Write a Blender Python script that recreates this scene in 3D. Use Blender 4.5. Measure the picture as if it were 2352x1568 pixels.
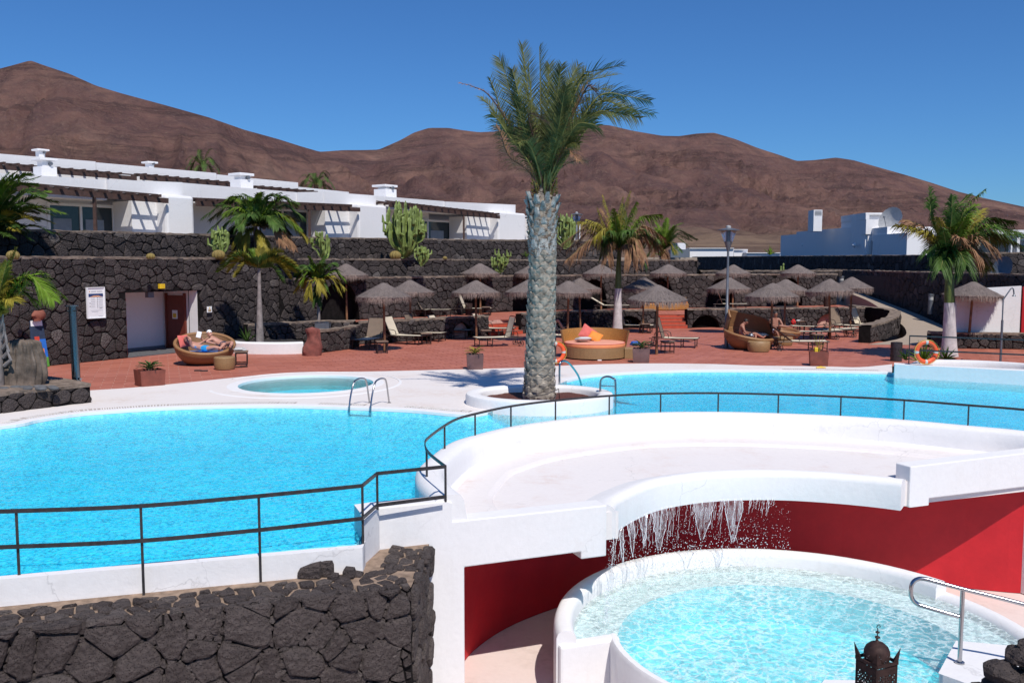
import bpy, bmesh, math, random
from mathutils import Vector, Matrix, noise
from mathutils.geometry import tessellate_polygon
R = random.Random(7)
rad = math.radians
S = bpy.context.scene
COL = S.collection
for o in list(bpy.data.objects): bpy.data.objects.remove(o)

# ---------------------------------------------------------------- camera, sky, sun
F = 2100.0; CX, CY = 1176.0, 784.0; HZ = 605.0; CH = 3.5
PIT = math.atan((CY-HZ)/F)
cam = bpy.data.objects.new('camera', bpy.data.cameras.new('camera')); COL.objects.link(cam)
cam.data.sensor_width = 36; cam.data.lens = 36*F/2352; cam.location = (0, 0, CH)
cam.rotation_euler = (math.pi/2-PIT, 0, 0); cam.data.clip_start = .1; cam.data.clip_end = 20000
S.camera = cam
w = bpy.data.worlds.new('World'); S.world = w; w.use_nodes = True
wn = w.node_tree; bg = wn.nodes['Background']
sky = wn.nodes.new('ShaderNodeTexSky'); sky.sky_type = 'NISHITA'; sky.sun_disc = False
SD = Vector((-.27, .68, -1.0)).normalized()          # direction the light travels
EL = math.asin(-SD.z)
sky.sun_elevation = EL; sky.sun_rotation = math.atan2(-SD.x, -SD.y)
sky.air_density = 1.0; sky.dust_density = 0.2; sky.ozone_density = 4.0; sky.altitude = 50
hs = wn.nodes.new('ShaderNodeMix'); hs.data_type = 'RGBA'; hs.blend_type = 'MULTIPLY'; hs.inputs[0].default_value = 1; hs.inputs[7].default_value = (.42, .79, 1.23, 1)
wn.links.new(sky.outputs[0], hs.inputs[6]); wn.links.new(hs.outputs[2], bg.inputs[0]); bg.inputs[1].default_value = .082
sl = bpy.data.lights.new('sun', 'SUN'); sl.energy = 4.45; sl.angle = rad(.53); sl.color = (1, .95, .875)
so = bpy.data.objects.new('sun', sl); COL.objects.link(so)
so.rotation_euler = SD.to_track_quat('-Z', 'Y').to_euler(); so.location = (20, -40, 60)
S.view_settings.view_transform = 'Standard'; S.view_settings.look = 'None'
S.view_settings.exposure = 0.0; S.view_settings.gamma = 1
S.render.engine = 'CYCLES'
S.cycles.max_bounces = 8; S.cycles.transparent_max_bounces = 12; S.cycles.volume_bounces = 0
S.cycles.caustics_reflective = False; S.cycles.caustics_refractive = False

def ray(px, py):
    x = (px-CX)/F; y = -(py-CY)/F
    return Vector((x, math.cos(PIT)+y*math.sin(PIT), -math.sin(PIT)+y*math.cos(PIT)))
def P(px, py, z=0.):
    r = ray(px, py); t = (z-CH)/r.z
    return Vector((0, 0, CH))+r*t
def A(px, py, Y):
    r = ray(px, py); return Vector((0, 0, CH))+r*(Y/r.y)
def PX(x, y, z):       # world to px
    v = Vector((x, y, z-CH)); cf = Vector((0, math.cos(PIT), -math.sin(PIT))); cu = Vector((0, math.sin(PIT), math.cos(PIT)))
    d = v.dot(cf); return CX+F*v.x/d, CY-F*v.dot(cu)/d, d
def inframe(p, m=30):
    a, b, d = PX(*p); return d > 0 and -m < a < 2352+m and -m < b < 1568+m

# ---------------------------------------------------------------- materials
def sl_(c): return tuple(((v/255)/12.92 if v/255 <= .04045 else ((v/255+.055)/1.055)**2.4) for v in c)
MC = {}
class NT:
    def __init__(s, name):
        s.m = bpy.data.materials.new(name); s.m.use_nodes = True; s.n = s.m.node_tree.nodes; s.l = s.m.node_tree.links
        s.b = s.n['Principled BSDF']; s.out = s.n['Material Output']; s.co = s.n.new('ShaderNodeTexCoord').outputs['Object']
        s.geo = s.n.new('ShaderNodeNewGeometry').outputs['Position']
    def nd(s, t, **k):
        n = s.n.new(t)
        for a, v in k.items():
            if a in n.inputs.keys(): n.inputs[a].default_value = v
            else: setattr(n, a, v)
        return n
    def noise(s, sc, det=4, rough=.55, vec=None, dim=None):
        n = s.nd('ShaderNodeTexNoise'); n.inputs['Scale'].default_value = sc; n.inputs['Detail'].default_value = det; n.inputs['Roughness'].default_value = rough
        s.l.new(vec or s.geo, n.inputs['Vector']); return n.outputs['Fac']
    def ramp(s, fac, stops):
        r = s.nd('ShaderNodeValToRGB'); e = r.color_ramp.elements
        while len(e) < len(stops): e.new(.5)
        for i, (p, c) in enumerate(stops):
            e[i].position = p; e[i].color = (*c, 1) if len(c) == 3 else c
        s.l.new(fac, r.inputs[0]); return r.outputs[0]
    def mix(s, fac, a, b, mode='MIX'):
        m = s.nd('ShaderNodeMix', data_type='RGBA', blend_type=mode)
        for v, i in ((fac, 0), (a, 6), (b, 7)):
            if hasattr(v, 'links'): s.l.new(v, m.inputs[i])
            elif i == 0: m.inputs[0].default_value = v
            else: m.inputs[i].default_value = (*v, 1) if len(v) == 3 else v
        return m.outputs[2]
    def math(s, op, a, b=0.):
        m = s.nd('ShaderNodeMath', operation=op)
        for i, v in enumerate((a, b)):
            if hasattr(v, 'links'): s.l.new(v, m.inputs[i])
            else: m.inputs[i].default_value = v
        return m.outputs[0]
    def scale(s, vec, sc):
        m = s.nd('ShaderNodeMapping'); m.inputs['Scale'].default_value = sc; s.l.new(vec, m.inputs[0]); return m.outputs[0]
    def bump(s, h, strength=.4, dist=.02):
        b = s.nd('ShaderNodeBump'); b.inputs['Strength'].default_value = strength; b.inputs['Distance'].default_value = dist
        s.l.new(h, b.inputs['Height']); s.l.new(b.outputs[0], s.b.inputs['Normal']); return b.outputs[0]
    def col(s, c):
        if hasattr(c, 'links'): s.l.new(c, s.b.inputs['Base Color'])
        else: s.b.inputs['Base Color'].default_value = (*c, 1)
    def attr(s, name='rnd'):
        a = s.nd('ShaderNodeAttribute'); a.attribute_name = name; return a.outputs['Fac']
def simple(name, c, rough=.6, metal=0., var=.12, sc=6., bump=0., bsc=40., spec=.5, trans=0.):
    if name in MC: return MC[name]
    if 'leaf' in name or 'palm' in name: spec = .15
    t = NT(name); n = t.noise(sc, 5)
    a = tuple(max(0, x*(1-var)) for x in c); b = tuple(min(1, x*(1+var)) for x in c)
    t.col(t.ramp(n, [(.3, a), (.7, b)])); t.b.inputs['Roughness'].default_value = rough; t.b.inputs['Metallic'].default_value = metal
    t.b.inputs['Specular IOR Level'].default_value = spec
    if bump: t.bump(t.noise(bsc, 4), bump, .01)
    MC[name] = t.m; return t.m
def plaster(name, c, stain=None, amt=.5, sc=.7, rough=.75, bump=.12):
    t = NT(name)
    f = t.noise(sc, 6, .6); f2 = t.noise(14, 5, .6)
    base = t.mix(t.ramp(f2, [(.35, (0, 0, 0)), (.75, (1, 1, 1))]), tuple(x*.96 for x in c), c)
    if stain:
        m = t.ramp(f, [(.5, (0, 0, 0)), (.72, (1, 1, 1))]); st = t.noise(6, 6, .7)
        mm = t.math('MULTIPLY', m, t.ramp(st, [(.38, (0, 0, 0)), (.7, (amt, amt, amt))]))
        base = t.mix(mm, base, stain)
    sk = t.noise(1, 5, .6, t.scale(t.geo, (6, 6, .5))); base = t.mix(t.ramp(sk, [(.55, (0, 0, 0)), (.8, (.22,)*3)]), base, tuple(x*y for x, y in zip(c, (.80, .77, .73))))
    cv = t.nd('ShaderNodeTexVoronoi', feature='DISTANCE_TO_EDGE'); cv.inputs['Scale'].default_value = .55; dn = t.nd('ShaderNodeTexNoise'); dn.inputs['Scale'].default_value = 1.6; dn.inputs['Detail'].default_value = 8; t.l.new(t.geo, dn.inputs['Vector'])
    vm = t.nd('ShaderNodeVectorMath', operation='MULTIPLY_ADD'); t.l.new(dn.outputs['Color'], vm.inputs[0]); vm.inputs[1].default_value = (1.1, 1.1, 1.1); t.l.new(t.geo, vm.inputs[2]); t.l.new(vm.outputs[0], cv.inputs['Vector'])
    ck = t.math('MULTIPLY', t.ramp(cv.outputs['Distance'], [(0, (.42,)*3), (.006, (0, 0, 0))]), t.ramp(t.noise(.35, 3), [(.48, (0, 0, 0)), (.6, (1, 1, 1))])); base = t.mix(ck, base, tuple(x*.45 for x in c))
    t.col(base); t.b.inputs['Roughness'].default_value = rough; t.b.inputs['Specular IOR Level'].default_value = .3
    t.bump(t.math('ADD', t.noise(9, 6, .65), t.math('MULTIPLY', t.noise(2.2, 3), 1.5)), bump*1.6, .03); MC[name] = t.m; return t.m
M = {}
M['white'] = plaster('white_plaster', (.79, .775, .772), (.62, .55, .50), .28)
M['deck'] = plaster('deck_plaster', (.76, .705, .675), (.58, .42, .32), .7, .55)
M['shelf'] = plaster('shelf_plaster', (.77, .72, .70), (.60, .43, .36), .7, .9)
M['pinkfloor'] = plaster('lower_floor_paint', (.74, .62, .58), (.42, .33, .28), .7, .8)
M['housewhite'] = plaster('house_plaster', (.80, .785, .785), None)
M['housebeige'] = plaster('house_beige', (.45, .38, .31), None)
M['path'] = plaster('path_concrete', (.36, .29, .23), (.25, .20, .16), .6, .8, .9, .2)
def m_red():
    t = NT('red_wall_paint'); f = t.noise(1.3, 6, .65); f2 = t.noise(9, 5, .6)
    c = t.ramp(f, [(.3, (.43, .004, .012)), (.7, (.56, .010, .018))]); t.col(t.mix(t.ramp(f2, [(.3, (0, 0, 0)), (.8, (.35,)*3)]), c, (.40, .004, .014)))
    t.b.inputs['Roughness'].default_value = .6; t.bump(t.noise(12, 5), .1, .03); return t.m
M['red'] = m_red()
def m_lava(name, a, b, c, hi=(.15, .135, .13)):
    t = NT(name); r = t.attr()
    base = t.ramp(r, [(0, a), (.55, b), (.93, c), (1, hi)])
    f = t.noise(7, 8, .7); f2 = t.noise(45, 6, .75)
    base = t.mix(t.ramp(f, [(.35, (0, 0, 0)), (.75, (1, 1, 1))]), base, tuple(x*1.5 for x in b))
    v = t.nd('ShaderNodeTexVoronoi'); v.inputs['Scale'].default_value = 48; t.l.new(t.geo, v.inputs['Vector'])
    pit = t.ramp(v.outputs['Distance'], [(.12, (.35,)*3), (.34, (1,)*3)])
    base = t.mix(1., base, pit, 'MULTIPLY')
    spk = t.ramp(t.noise(90, 2), [(.74, (0, 0, 0)), (.80, (.6,)*3)]); base = t.mix(spk, base, (.32, .28, .25))
    t.col(base); t.b.inputs['Roughness'].default_value = .95; t.b.inputs['Specular IOR Level'].default_value = .15
    v2 = t.nd('ShaderNodeTexVoronoi'); v2.inputs['Scale'].default_value = 17; t.l.new(t.geo, v2.inputs['Vector'])
    h = t.math('ADD', t.math('MULTIPLY', f2, .8), t.math('ADD', t.math('MULTIPLY', t.ramp(v.outputs['Distance'], [(.1, (0, 0, 0)), (.35, (1, 1, 1))]), .35), t.math('MULTIPLY', v2.outputs['Distance'], .9)))
    t.bump(t.math('ADD', h, t.math('MULTIPLY', f, 1.6)), 1.0, .045); return t.m
M['lava'] = m_lava('lava_stone', (.038, .032, .032), (.062, .051, .050), (.098, .080, .076), (.19, .165, .155))
M['lava_near'] = m_lava('lava_stone_brown', (.055, .043, .041), (.088, .071, .067), (.130, .108, .101), (.19, .16, .145))
M['lava_core'] = simple('lava_mortar_niche_shade', (.012, .010, .010), .95, var=.4, bump=.5, bsc=20, spec=.1)  # dark joints; the shade inside wall niches is put into this colour too
M['mortar'] = simple('tan_mortar', (.27, .195, .145), .95, var=.35, sc=9, bump=.8, bsc=40, spec=.1)
M['lava_top'] = simple('wall_cap_mortar', (.20, .155, .125), .95, var=.45, sc=5, bump=.8, bsc=30, spec=.1)
def m_tile():
    t = NT('terracotta_tile'); r = t.attr(); f = t.noise(.5, 6, .6); f2 = t.noise(25, 4)
    c = t.ramp(r, [(0, (.36, .108, .066)), (.5, (.41, .130, .082)), (1, (.46, .155, .10))])
    c = t.mix(t.ramp(f, [(.4, (0, 0, 0)), (.75, (.45,)*3)]), c, (.45, .17, .13))
    c = t.mix(t.ramp(f2, [(.5, (0, 0, 0)), (.8, (.3,)*3)]), c, (.30, .09, .065))
    t.col(c); t.b.inputs['Roughness'].default_value = .62; t.bump(f2, .15, .01); return t.m
M['tile'] = m_tile()
M['grout'] = simple('tile_grout', (.52, .32, .26), .9, var=.2)
M['riser'] = simple('red_stair_tile', (.50, .085, .045), .4, var=.1)
M['dmetal'] = simple('dark_painted_metal', (.042, .038, .040), .45, .3, var=.35, sc=12, bump=.15, bsc=60)
M['frame'] = simple('bronze_frame', (.035, .024, .022), .45, .4, var=.2)
def m_steel(name='stainless_steel', c=(.42, .42, .43), r=.2):
    t = NT(name); t.col(c); t.b.inputs['Metallic'].default_value = 1; t.b.inputs['Roughness'].default_value = r; t.bump(t.noise(40, 3), .05, .005); return t.m
M['steel'] = m_steel(); M['zinc'] = simple('grey_pole_metal', (.17, .18, .20), .45, .5, var=.15)
def m_weave(name, a, b, sc=38):
    t = NT(name); uv = t.nd('ShaderNodeUVMap').outputs[0]
    br = t.nd('ShaderNodeTexBrick'); br.inputs['Scale'].default_value = sc; br.inputs['Color1'].default_value = (*a, 1); br.inputs['Color2'].default_value = (*b, 1)
    br.inputs['Mortar'].default_value = (*[x*.3 for x in a], 1); br.inputs['Mortar Size'].default_value = .025; br.inputs['Brick Width'].default_value = .5; br.inputs['Row Height'].default_value = .3
    t.l.new(uv, br.inputs['Vector']); n = t.noise(3, 4)
    t.col(t.mix(t.ramp(n, [(.3, (0, 0, 0)), (.8, (.4,)*3)]), br.outputs['Color'], tuple(x*.6 for x in a)))
    t.b.inputs['Roughness'].default_value = .5; t.bump(br.outputs['Fac'], -.6, .02); return t.m
M['wicker'] = m_weave('brown_wicker', (.25, .125, .055), (.33, .17, .075))
M['wicker_y'] = m_weave('honey_wicker', (.42, .19, .045), (.50, .24, .06))
M['wicker_l'] = m_weave('tan_wicker', (.33, .20, .09), (.40, .25, .115))
M['wickerrim'] = simple('wicker_rim', (.30, .155, .065), .5, var=.25, sc=40, bump=.6, bsc=90)
def m_thatch():
    t = NT('thatch'); v = t.scale(t.co, (1, 1, 1)); f = t.noise(70, 6, .8, t.co); f2 = t.noise(4, 4, .6, t.co)
    c = t.ramp(f, [(.3, (.075, .06, .055)), (.5, (.185, .15, .138)), (.68, (.34, .285, .262))])
    t.col(t.mix(t.ramp(f2, [(.4, (0, 0, 0)), (.7, (.45,)*3)]), c, (.155, .127, .12))); t.b.inputs['Roughness'].default_value = .95
    t.b.inputs['Specular IOR Level'].default_value = .1; t.bump(f, .8, .03); return t.m
M['thatch'] = m_thatch(); M['straw'] = simple('thatch_fringe', (.27, .20, .175), .9, var=.5, sc=25, spec=.1)
M['pole'] = simple('wood_pole', (.22, .105, .05), .75, var=.45, sc=5, bump=.3, bsc=30)
M['dwood'] = simple('dark_pergola_wood', (.065, .033, .025), .7, var=.3, bump=.3, bsc=30)
M['door'] = simple('red_brown_door', (.15, .028, .014), .4, var=.15)
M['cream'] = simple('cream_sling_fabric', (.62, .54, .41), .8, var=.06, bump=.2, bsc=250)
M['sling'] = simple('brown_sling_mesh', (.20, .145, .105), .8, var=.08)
M['corten'] = simple('rust_red_planter', (.19, .048, .030), .5, var=.25, sc=4, bump=.1)
M['corten2'] = simple('purple_brown_planter', (.14, .075, .07), .45, var=.25, sc=4, bump=.1)
M['orange'] = simple('lifebuoy_orange', (.78, .10, .025), .4, var=.06)
M['silver'] = simple('reflective_band', (.5, .5, .47), .4, var=.1)
M['yellow'] = simple('yellow_plastic', (.75, .48, .02), .5, var=.1)
M['rope'] = simple('yellow_rope', (.70, .45, .08), .8)
M['soil'] = simple('red_volcanic_soil', (.095, .027, .018), .95, var=.5, sc=20, bump=.9, bsc=45)
M['darksoil'] = simple('black_gravel_soil', (.03, .026, .025), .95, var=.5, sc=20, bump=.9, bsc=45)
M['redrock'] = simple('red_volcanic_rock', (.20, .062, .048), .95, var=.35, sc=5, bump=.9, bsc=14)
M['greyrock'] = simple('grey_pebble_stone', (.10, .10, .105), .85, var=.25, bump=.3)
M['skin'] = simple('skin_tanned', (.50, .25, .18), .5, var=.08)
M['skin_d'] = simple('skin_brown_tan', (.34, .15, .10), .5, var=.08)
M['hair'] = simple('dark_hair', (.02, .014, .012), .6)
M['blue_t'] = simple('blue_towel', (.02, .30, .62), .9, var=.15, bump=.4)
M['blue_m'] = simple('blue_mat', (.10, .26, .68), .8)
M['navy'] = simple('navy_cloth', (.02, .035, .07), .8, var=.3)
M['coral'] = simple('coral_fabric', (.62, .13, .11), .85, bump=.2)
M['pinkcush'] = simple('salmon_mattress', (.72, .32, .22), .85, var=.05, bump=.2)
M['salside'] = simple('orange_piping_side', (.80, .28, .12), .85, var=.05)
M['orangec'] = simple('orange_cushion', (.82, .25, .04), .85, bump=.2)
M['greyc'] = simple('silver_cushion', (.52, .51, .50), .7, bump=.2)
M['paper'] = simple('white_paper', (.82, .82, .82), .8, var=.02)
M['black'] = simple('black_rubber', (.012, .012, .013), .6)
M['darkglass'] = simple('window_glass_dark', (.03, .045, .055), .08, var=.1)
M['curtain'] = simple('blue_grey_curtain', (.22, .26, .31), .85, var=.1)
M['leaf_d'] = simple('palm_leaf_dark', (.050, .095, .018), .5, var=.45, sc=3)
M['leaf_g'] = simple('palm_leaf_green', (.11, .18, .018), .5, var=.4, sc=3)
M['leaf_y'] = simple('palm_leaf_yellow', (.24, .20, .03), .55, var=.4, sc=4)
M['leaf_b'] = simple('palm_leaf_brown', (.25, .135, .075), .8, var=.4, sc=4)
M['date'] = simple('date_palm_leaf', (.095, .108, .034), .5, var=.5, sc=3)
M['rachis'] = simple('palm_stalk', (.20, .19, .06), .5, var=.3)
M['agave'] = simple('cycad_leaf', (.05, .11, .03), .5, var=.4, sc=8)
M['cactus'] = simple('cactus_green', (.17, .225, .055), .6, var=.35, sc=3, bump=.3, bsc=12)
M['barrel'] = simple('golden_barrel', (.22, .16, .045), .8, var=.3, sc=20)
M['boot'] = simple('palm_leaf_boot_grey', (.34, .325, .30), .85, var=.5, sc=7, bump=.6, bsc=30)
M['bark'] = simple('palm_bark_grey', (.31, .265, .215), .95, var=.5, sc=6, bump=.9, bsc=18)
M['fibre'] = simple('palm_fibre_brown', (.11, .065, .045), .95, var=.5, sc=10, bump=.8, bsc=40)
M['ptrunk'] = simple('white_palm_trunk', (.50, .46, .45), .8, var=.2, sc=5, bump=.3)
M['pgreen'] = simple('green_crownshaft', (.09, .12, .02), .5, var=.3, sc=4)
M['gtrunk'] = simple('grey_palm_trunk', (.24, .21, .20), .85, var=.3, sc=6, bump=.4)
M['dish'] = simple('grey_dish', (.13, .15, .18), .5); M['dishw'] = simple('pale_dish', (.42, .42, .42), .6)
M['rust'] = simple('rusty_lantern_iron', (.045, .022, .018), .7, .4, var=.4, sc=20, bump=.4)
def m_glass():
    t = NT('clear_lamp_glass'); t.b.inputs['Transmission Weight'].default_value = 1; t.b.inputs['Roughness'].default_value = .05; t.b.inputs['Alpha'].default_value = .35; t.col((.9, .95, .95)); return t.m
M['glass'] = m_glass()
def m_floral():
    t = NT('black_white_floral_cloth'); v = t.nd('ShaderNodeTexVoronoi'); v.inputs['Scale'].default_value = 7; t.l.new(t.geo, v.inputs['Vector'])
    t.col(t.ramp(v.outputs['Distance'], [(.30, (.75, .77, .8)), (.42, (.012, .015, .03))])); return t.m
M['floral'] = m_floral()
def m_poolfloor(name, a, b, c):
    t = NT(name); br = t.nd('ShaderNodeTexVoronoi'); br.inputs['Scale'].default_value = 11; br.inputs['Randomness'].default_value = .9
    t.l.new(t.geo, br.inputs['Vector']); 
    t.col(t.ramp(br.outputs['Color'], [(.1, a), (.5, b), (.9, c)])); t.b.inputs['Roughness'].default_value = .7; return t.m  # random cell tints stand in for caustic sparkle on the floor
M['poolfloor'] = m_poolfloor('pool_sparkle_floor', (.14, .75, .97), (.22, .84, 1.0), (.38, .95, 1.0))
M['poolwall'] = plaster('pool_wall_plaster', (.74, .80, .82))
M['jacfloor'] = m_poolfloor('plunge_pool_floor', (.34, .74, .82), (.46, .84, .90), (.66, .92, .95))
def m_water(name, bsc, bstr, absorb, dens, rough=.03, caustic_foam=None):
    t = NT(name); 
    s1 = t.scale(t.geo, (1, 1.0, 1))
    n1 = t.noise(bsc, 3, .55, s1); n2 = t.noise(bsc*3.1, 3, .6, s1)
    h = t.math('ADD', n1, t.math('MULTIPLY', n2, .4))
    b = t.nd('ShaderNodeBump'); b.inputs['Strength'].default_value = 1; b.inputs['Distance'].default_value = bstr; t.l.new(h, b.inputs['Height'])
    fr = t.nd('ShaderNodeFresnel'); fr.inputs['IOR'].default_value = 1.17; t.l.new(b.outputs[0], fr.inputs['Normal'])
    gl = t.nd('ShaderNodeBsdfGlossy'); gl.inputs['Roughness'].default_value = rough; t.l.new(b.outputs[0], gl.inputs['Normal'])
    tr = t.nd('ShaderNodeBsdfTransparent')
    body = tr.outputs[0]
    if caustic_foam:
        # caustic light painted as a pale diffuse net; real bubbles only in plunge pool
        di = t.nd('ShaderNodeBsdfDiffuse'); di.inputs[0].default_value = (*caustic_foam[0], 1); t.l.new(b.outputs[0], di.inputs['Normal'])
        m0 = t.nd('ShaderNodeMixShader'); wv = t.nd('ShaderNodeTexVoronoi', feature='DISTANCE_TO_EDGE'); wv.inputs['Scale'].default_value = caustic_foam[1]
        dn = t.nd('ShaderNodeTexNoise'); dn.inputs['Scale'].default_value = caustic_foam[1]*.9; dn.inputs['Detail'].default_value = 3; t.l.new(t.geo, dn.inputs['Vector'])
        va = t.nd('ShaderNodeVectorMath', operation='MULTIPLY_ADD'); t.l.new(dn.outputs['Color'], va.inputs[0]); va.inputs[1].default_value = (caustic_foam[4],)*3; t.l.new(t.geo, va.inputs[2])
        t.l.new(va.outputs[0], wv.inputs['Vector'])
        big = t.noise(caustic_foam[1]*.22, 3)
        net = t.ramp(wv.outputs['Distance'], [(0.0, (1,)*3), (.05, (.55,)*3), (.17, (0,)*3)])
        ft = t.math('MULTIPLY', t.math('MULTIPLY', net, t.ramp(big, [(.3, (.35,)*3), (.65, (1,)*3)])), caustic_foam[2])
        ft = t.math('ADD', ft, caustic_foam[3])
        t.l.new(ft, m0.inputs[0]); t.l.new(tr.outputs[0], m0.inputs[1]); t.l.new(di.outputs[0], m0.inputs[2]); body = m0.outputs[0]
    mx = t.nd('ShaderNodeMixShader'); t.l.new(fr.outputs[0], mx.inputs[0]); t.l.new(body, mx.inputs[1]); t.l.new(gl.outputs[0], mx.inputs[2])
    t.l.new(mx.outputs[0], t.out.inputs['Surface'])
    va = t.nd('ShaderNodeVolumeAbsorption'); va.inputs['Color'].default_value = (*absorb, 1); va.inputs['Density'].default_value = dens
    t.l.new(va.outputs[0], t.out.inputs['Volume']); return t.m
M['water'] = m_water('pool_water', 7, .02, (.0, .94, 1.0), 1.0, .07, caustic_foam=((.08, .74, 1.0), 9, .75, .07, .16))
M['waterp'] = m_water('paddling_pool_water', 9, .012, (.10, .92, .97), .8, caustic_foam=((.2, .72, .80), 9, .1, .0, .1))
M['waterj'] = m_water('plunge_pool_water', 8, .04, (.10, .95, .995), .55, .08, caustic_foam=((.86, 1, 1), 5.2, .62, .12, .40))
def m_fall():
    t = NT('falling_water'); t.col((.85, .88, .92)); n = t.noise(9, 5, .7, t.scale(t.geo, (1, 1, .25)))
    t.l.new(t.ramp(n, [(.42, (.05,)*3), (.66, (.36,)*3)]), t.b.inputs['Alpha']); t.b.inputs['Roughness'].default_value = .15; return t.m
M['fall'] = m_fall(); M['drop'] = simple('water_drops', (.85, .88, .92), .1, var=.03)

# ---------------------------------------------------------------- mesh builder
class MB:
    def __init__(s): s.v = []; s.f = []; s.r = []; s.uv = []
    def add(s, vs, fs, rnd=0., uv=None):
        o = len(s.v); s.v += [tuple(v) for v in vs]; s.f += [tuple(i+o for i in f) for f in fs]; s.r += [rnd]*len(vs)
        s.uv += uv if uv else [(0, 0)]*len(vs)
    def box(s, c, d, rz=0., rnd=0., top=1.):
        x, y, z = [k/2 for k in d]; ca, sa = math.cos(rz), math.sin(rz)
        vs = []
        for k, t in ((-1, 1), (1, top)):
            for a, b in ((-1, -1), (1, -1), (1, 1), (-1, 1)):
                X, Y = a*x*t, b*y*t; vs.append((c[0]+X*ca-Y*sa, c[1]+X*sa+Y*ca, c[2]+k*z))
        s.add(vs, [(3, 2, 1, 0), (4, 5, 6, 7), (0, 1, 5, 4), (1, 2, 6, 5), (2, 3, 7, 6), (3, 0, 4, 7)], rnd)
    def tube(s, pts, r, n=8, cap=True, flat=1., rnd=0.):
        pts = [Vector(p) for p in pts]; rr = r if isinstance(r, (list, tuple)) else [r]*len(pts)
        up = Vector((0, 0, 1)); prev = None; vs = []; uv = []; L = 0
        for i, p in enumerate(pts):
            d = (pts[min(i+1, len(pts)-1)]-pts[max(i-1, 0)]).normalized()
            if prev is None:
                a = d.cross(up); a = a.normalized() if a.length > 1e-4 else Vector((1, 0, 0))
            else:
                a = prev-d*prev.dot(d); a = a.normalized() if a.length > 1e-5 else prev
            prev = a; b = d.cross(a)
            if i: L += (p-pts[i-1]).length
            for k in range(n):
                t = 2*math.pi*k/n+(math.pi/4 if n == 4 else 0); vs.append(p+a*math.cos(t)*rr[i]+b*math.sin(t)*rr[i]*flat); uv.append((k/n, L))
        fs = [(i*n+k, i*n+(k+1) % n, (i+1)*n+(k+1) % n, (i+1)*n+k) for i in range(len(pts)-1) for k in range(n)]
        if cap: fs += [tuple(range(n-1, -1, -1)), tuple((len(pts)-1)*n+k for k in range(n))]
        s.add(vs, fs, rnd, uv)
    def bar(s, a, b, w, h=None):
        a, b = Vector(a), Vector(b); d = (b-a).normalized(); x = d.cross(Vector((0, 0, 1)))
        x = x.normalized() if x.length > 1e-4 else Vector((1, 0, 0)); y = x.cross(d); h = h or w
        vs = [p+x*w/2*i+y*h/2*j for p in (a, b) for i, j in ((-1, -1), (1, -1), (1, 1), (-1, 1))]
        s.add(vs, [(3, 2, 1, 0), (4, 5, 6, 7), (0, 1, 5, 4), (1, 2, 6, 5), (2, 3, 7, 6), (3, 0, 4, 7)])
    def lathe(s, prof, n=24, c=(0, 0, 0), wob=0., a0=0., a1=2*math.pi, rnd=0.):
        full = abs(a1-a0-2*math.pi) < 1e-6; m = n if full else n+1; vs = []; uv = []
        for i, (r, z) in enumerate(prof):
            for k in range(m):
                a = a0+(a1-a0)*k/n; q = r*(1+wob*noise.noise(Vector((math.cos(a)*2, math.sin(a)*2, z*3))))
                vs.append((c[0]+q*math.cos(a), c[1]+q*math.sin(a), c[2]+z)); uv.append((k/n*2, i*.25))
        fs = []
        for i in range(len(prof)-1):
            for k in range(n):
                k2 = (k+1) % m if full else k+1; fs.append((i*m+k, i*m+k2, (i+1)*m+k2, (i+1)*m+k))
        s.add(vs, fs, rnd, uv)
    def poly(s, loop, z0, z1, holes=(), side=True, bottom=False):
        loops = [[Vector((p[0], p[1], 0)) for p in loop]]+[[Vector((p[0], p[1], 0)) for p in h] for h in holes]
        tri = tessellate_polygon(loops); flat = [p for l in loops for p in l]
        fl = []
        for t in tri:
            a, b, c = (flat[i] for i in t); fl.append(t if (b-a).cross(c-a).z > 0 else (t[0], t[2], t[1]))
        s.add([(p.x, p.y, z1) for p in flat], fl)
        if bottom: s.add([(p.x, p.y, z0) for p in flat], [(a, c, b) for a, b, c in fl])
        if side:
            for l in loops:
                n = len(l); s.add([(p.x, p.y, z) for z in (z0, z1) for p in l], [(k, (k+1) % n, n+(k+1) % n, n+k) for k in range(n)])
    def build(s, name, mat, parent=None, smooth=False, bevel=0., loc=None, recalc=False):
        me = bpy.data.meshes.new(name); me.from_pydata(s.v, [], s.f); 
        if any(s.r):
            at = me.attributes.new('rnd', 'FLOAT', 'POINT'); at.data.foreach_set('value', s.r)
        if any(u != (0, 0) for u in s.uv):
            ul = me.uv_layers.new(name='UVMap'); ul.data.foreach_set('uv', [c for l in me.loops for c in s.uv[l.vertex_index]])
        me.materials.append(mat)
        if recalc:
            bm = bmesh.new(); bm.from_mesh(me); bmesh.ops.recalc_face_normals(bm, faces=bm.faces); bm.to_mesh(me); bm.free()
        if smooth:
            me.polygons.foreach_set('use_smooth', [True]*len(me.polygons)); me.set_sharp_from_angle(angle=rad(42))
        me.update()
        return link(name, me, parent, bevel, loc)
def link(name, me, parent=None, bevel=0., loc=None):
    o = bpy.data.objects.new(name, me); COL.objects.link(o)
    if parent: o.parent = parent
    if loc is not None: o.location = loc
    if bevel:
        b = o.modifiers.new('bevel', 'BEVEL'); b.width = bevel; b.segments = 2; b.limit_method = 'ANGLE'; b.harden_normals = False
    return o
def tag(o, label=None, cat=None, group=None, kind=None):
    if label: o['label'] = label
    if cat: o['category'] = cat
    if group: o['group'] = group
    if kind: o['kind'] = kind
    return o
def thing(name, label, cat, loc=(0, 0, 0), rz=0., group=None):
    o = bpy.data.objects.new(name, None); COL.objects.link(o); o.location = loc; o.rotation_euler = (0, 0, rz)
    o.empty_display_size = .2; return tag(o, label, cat, group)
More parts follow.
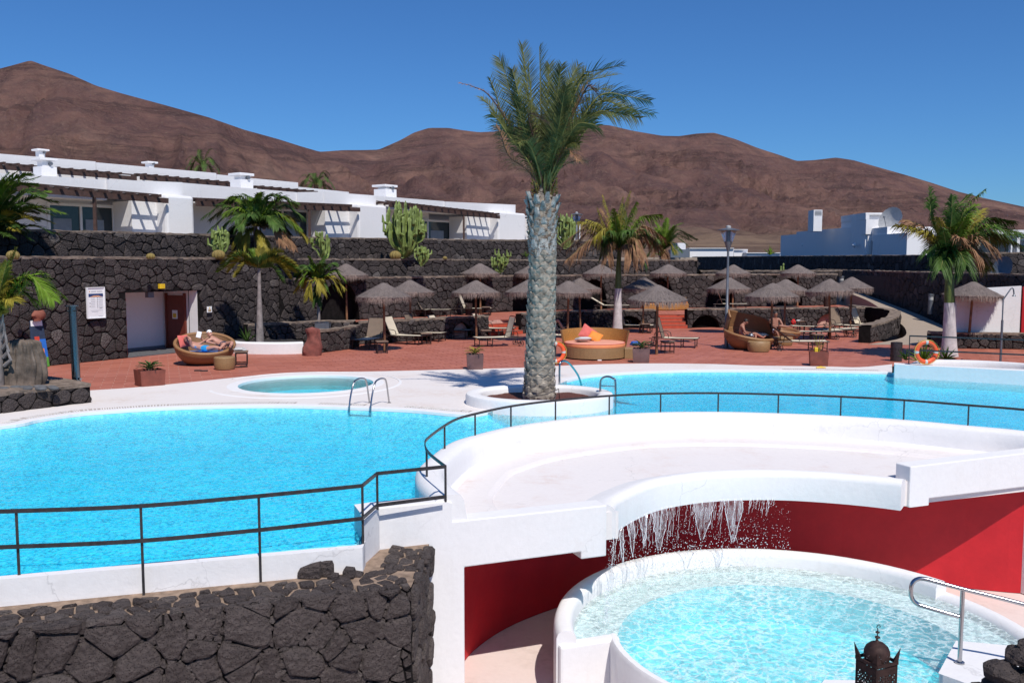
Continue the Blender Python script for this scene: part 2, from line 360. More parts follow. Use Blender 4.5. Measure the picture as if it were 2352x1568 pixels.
def kids(o): return [c for c in bpy.data.objects if c.parent == o]
CH_CACHE = {}
def clone(root, loc, rz, label, scale=None):
    key = root.name
    if key not in CH_CACHE:
        ks = kids(root); CH_CACHE[key] = [(k, kids(k)) for k in ks]
    r = root.copy(); COL.objects.link(r); r.location = loc; r.rotation_euler = (root.rotation_euler[0], root.rotation_euler[1], rz); r['label'] = label
    if scale: r.scale = (scale,)*3 if not isinstance(scale, tuple) else scale
    for k, gs in CH_CACHE[key]:
        c = k.copy(); COL.objects.link(c); c.parent = r
        for g in gs: d = g.copy(); COL.objects.link(d); d.parent = c
    return r
def struct(name, mb, mat, **k): return tag(mb.build(name, mat, **k), kind='structure')
def catmull(pts, n=8, closed=False):
    pts = [Vector(p) for p in pts]; out = []; m = len(pts)
    for i in range(m if closed else m-1):
        if closed: a, b, c, d = pts[i-1], pts[i], pts[(i+1) % m], pts[(i+2) % m]
        else: a, b, c, d = pts[max(i-1, 0)], pts[i], pts[i+1], pts[min(i+2, m-1)]
        for k in range(n):
            t = k/n; out.append(.5*((2*b)+(c-a)*t+(2*a-5*b+4*c-d)*t*t+(3*b-a-3*c+d)*t**3))
    if not closed: out.append(pts[-1])
    return out
def offset(path, d):
    out = []
    for i, p in enumerate(path):
        t = path[min(i+1, len(path)-1)]-path[max(i-1, 0)]; t = Vector((t.x, t.y, 0)).normalized(); out.append(Vector((p.x-t.y*d, p.y+t.x*d, p.z)))
    return out
def sweep(mb, path, prof, closed=False, capends=True):
    """prof = [(side offset, z)], side positive = left of travel"""
    n = len(path); m = len(prof); vs = []
    for i, p in enumerate(path):
        a = path[(i+1) % n] if closed else path[min(i+1, n-1)]; b = path[i-1] if closed else path[max(i-1, 0)]
        t = Vector((a.x-b.x, a.y-b.y, 0)).normalized(); nx = Vector((-t.y, t.x, 0))
        for (o, z) in prof: q = p+nx*o; vs.append((q.x, q.y, z))
    fs = [(i*m+k, ((i+1) % n)*m+k, ((i+1) % n)*m+k+1, i*m+k+1) for i in range(n if closed else n-1) for k in range(m-1)]
    if capends and not closed: fs += [tuple(range(m)), tuple((n-1)*m+k for k in range(m-1, -1, -1))]
    mb.add(vs, fs)

# ---------------------------------------------------------------- stone work
def voronoi(u0, u1, v0, v1, s, rng, drop=.18):
    nu = max(1, int((u1-u0)/s)+3); nv = max(1, int((v1-v0)/s)+3); g = {}
    for i in range(-1, nu):
        for j in range(-1, nv):
            if rng.random() < drop: continue
            g[i, j] = (u0+(i+.5+(.5 if j & 1 else 0)+rng.uniform(-.42, .42))*s, v0+(j+.5+rng.uniform(-.4, .4))*s*.9)
    cells = []
    for (i, j), p in g.items():
        if not (u0 <= p[0] <= u1 and v0-s*.3 <= p[1] <= v1+s*.3): continue
        poly = [(p[0]-1.6*s, p[1]-1.6*s), (p[0]+1.6*s, p[1]-1.6*s), (p[0]+1.6*s, p[1]+1.6*s), (p[0]-1.6*s, p[1]+1.6*s)]
        for a in range(-3, 4):
            for b in range(-3, 4):
                q = g.get((i+a, j+b))
                if (a or b) and q:
                    nx, ny = q[0]-p[0], q[1]-p[1]; c = (q[0]**2-p[0]**2+q[1]**2-p[1]**2)/2
                    poly = clip(poly, nx, ny, c)
                    if not poly: break
            if not poly: break
        if poly: cells.append((p, poly))
    return cells
def clip(poly, nx, ny, c):
    out = []; n = len(poly)
    for k in range(n):
        a, b = poly[k], poly[(k+1) % n]; da = a[0]*nx+a[1]*ny-c; db = b[0]*nx+b[1]*ny-c
        if da <= 0: out.append(a)
        if (da < 0) != (db < 0) and da != db:
            t = da/(da-db); out.append((a[0]+(b[0]-a[0])*t, a[1]+(b[1]-a[1])*t))
    return out
def stone_geo(poly, gap, depth, rng, mapf, fine=False):
    n = len(poly); cx = sum(p[0] for p in poly)/n; cy = sum(p[1] for p in poly)/n
    # rounded corners: midpoints + pulled corners
    pts = []
    for k in range(n):
        a, b = poly[k], poly[(k+1) % n]; L = math.hypot(b[0]-a[0], b[1]-a[1])
        if L < .02: continue
        pts.append((a[0]*.93+cx*.07, a[1]*.93+cy*.07))
        if L > (.08 if fine else .16):
            for t in ((.3, .7) if fine else (.5,)): pts.append((a[0]+(b[0]-a[0])*t+rng.uniform(-.012, .012), a[1]+(b[1]-a[1])*t+rng.uniform(-.012, .012)))
    if len(pts) < 3: return None
    m = len(pts); rmax = max(math.hypot(p[0]-cx, p[1]-cy) for p in pts)
    g = min(.9, gap/max(rmax, .02)); vs = []; dd = depth*rng.uniform(.45, 1.15); tx, ty = rng.uniform(-.25, .25)*dd, rng.uniform(-.25, .25)*dd
    rings = ((1-g, -.02, 0), (1-g*1.1, dd*.62, .25), ((1-g)*.86, dd*.95, .25), ((1-g)*.45, dd*1.08, .35)) if fine else ((1-g, -.02, 0), (1-g*1.15, dd*.6, .2), ((1-g)*.82, dd, .25))
    for s, d, j in rings:
        for p in pts:
            u, v = cx+(p[0]-cx)*s, cy+(p[1]-cy)*s
            vs.append(mapf(u, v, d+(rng.uniform(-j, j)*.35*dd)+(tx*(p[0]-cx)+ty*(p[1]-cy))/max(rmax, .01)*(d > 0)))
    fs = [(r*m+k, r*m+(k+1) % m, (r+1)*m+(k+1) % m, (r+1)*m+k) for r in range(len(rings)-1) for k in range(m)]
    vs.append(mapf(cx, cy, dd*1.1)); e = len(vs)-1; b = (len(rings)-1)*m
    fs += [(b+k, b+(k+1) % m, e) for k in range(m)]
    return vs, fs
def stones(parent, mapf, u0, u1, v0, v1, s, rng, mat, gap=.012, depth=.06, top=None, bot=None, arches=(), limit=300, drop=.18, fine=False, name='stone', doors=()):
    cells = voronoi(u0, u1, v0, v1, s, rng, drop); L = []
    for p, poly in cells:
        for nx, ny, c in ((-1, 0, -u0), (1, 0, u1)): poly = clip(poly, nx, ny, c) if poly else poly
        for (d0, d1, dt) in doors:
            if poly and d0-.15 < p[0] < d1+.15 or poly and any(d0 < q[0] < d1 and q[1] < dt for q in poly):
                if p[1] >= dt: poly = clip(poly, 0, -1, -dt) if d0-.2 < p[0] < d1+.2 else poly
                elif p[0] <= d0: poly = clip(poly, 1, 0, d0)
                elif p[0] >= d1: poly = clip(poly, -1, 0, -d1)
                else: poly = None
        t = top(p[0]) if top else v1; b = bot(p[0]) if bot else v0
        poly = clip(poly, 0, 1, t+rng.uniform(-.02, .02)) if poly else poly
        poly = clip(poly, 0, -1, -b) if poly else poly
        if not poly or len(poly) < 3: continue
        for (ac, aw, ah, ab) in arches:
            inside = lambda q: ((q[0]-ac)/aw)**2+((max(q[1], ab)-ab)/ah)**2
            if inside(p) < .8: poly = None; break
            q2 = []
            for q in poly:
                k = inside(q)
                if k < 1.0: k = max(k, .05)**.5; q = (ac+(q[0]-ac)/k, ab+(q[1]-ab)/k if q[1] > ab else q[1])
                q2.append(q)
            poly = q2
        if not poly: continue
        ar = abs(sum(poly[k][0]*poly[(k+1) % len(poly)][1]-poly[(k+1) % len(poly)][0]*poly[k][1] for k in range(len(poly))))/2
        if ar < .15*s*s*.4: continue
        g = stone_geo(poly, gap*rng.choice((.6, .8, 1, 1.3, 2.1)), depth, rng, mapf, fine)
        if g:
            c = mapf(p[0], p[1], 0); w_ = Vector(c)
            L.append(((w_-Vector((0, 0, CH))).length if inframe(w_) else 1e6+w_.length, g, rng.random(), ar))
    L.sort(key=lambda q: q[0]/math.sqrt(q[3])); rest = MB(); used = 0
    for i, (d, g, r, ar) in enumerate(L):
        if used < limit and d < 1e5:
            mb = MB(); mb.add(g[0], g[1], .001+r*.999); mb.build(name, mat, parent, smooth=False); used += 1
        else: rest.add(g[0], g[1], .001+r*.999)
    if rest.v: tag(rest.build(name+'work', mat, parent), kind='stuff')
class Path:
    def __init__(s, pts, side=-1):
        s.p = [Vector((p[0], p[1], 0)) for p in pts]; s.L = [0]; s.side = side
        for a, b in zip(s.p, s.p[1:]): s.L.append(s.L[-1]+(b-a).length)
        s.len = s.L[-1]; s.n = []
        for i in range(len(s.p)):
            t = (s.p[min(i+1, len(s.p)-1)]-s.p[max(i-1, 0)]).normalized(); s.n.append(Vector((-t.y, t.x, 0))*side)
    def at(s, u):
        u = min(max(u, 0), s.len-1e-6)
        for i in range(len(s.L)-1):
            if u <= s.L[i+1]: break
        t = (u-s.L[i])/(s.L[i+1]-s.L[i]); return s.p[i].lerp(s.p[i+1], t), s.n[i].lerp(s.n[i+1], t).normalized()
    def map(s, u, z, d): p, n = s.at(u); q = p+n*d; return (q.x, q.y, z)
    def u_of_px(s, px):
        best = None
        for k in range(801):
            u = s.len*k/800; p, n = s.at(u)
            if p.y <= 1: continue
            e = abs(CX+F*p.x/p.y-px)
            if best is None or e < best[0]: best = (e, u)
        return best[1]
def stone_wall(label, pts, z0, z1, size, seed, thick=.45, arches=(), limit=300, mat='lava', depth=.06, side=-1, ztop=None, zbot=None, cap=True, fine=False, gap=.012, niche=1.3, core='lava_core', u0=0., door=None, name='lava_wall', both=False):
    """a dry stone lava wall along a path, arches = [(px centre, half width, height)]"""
    pa = Path(pts, side); rng = random.Random(seed)
    o = thing(name, label, 'wall')
    ar = [(pa.u_of_px(px), hw, h, z0) for px, hw, h in arches]
    T = ztop or (lambda u: z1); B = zbot or (lambda u: z0)
    def hole(u):
        h = None
        for c, hw, hh, b in ar:
            if abs(u-c) < hw: h = b+hh*math.sqrt(max(0, 1-((u-c)/hw)**2))
        if door and door[0] < u < door[1]: h = door[2]
        return h
    us = set([k*.4 for k in range(int(pa.len/.4)+1)]+[pa.len]+list(pa.L))
    for c, hw, hh, b in ar: us |= {c+hw*math.cos(math.pi*k/12) for k in range(13)}
    if door: us |= {door[0], door[1], door[0]+1e-4, door[1]-1e-4}
    us = sorted(u for u in us if 0 <= u <= pa.len); mb = MB()
    for a, b in zip(us, us[1:]):
        m = (a+b)/2; ha = hb = None
        if hole(m) is not None: ha, hb = hole(a) or B(a), hole(b) or B(b)
        if door and door[0] < m < door[1]: ha = hb = door[2]
        fa, fb = (ha, hb) if ha is not None else (B(a), B(b))
        q = lambda u, z, d: pa.map(u, z, d)
        mb.add([q(a, fa, 0), q(b, fb, 0), q(b, T(b), 0), q(a, T(a), 0), q(a, T(a), -thick), q(b, T(b), -thick), q(b, z0, -thick), q(a, z0, -thick)],
               [(0, 1, 2, 3), (3, 2, 5, 4)]+([(4, 5, 6, 7)] if not (door and door[0] < m < door[1]) else []))
        if ha is not None and not (door and door[0] < m < door[1]):
            mb.add([q(a, ha, 0), q(b, hb, 0), q(b, hb, -niche), q(a, ha, -niche), q(a, z0, -niche), q(b, z0, -niche)], [(0, 3, 2, 1), (3, 4, 5, 2)])
    for u in (0, pa.len):
        mb.add([pa.map(u, B(u), 0), pa.map(u, T(u), 0), pa.map(u, T(u), -thick), pa.map(u, z0, -thick)], [(0, 1, 2, 3)])
    mb.build('core', M[core], o)
    mp = pa.map
    stones(o, mp, u0, pa.len, z0, max(T(u) for u in us), size, rng, M[mat], gap, depth, T, B, ar, limit, fine=fine, doors=[door] if door else ())
    if both: stones(o, lambda u, v, d: pa.map(u, v, -thick-d), u0, pa.len, z0, z1, size, rng, M[mat], gap, depth, T, B, (), 60)
    if cap:   # bedded cap stones along the top
        cm = MB(); n = max(2, int(pa.len/.35)); vs = []; k = 3
        for i in range(n+1):
            u = pa.len*i/n
            for j in range(k+1): vs.append(pa.map(u, T(u)+.015+rng.uniform(0, .05), .05-(thick+.05)*j/k+rng.uniform(-.02, .02)))
        fs = [(i*(k+1)+j, (i+1)*(k+1)+j, (i+1)*(k+1)+j+1, i*(k+1)+j+1) for i in range(n) for j in range(k)]
        cm.add(vs, fs); 
        e = [pa.map(pa.len*i/n, T(pa.len*i/n)-.05, .045) for i in range(n+1)]
        cm.add([vs[i*(k+1)] for i in range(n+1)]+e, [(i, i+n+1, i+n+2, i+1) for i in range(n)])
        cm.build('coping', M['lava_top'], o)
    return o, pa
# ================================================================ SETTING
def V2(v): return (v.x, v.y)
FS = .388; FY = 12.641                      # line of the white facade: Y = FY + FS*X
fn = Vector((FS, -1, 0)).normalized()       # outward (towards the viewer)
ft = Vector((1, FS, 0)).normalized()
def FP(px, py):                             # pixel -> (x, z) on facade plane
    r = ray(px, py); t = FY/(r.y-FS*r.x); return r.x*t, CH+r.z*t
def facade_solid(mb, xz, thick):
    loop = [Vector((x, z, 0)) for x, z in xz]; tri = tessellate_polygon([loop]); n = len(loop)
    f = [Vector((x, FY+FS*x, z)) for x, z in xz]; b = [p-fn*thick for p in f]
    tt = []
    for t in tri:
        A_, B_, C_ = (loop[i] for i in t); tt.append(t if (B_-A_).cross(C_-A_).z > 0 else (t[0], t[2], t[1]))
    mb.add(f+b, tt+[(a+n, c+n, b_+n) for a, b_, c in tt]+[(k, k+n, (k+1) % n+n, (k+1) % n) for k in range(n)])

# ---- ground under everything, lower court floor
g = MB(); g.add([(-9000, -300, -2.75), (9000, -300, -2.75), (9000, 12, -2.75), (-9000, 12, -2.75)], [(0, 1, 2, 3)])
g.add([(-9000, 12, -2.75), (9000, 12, -2.75), (9000, 12000, -2.75), (-9000, 12000, -2.75)], [(0, 1, 2, 3)])
struct('ground', g, M['darksoil'])
g = MB(); g.poly([(-12, -2), (16, -2), (16, 19), (-12, 19)], -2.7, -2.65, side=False); struct('lower_court_floor', g, M['pinkfloor'])

# ---- hills
SIL = [(-900, 330), (-500, 250), (-200, 190), (0, 158), (30, 150), (70, 139), (100, 150), (160, 170), (220, 197), (280, 215), (380, 242), (480, 270), (560, 298), (640, 320), (690, 336), (735, 349), (790, 345),
       (830, 345), (870, 344), (920, 322), (950, 305), (985, 294), (1030, 294), (1060, 299), (1100, 304), (1140, 302), (1180, 292), (1250, 286), (1330, 284), (1400, 288), (1450, 300), (1520, 312), (1560, 313), (1600, 307), (1640, 305), (1690, 320), (1740, 340), (1790, 356), (1830, 370), (1870, 368),
       (1920, 362), (1960, 368), (2020, 385), (2080, 402), (2140, 420), (2200, 440), (2260, 455), (2352, 475), (2500, 500), (2800, 530), (3300, 550)]
def sil(x):
    for a, b in zip(SIL, SIL[1:]):
        if a[0] <= x <= b[0]:
            t = (x-a[0])/(b[0]-a[0]); return a[1]+(b[1]-a[1])*t
    return 560
def crest(x): return 2300+900*max(0, min(1, (x-500)/350))
mb = MB(); cols = list(range(-880, 3290, 8)); NR = 150
def fbm(v, o=5): return noise.fractal(v, .9, 2.1, o)
for x in cols:
    rv = ray(x, (sil(x-5)+sil(x)*2+sil(x+5))/4); az = rv.x/rv.y; rc = crest(x); ec = rv.z/rv.y
    for j in range(NR+14):
        r = 158*(rc/158)**(max(0, j-1)/NR)
        wx, wy = az*r, r
        if j == 0: r = 157.9; wx, wy = az*r, r; e = -6.3/158
        elif r < 1000: e = .005+.017*((r-158)/842)**.8
        elif r < rc*.9999:
            t = (r-1000)/(rc-1000); h = t**.92; gul = 0
            v = Vector(((wx+wy*.35)/210+.5*noise.noise(Vector((wx/400, wy/500, 3))), wy/1300, 0)); rg = 1-abs(noise.noise(v*1.0+Vector((3, 7, 0))))*2
            rg2 = 1-abs(noise.noise(v*2.7+Vector((9, 1, 2))))*2
            gul = (rg*.55+rg2*.28+fbm(Vector((wx/120, wy/200, 1)), 6)*.26-.35)*math.sin(math.pi*min(1, t*1.0))**.8*.060*(ec/.15)
            ledge = .004*math.sin((t*9+noise.noise(Vector((wx/500, wy/500, 4)))*2)*2)*math.sin(math.pi*t)
            e = .022+(ec-.022)*h-abs(gul)*.9+ledge
            e = min(e, ec-.0005*(1-t))
        else: e = ec-(r-rc)/rc*.25
        z = CH+e*r+(fbm(Vector((wx/12, wy/12, 0)), 4)*.12 if r < 900 else 0)
        mb.v.append((wx, wy, z)); mb.r.append(0); mb.uv.append((0, 0))
nr = NR+14
mb.f = [(i*nr+j, (i+1)*nr+j, (i+1)*nr+j+1, i*nr+j+1) for i in range(len(cols)-1) for j in range(nr-1)]
def m_hill():
    t = NT('volcanic_hillside'); s = t.scale(t.geo, (1, .8, 1.3))
    a = t.noise(.0032, 8, .62, s); b = t.noise(.016, 8, .7, s); c = t.noise(.09, 6, .7, s)
    base = t.ramp(a, [(.30, (.115, .064, .062)), (.46, (.178, .098, .086)), (.60, (.245, .138, .110)), (.76, (.33, .205, .155))])
    base = t.mix(t.ramp(b, [(.42, (0, 0, 0)), (.62, (.6,)*3)]), base, (.098, .064, .065))
    st = t.scale(t.geo, (.0016, .001, .022)); d = t.noise(1.0, 7, .72, st)
    base = t.mix(t.ramp(d, [(.52, (0, 0, 0)), (.60, (.6,)*3), (.66, (0, 0, 0))]), base, (.055, .036, .036))
    base = t.mix(t.ramp(c, [(.52, (0, 0, 0)), (.75, (.55,)*3)]), base, (.29, .195, .145))
    sp = t.nd('ShaderNodeSeparateXYZ'); t.l.new(t.geo, sp.inputs[0])
    foot = t.nd('ShaderNodeMapRange'); foot.inputs[1].default_value = 75; foot.inputs[2].default_value = 20; t.l.new(sp.outputs['Z'], foot.inputs[0])
    n = t.noise(.006, 7, .7, t.scale(t.geo, (1, .45, 3)))
    base = t.mix(t.math('MULTIPLY', foot.outputs[0], t.ramp(n, [(.42, (.15,)*3), (.6, (1,)*3)])), base, (.38, .26, .175))
    t.col(base); t.b.inputs['Roughness'].default_value = 1; t.b.inputs['Specular IOR Level'].default_value = .05
    t.bump(t.math('ADD', t.noise(.02, 9, .75), t.math('MULTIPLY', c, .35)), 1.0, 22); return t.m
struct('hills', mb, m_hill(), smooth=True)

# ---- pool outlines (water line)
ZW = -.07
rail = catmull([P(a, b, .74) for a, b in [(1023, 1070), (985, 1040), (976, 1020), (985, 1003), (1040, 965), (1090, 950), (1173, 932), (1275, 919), (1400, 908), (1517, 903), (1650, 902), (1788, 905), (1932, 910), (2077, 918), (2227, 930), (2352, 940)]] + [Vector((10.8, 15.9, .74)), Vector((11.4, 14.2, .74))], 6)
for _ in range(3):
    rail = [rail[0]]+[(rail[i-1]+rail[i]*2+rail[i+1])/4 for i in range(1, len(rail)-1)]+[rail[-1]]
outer = offset(rail, .15)
backL = [P(a, b, ZW) for a, b in [(0, 988), (90, 972), (182, 958), (270, 951), (365, 945), (480, 941), (612, 939), (700, 940), (792, 943), (870, 946), (948, 950), (1065, 960), (1120, 955)]]
backR = [P(a, b, ZW) for a, b in [(1302, 880), (1349, 870), (1427, 863), (1510, 859), (1609, 856.7), (1779, 857), (1900, 858.5), (2049, 861)]]
edgeR = [P(a, b, ZW) for a, b in [(2049, 861), (2200, 869), (2352, 878)]]+[Vector((22, 25.0, 0))]
left_ext = [Vector((-15.5, 14.5, 0)), Vector((-13.6, 17.6, 0))]
nearL = [P(-600, 1375, 0), P(0, 1322, 0), P(830, 1250, 0)]
bl = catmull(left_ext+backL, 5); br_ = catmull(backR, 5)
pool = [V2(p) for p in bl+br_+edgeR]+[(23, 20), (13.5, 14.5)]+[V2(p) for p in reversed(outer)]+[(-1.86, 12.14), (-1.94, 11.78), (-1.95, 11.22), V2(nearL[1]), V2(nearL[0]), (-14, 8.6)]
def basin(name, loop, zb, mfl, mwl, z1=-.002, floor_name='pool_floor'):
    w_ = MB(); n = len(loop); w_.add([(x, y, z) for z in (zb, z1) for x, y in loop], [(k, (k+1) % n, n+(k+1) % n, n+k) for k in range(n)])
    o = struct(name, w_, mwl); f = MB(); f.poly(loop, 0, zb, side=False); f.build(floor_name, mfl, o); return o
basin('swimming_pool_basin', pool, -.55, M['poolfloor'], M['poolfloor'])
for q_ in (bl, br_+edgeR[1:]):
    e = MB(); sweep(e, q_, [(.01, -.03), (-.02, -.12), (-.5, -.24), (-1.2, -.40), (-2.2, -.53), (-2.6, -.56)]); struct('pool_edge_slope', e, M['poolfloor'])
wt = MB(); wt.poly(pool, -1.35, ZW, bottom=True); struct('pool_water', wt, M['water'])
# paddling pool: round
pc = (P(553, 882, 0)+P(856, 882, 0))/2; pr = (P(856, 882, 0)-P(553, 882, 0)).length/2
pad = [(pc.x+pr*math.cos(a*math.pi/24), pc.y+pr*1.03*math.sin(a*math.pi/24)) for a in range(48)]
basin('paddling_pool_basin', pad, -.42, M['poolfloor'], M['poolwall'])
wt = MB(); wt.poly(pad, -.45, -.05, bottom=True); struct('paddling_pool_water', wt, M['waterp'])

# ---- white deck with red tiled terrace
DR = [P(a, b, 0) for a, b in [(207, 897), (305, 890.6), (443, 877.6), (612, 860.6), (740, 855), (883, 853), (1041, 849), (1196, 845), (1276, 841), (1375, 837), (1505, 835), (1640, 836.5), (1739, 840), (1896, 842), (1974, 843.7), (2049, 837)]]
dr = catmull(DR, 4)
WL = [P(-300, 968, 0), P(0, 950, 0), P(208, 924.5, 0)]
deck_out = [V2(p) for p in bl]+[V2(p) for p in br_]+[V2(P(2049, 837, 0))]+[V2(p) for p in reversed(dr[:-1])]+[V2(P(207, 897, 0)), (-17, 24)]
d = MB(); d.poly(deck_out, -.3, .012, holes=[[(x, y) for x, y in pad]]); struct('pool_deck', d, M['deck'])
for nm, ring, a, b in (('pool_coping', bl, .0, .30), ('pool_coping', br_, .0, .30)):   # raised smooth coping band
    e = MB(); sweep(e, ring, [(a-.005, -.05), (a, .016), (a+.03, .024), (b, .022), (b+.02, .010)]); struct(nm, e, M['white'])
e = MB(); ring = [Vector((x, y, 0)) for x, y in pad]; sweep(e, ring, [(.004, -.06), (.0, .014), (-.03, .022), (-.3, .02), (-.32, .008)], closed=True, capends=False); struct('paddling_pool_coping', e, M['white'])
ring2 = [Vector((pc.x+(pr+.75)*math.cos(a*math.pi/24), pc.y+(pr+.95)*math.sin(a*math.pi/24), 0)) for a in range(-20, 22)]
e = MB(); sweep(e, ring2, [(.0, .008), (.0, .026), (-.06, .02), (-.09, .008)], capends=False); struct('paddling_pool_kerb', e, M['white'])
# drain grates along the pool edges
def grate(label, ring, i0, i1, off=.34, w_=.22):
    pth = ring[i0:i1]; o = thing('drain_grate', label, 'drain', (pth[0].x, pth[0].y, 0)); base = Vector((pth[0].x, pth[0].y, 0))
    m = MB(); sweep(m, [p-base for p in pth], [(off-.01, .013), (off-.01, .018), (off+w_+.01, .018), (off+w_+.01, .013)]); m.build('channel', simple('grate_shadow', (.42, .36, .32), .9), o)
    m = MB(); L = 0
    for a, b in zip(pth, pth[1:]):
        dlen = (b-a).length; k = int(dlen/.055)
        t = (b-a).normalized(); nn = Vector((-t.y, t.x, 0)); ang = math.atan2(nn.y, nn.x)
        for q in range(k):
            c = a+(b-a)*(q/k)+nn*(off+w_/2)-base; m.box((c.x, c.y, .024), (w_, .028, .012), ang)
    tag(m.build('slat', simple('grate_plastic', (.78, .74, .70), .6), o), kind='stuff')
grate('long curved white drain grate along the left pool edge', bl, 12, 44)
grate('short drain grate right behind the pool ladder', bl, 46, 53)
grate('drain grate near the white palm planter on the pool edge', bl, 58, 66)
grate('drain grate on the far pool edge beside the raised white wall', br_, 26, 35)

# ---- stone walls geometry lines
zt = .7
AW = [(-10.5, 41.3), V2(P(829, 734, zt)), V2(P(1010, 725, zt)), V2(P(1130, 717.5, zt)), V2(P(1327, 711, zt)), V2(P(1450, 708.5, zt)), V2(P(1609, 706.5, zt)), V2(P(1838, 702.5, zt)), V2(P(1921, 700.5, zt))]
MW = [(-22, 19.5), V2(P(104, 841, 0)), V2(P(294, 821.6, 0)), (-12.5, 37), (-11.1, 40), (-9.7, 43.5), (-7.6, 47), (-3.9, 50.3), (-1.1, 53.7), (4.1, 56.5), (11.8, 58.6)]
TW = [(-23.8, 20), (-17.7, 31.9), (-16, 34.6), (-14.3, 38), (-12.9, 41), (-11.3, 44.8), (-9, 48.6), (-4.8, 52.2), (-1.9, 55.8), (3.5, 59), (7.2, 60.5)]
BW1 = [V2(P(823, 791, 0)), V2(P(1060, 776, 0)), V2(P(1122, 771.5, 0))]
BW2 = [V2(P(1196, 766, 0)), V2(P(1330, 757.5, 0)), V2(P(1508, 753.5, 0))]
BW3 = [V2(P(1578, 753.5, 0)), V2(P(1750, 751, 0)), V2(P(1985, 748.5, 0))]
# red tile paving
RED = [V2(p) for p in dr]+[V2(P(2049, 836, 0)), (13.0, 28.5), (24, 27.5), (24, 37.5), (17.6, 38.6), V2(P(2003, 790, 0)), V2(P(1985, 748, 0))]+[BW3[0], V2(P(1577, 753, 0)), V2(P(1509, 753, 0)), BW2[1], BW2[0], BW1[2], BW1[1], BW1[0], (-7.8, 38.5), (-12.3, 37), V2(P(294, 821.6, 0)), V2(P(104, 841, 0)), (-17.5, 28), (-17, 22), V2(P(0, 935, 0)), V2(P(207, 910, 0))]
def inside(p, L):
    c = False; n = len(L)
    for i in range(n):
        a, b = L[i], L[(i+1) % n]
        if (a[1] > p[1]) != (b[1] > p[1]) and p[0] < (b[0]-a[0])*(p[1]-a[1])/(b[1]-a[1])+a[0]: c = not c
    return c
slab = MB(); slab.poly(RED, -.4, -.012); pav = struct('terracotta_paving', slab, M['grout'])
def paving(parent, loop, z, ang, tw, th, rng, limit, grow=.3, avoid=None):
    xs = [p[0] for p in loop]; ys = [p[1] for p in loop]; ca, sa = math.cos(ang), math.sin(ang); L = []
    cx, cy = sum(xs)/len(xs), sum(ys)/len(ys); H = 40
    for j in range(int(-H/th), int(H/th)):
        for i in range(int(-H/tw), int(H/tw)):
            u = (i+(.5 if j & 1 else 0))*tw; v = j*th; x, y = cx+u*ca-v*sa, cy+u*sa+v*ca
            if min(xs)-.5 < x < max(xs)+.5 and min(ys)-.5 < y < max(ys)+.5:
                if inside((x, y), loop) or any(inside((x+a*grow, y+b*grow), loop) for a, b in ((1, 0), (-1, 0), (0, 1), (0, -1))):
                    if avoid and avoid(x, y): continue
                    L.append((x, y))
    L.sort(key=lambda p: p[1] if inframe((p[0], p[1], z), 0) else 1e5+p[1]); rest = MB(); dx, dy = (tw-.019)/2, (th-.019)/2
    for k, (x, y) in enumerate(L):
        hz = z+rng.uniform(-.002, .0015); j = [rng.uniform(-.002, .002) for _ in range(4)]
        cs = [(x+a*dx*ca-b*dy*sa, y+a*dx*sa+b*dy*ca) for a, b in ((-1, -1), (1, -1), (1, 1), (-1, 1))]
        vs = [(c[0], c[1], hz-.011) for c in cs]+[(c[0], c[1], hz+q) for c, q in zip(cs, j)]
        fs = [(4, 5, 6, 7), (0, 1, 5, 4), (1, 2, 6, 5), (2, 3, 7, 6), (3, 0, 4, 7)]; r = .001+rng.random()*.99
        if k < limit: m = MB(); m.add(vs, fs, r); m.build('paving_tile', M['tile'], parent)
        else: rest.add(vs, fs, r)
    tag(rest.build('tile_field', M['tile'], parent), kind='stuff')
paving(pav, RED, 0, rad(21), .62, .31, random.Random(3), 300)
TER = [AW[i] for i in range(1, len(AW))]+[V2(P(1985, 700, zt)), (20.5, 51.2), V2(P(1985, 716, zt))]+list(reversed(BW3))+list(reversed(BW2))+list(reversed(BW1))+[(-8.9, 42)]
# terrace floor starts behind the stair openings
ST1 = (P(1122, 771.5, 0), P(1196, 766, 0)); ST2 = (P(1508, 753.5, 0), P(1578, 753.5, 0))
def push(p, d): v = Vector((p[0], p[1])); return (v.x, v.y+d)
TER = [AW[i] for i in range(1, len(AW))]+[(21.5, 55), push(BW3[2], .3), push(BW3[1], .3), push(BW3[0], 1.0), push(BW2[2], 1.0), push(BW2[1], .3), push(BW2[0], 1.0), push(BW1[2], 1.0), push(BW1[1], .3), push(BW1[0], .3), (-8.2, 40.8), (-9.4, 41.2)]
slab = MB(); slab.poly(TER, -.1, zt-.012); ter = struct('upper_terrace_paving', slab, M['grout'])
paving(ter, TER, zt, rad(12), .62, .31, random.Random(4), 40, .1)
def stairs(label, a, b, n=4):
    a, b = Vector(a), Vector(b); d = (b-a).normalized(); nn = Vector((-d.y, d.x, 0)); W_ = (b-a).length
    o = thing('red_staircase', label, 'stairs', (a.x, a.y, 0), math.atan2(d.y, d.x)); h = zt/n; tr = .32; y0 = -.15
    for k in range(n):
        m = MB(); y = y0+k*tr; 
        m.box((W_/2, y+tr/2+.3, h*(k+.5)-.012), (W_-.02, tr+.6, h-.024)); m.build('step', M['riser'], o)
        m = MB(); m.box((W_/2, y+tr/2, h*(k+1)-.006), (W_+.0, tr+.05, .026)); m.build('tread', M['tile'], o)
        for q in range(4):
            m = MB(); w1 = W_/4; m.box((w1*(q+.5), y-.006, h*(k+.5)-.012), (w1-.014, .012, h-.05)); m.build('riser_tile', M['riser'], o)
    m = MB(); m.box((W_/2, y0+n*tr+.55, zt-.02), (W_-.01, 1.1, .03)); m.build('landing', M['tile'], o)
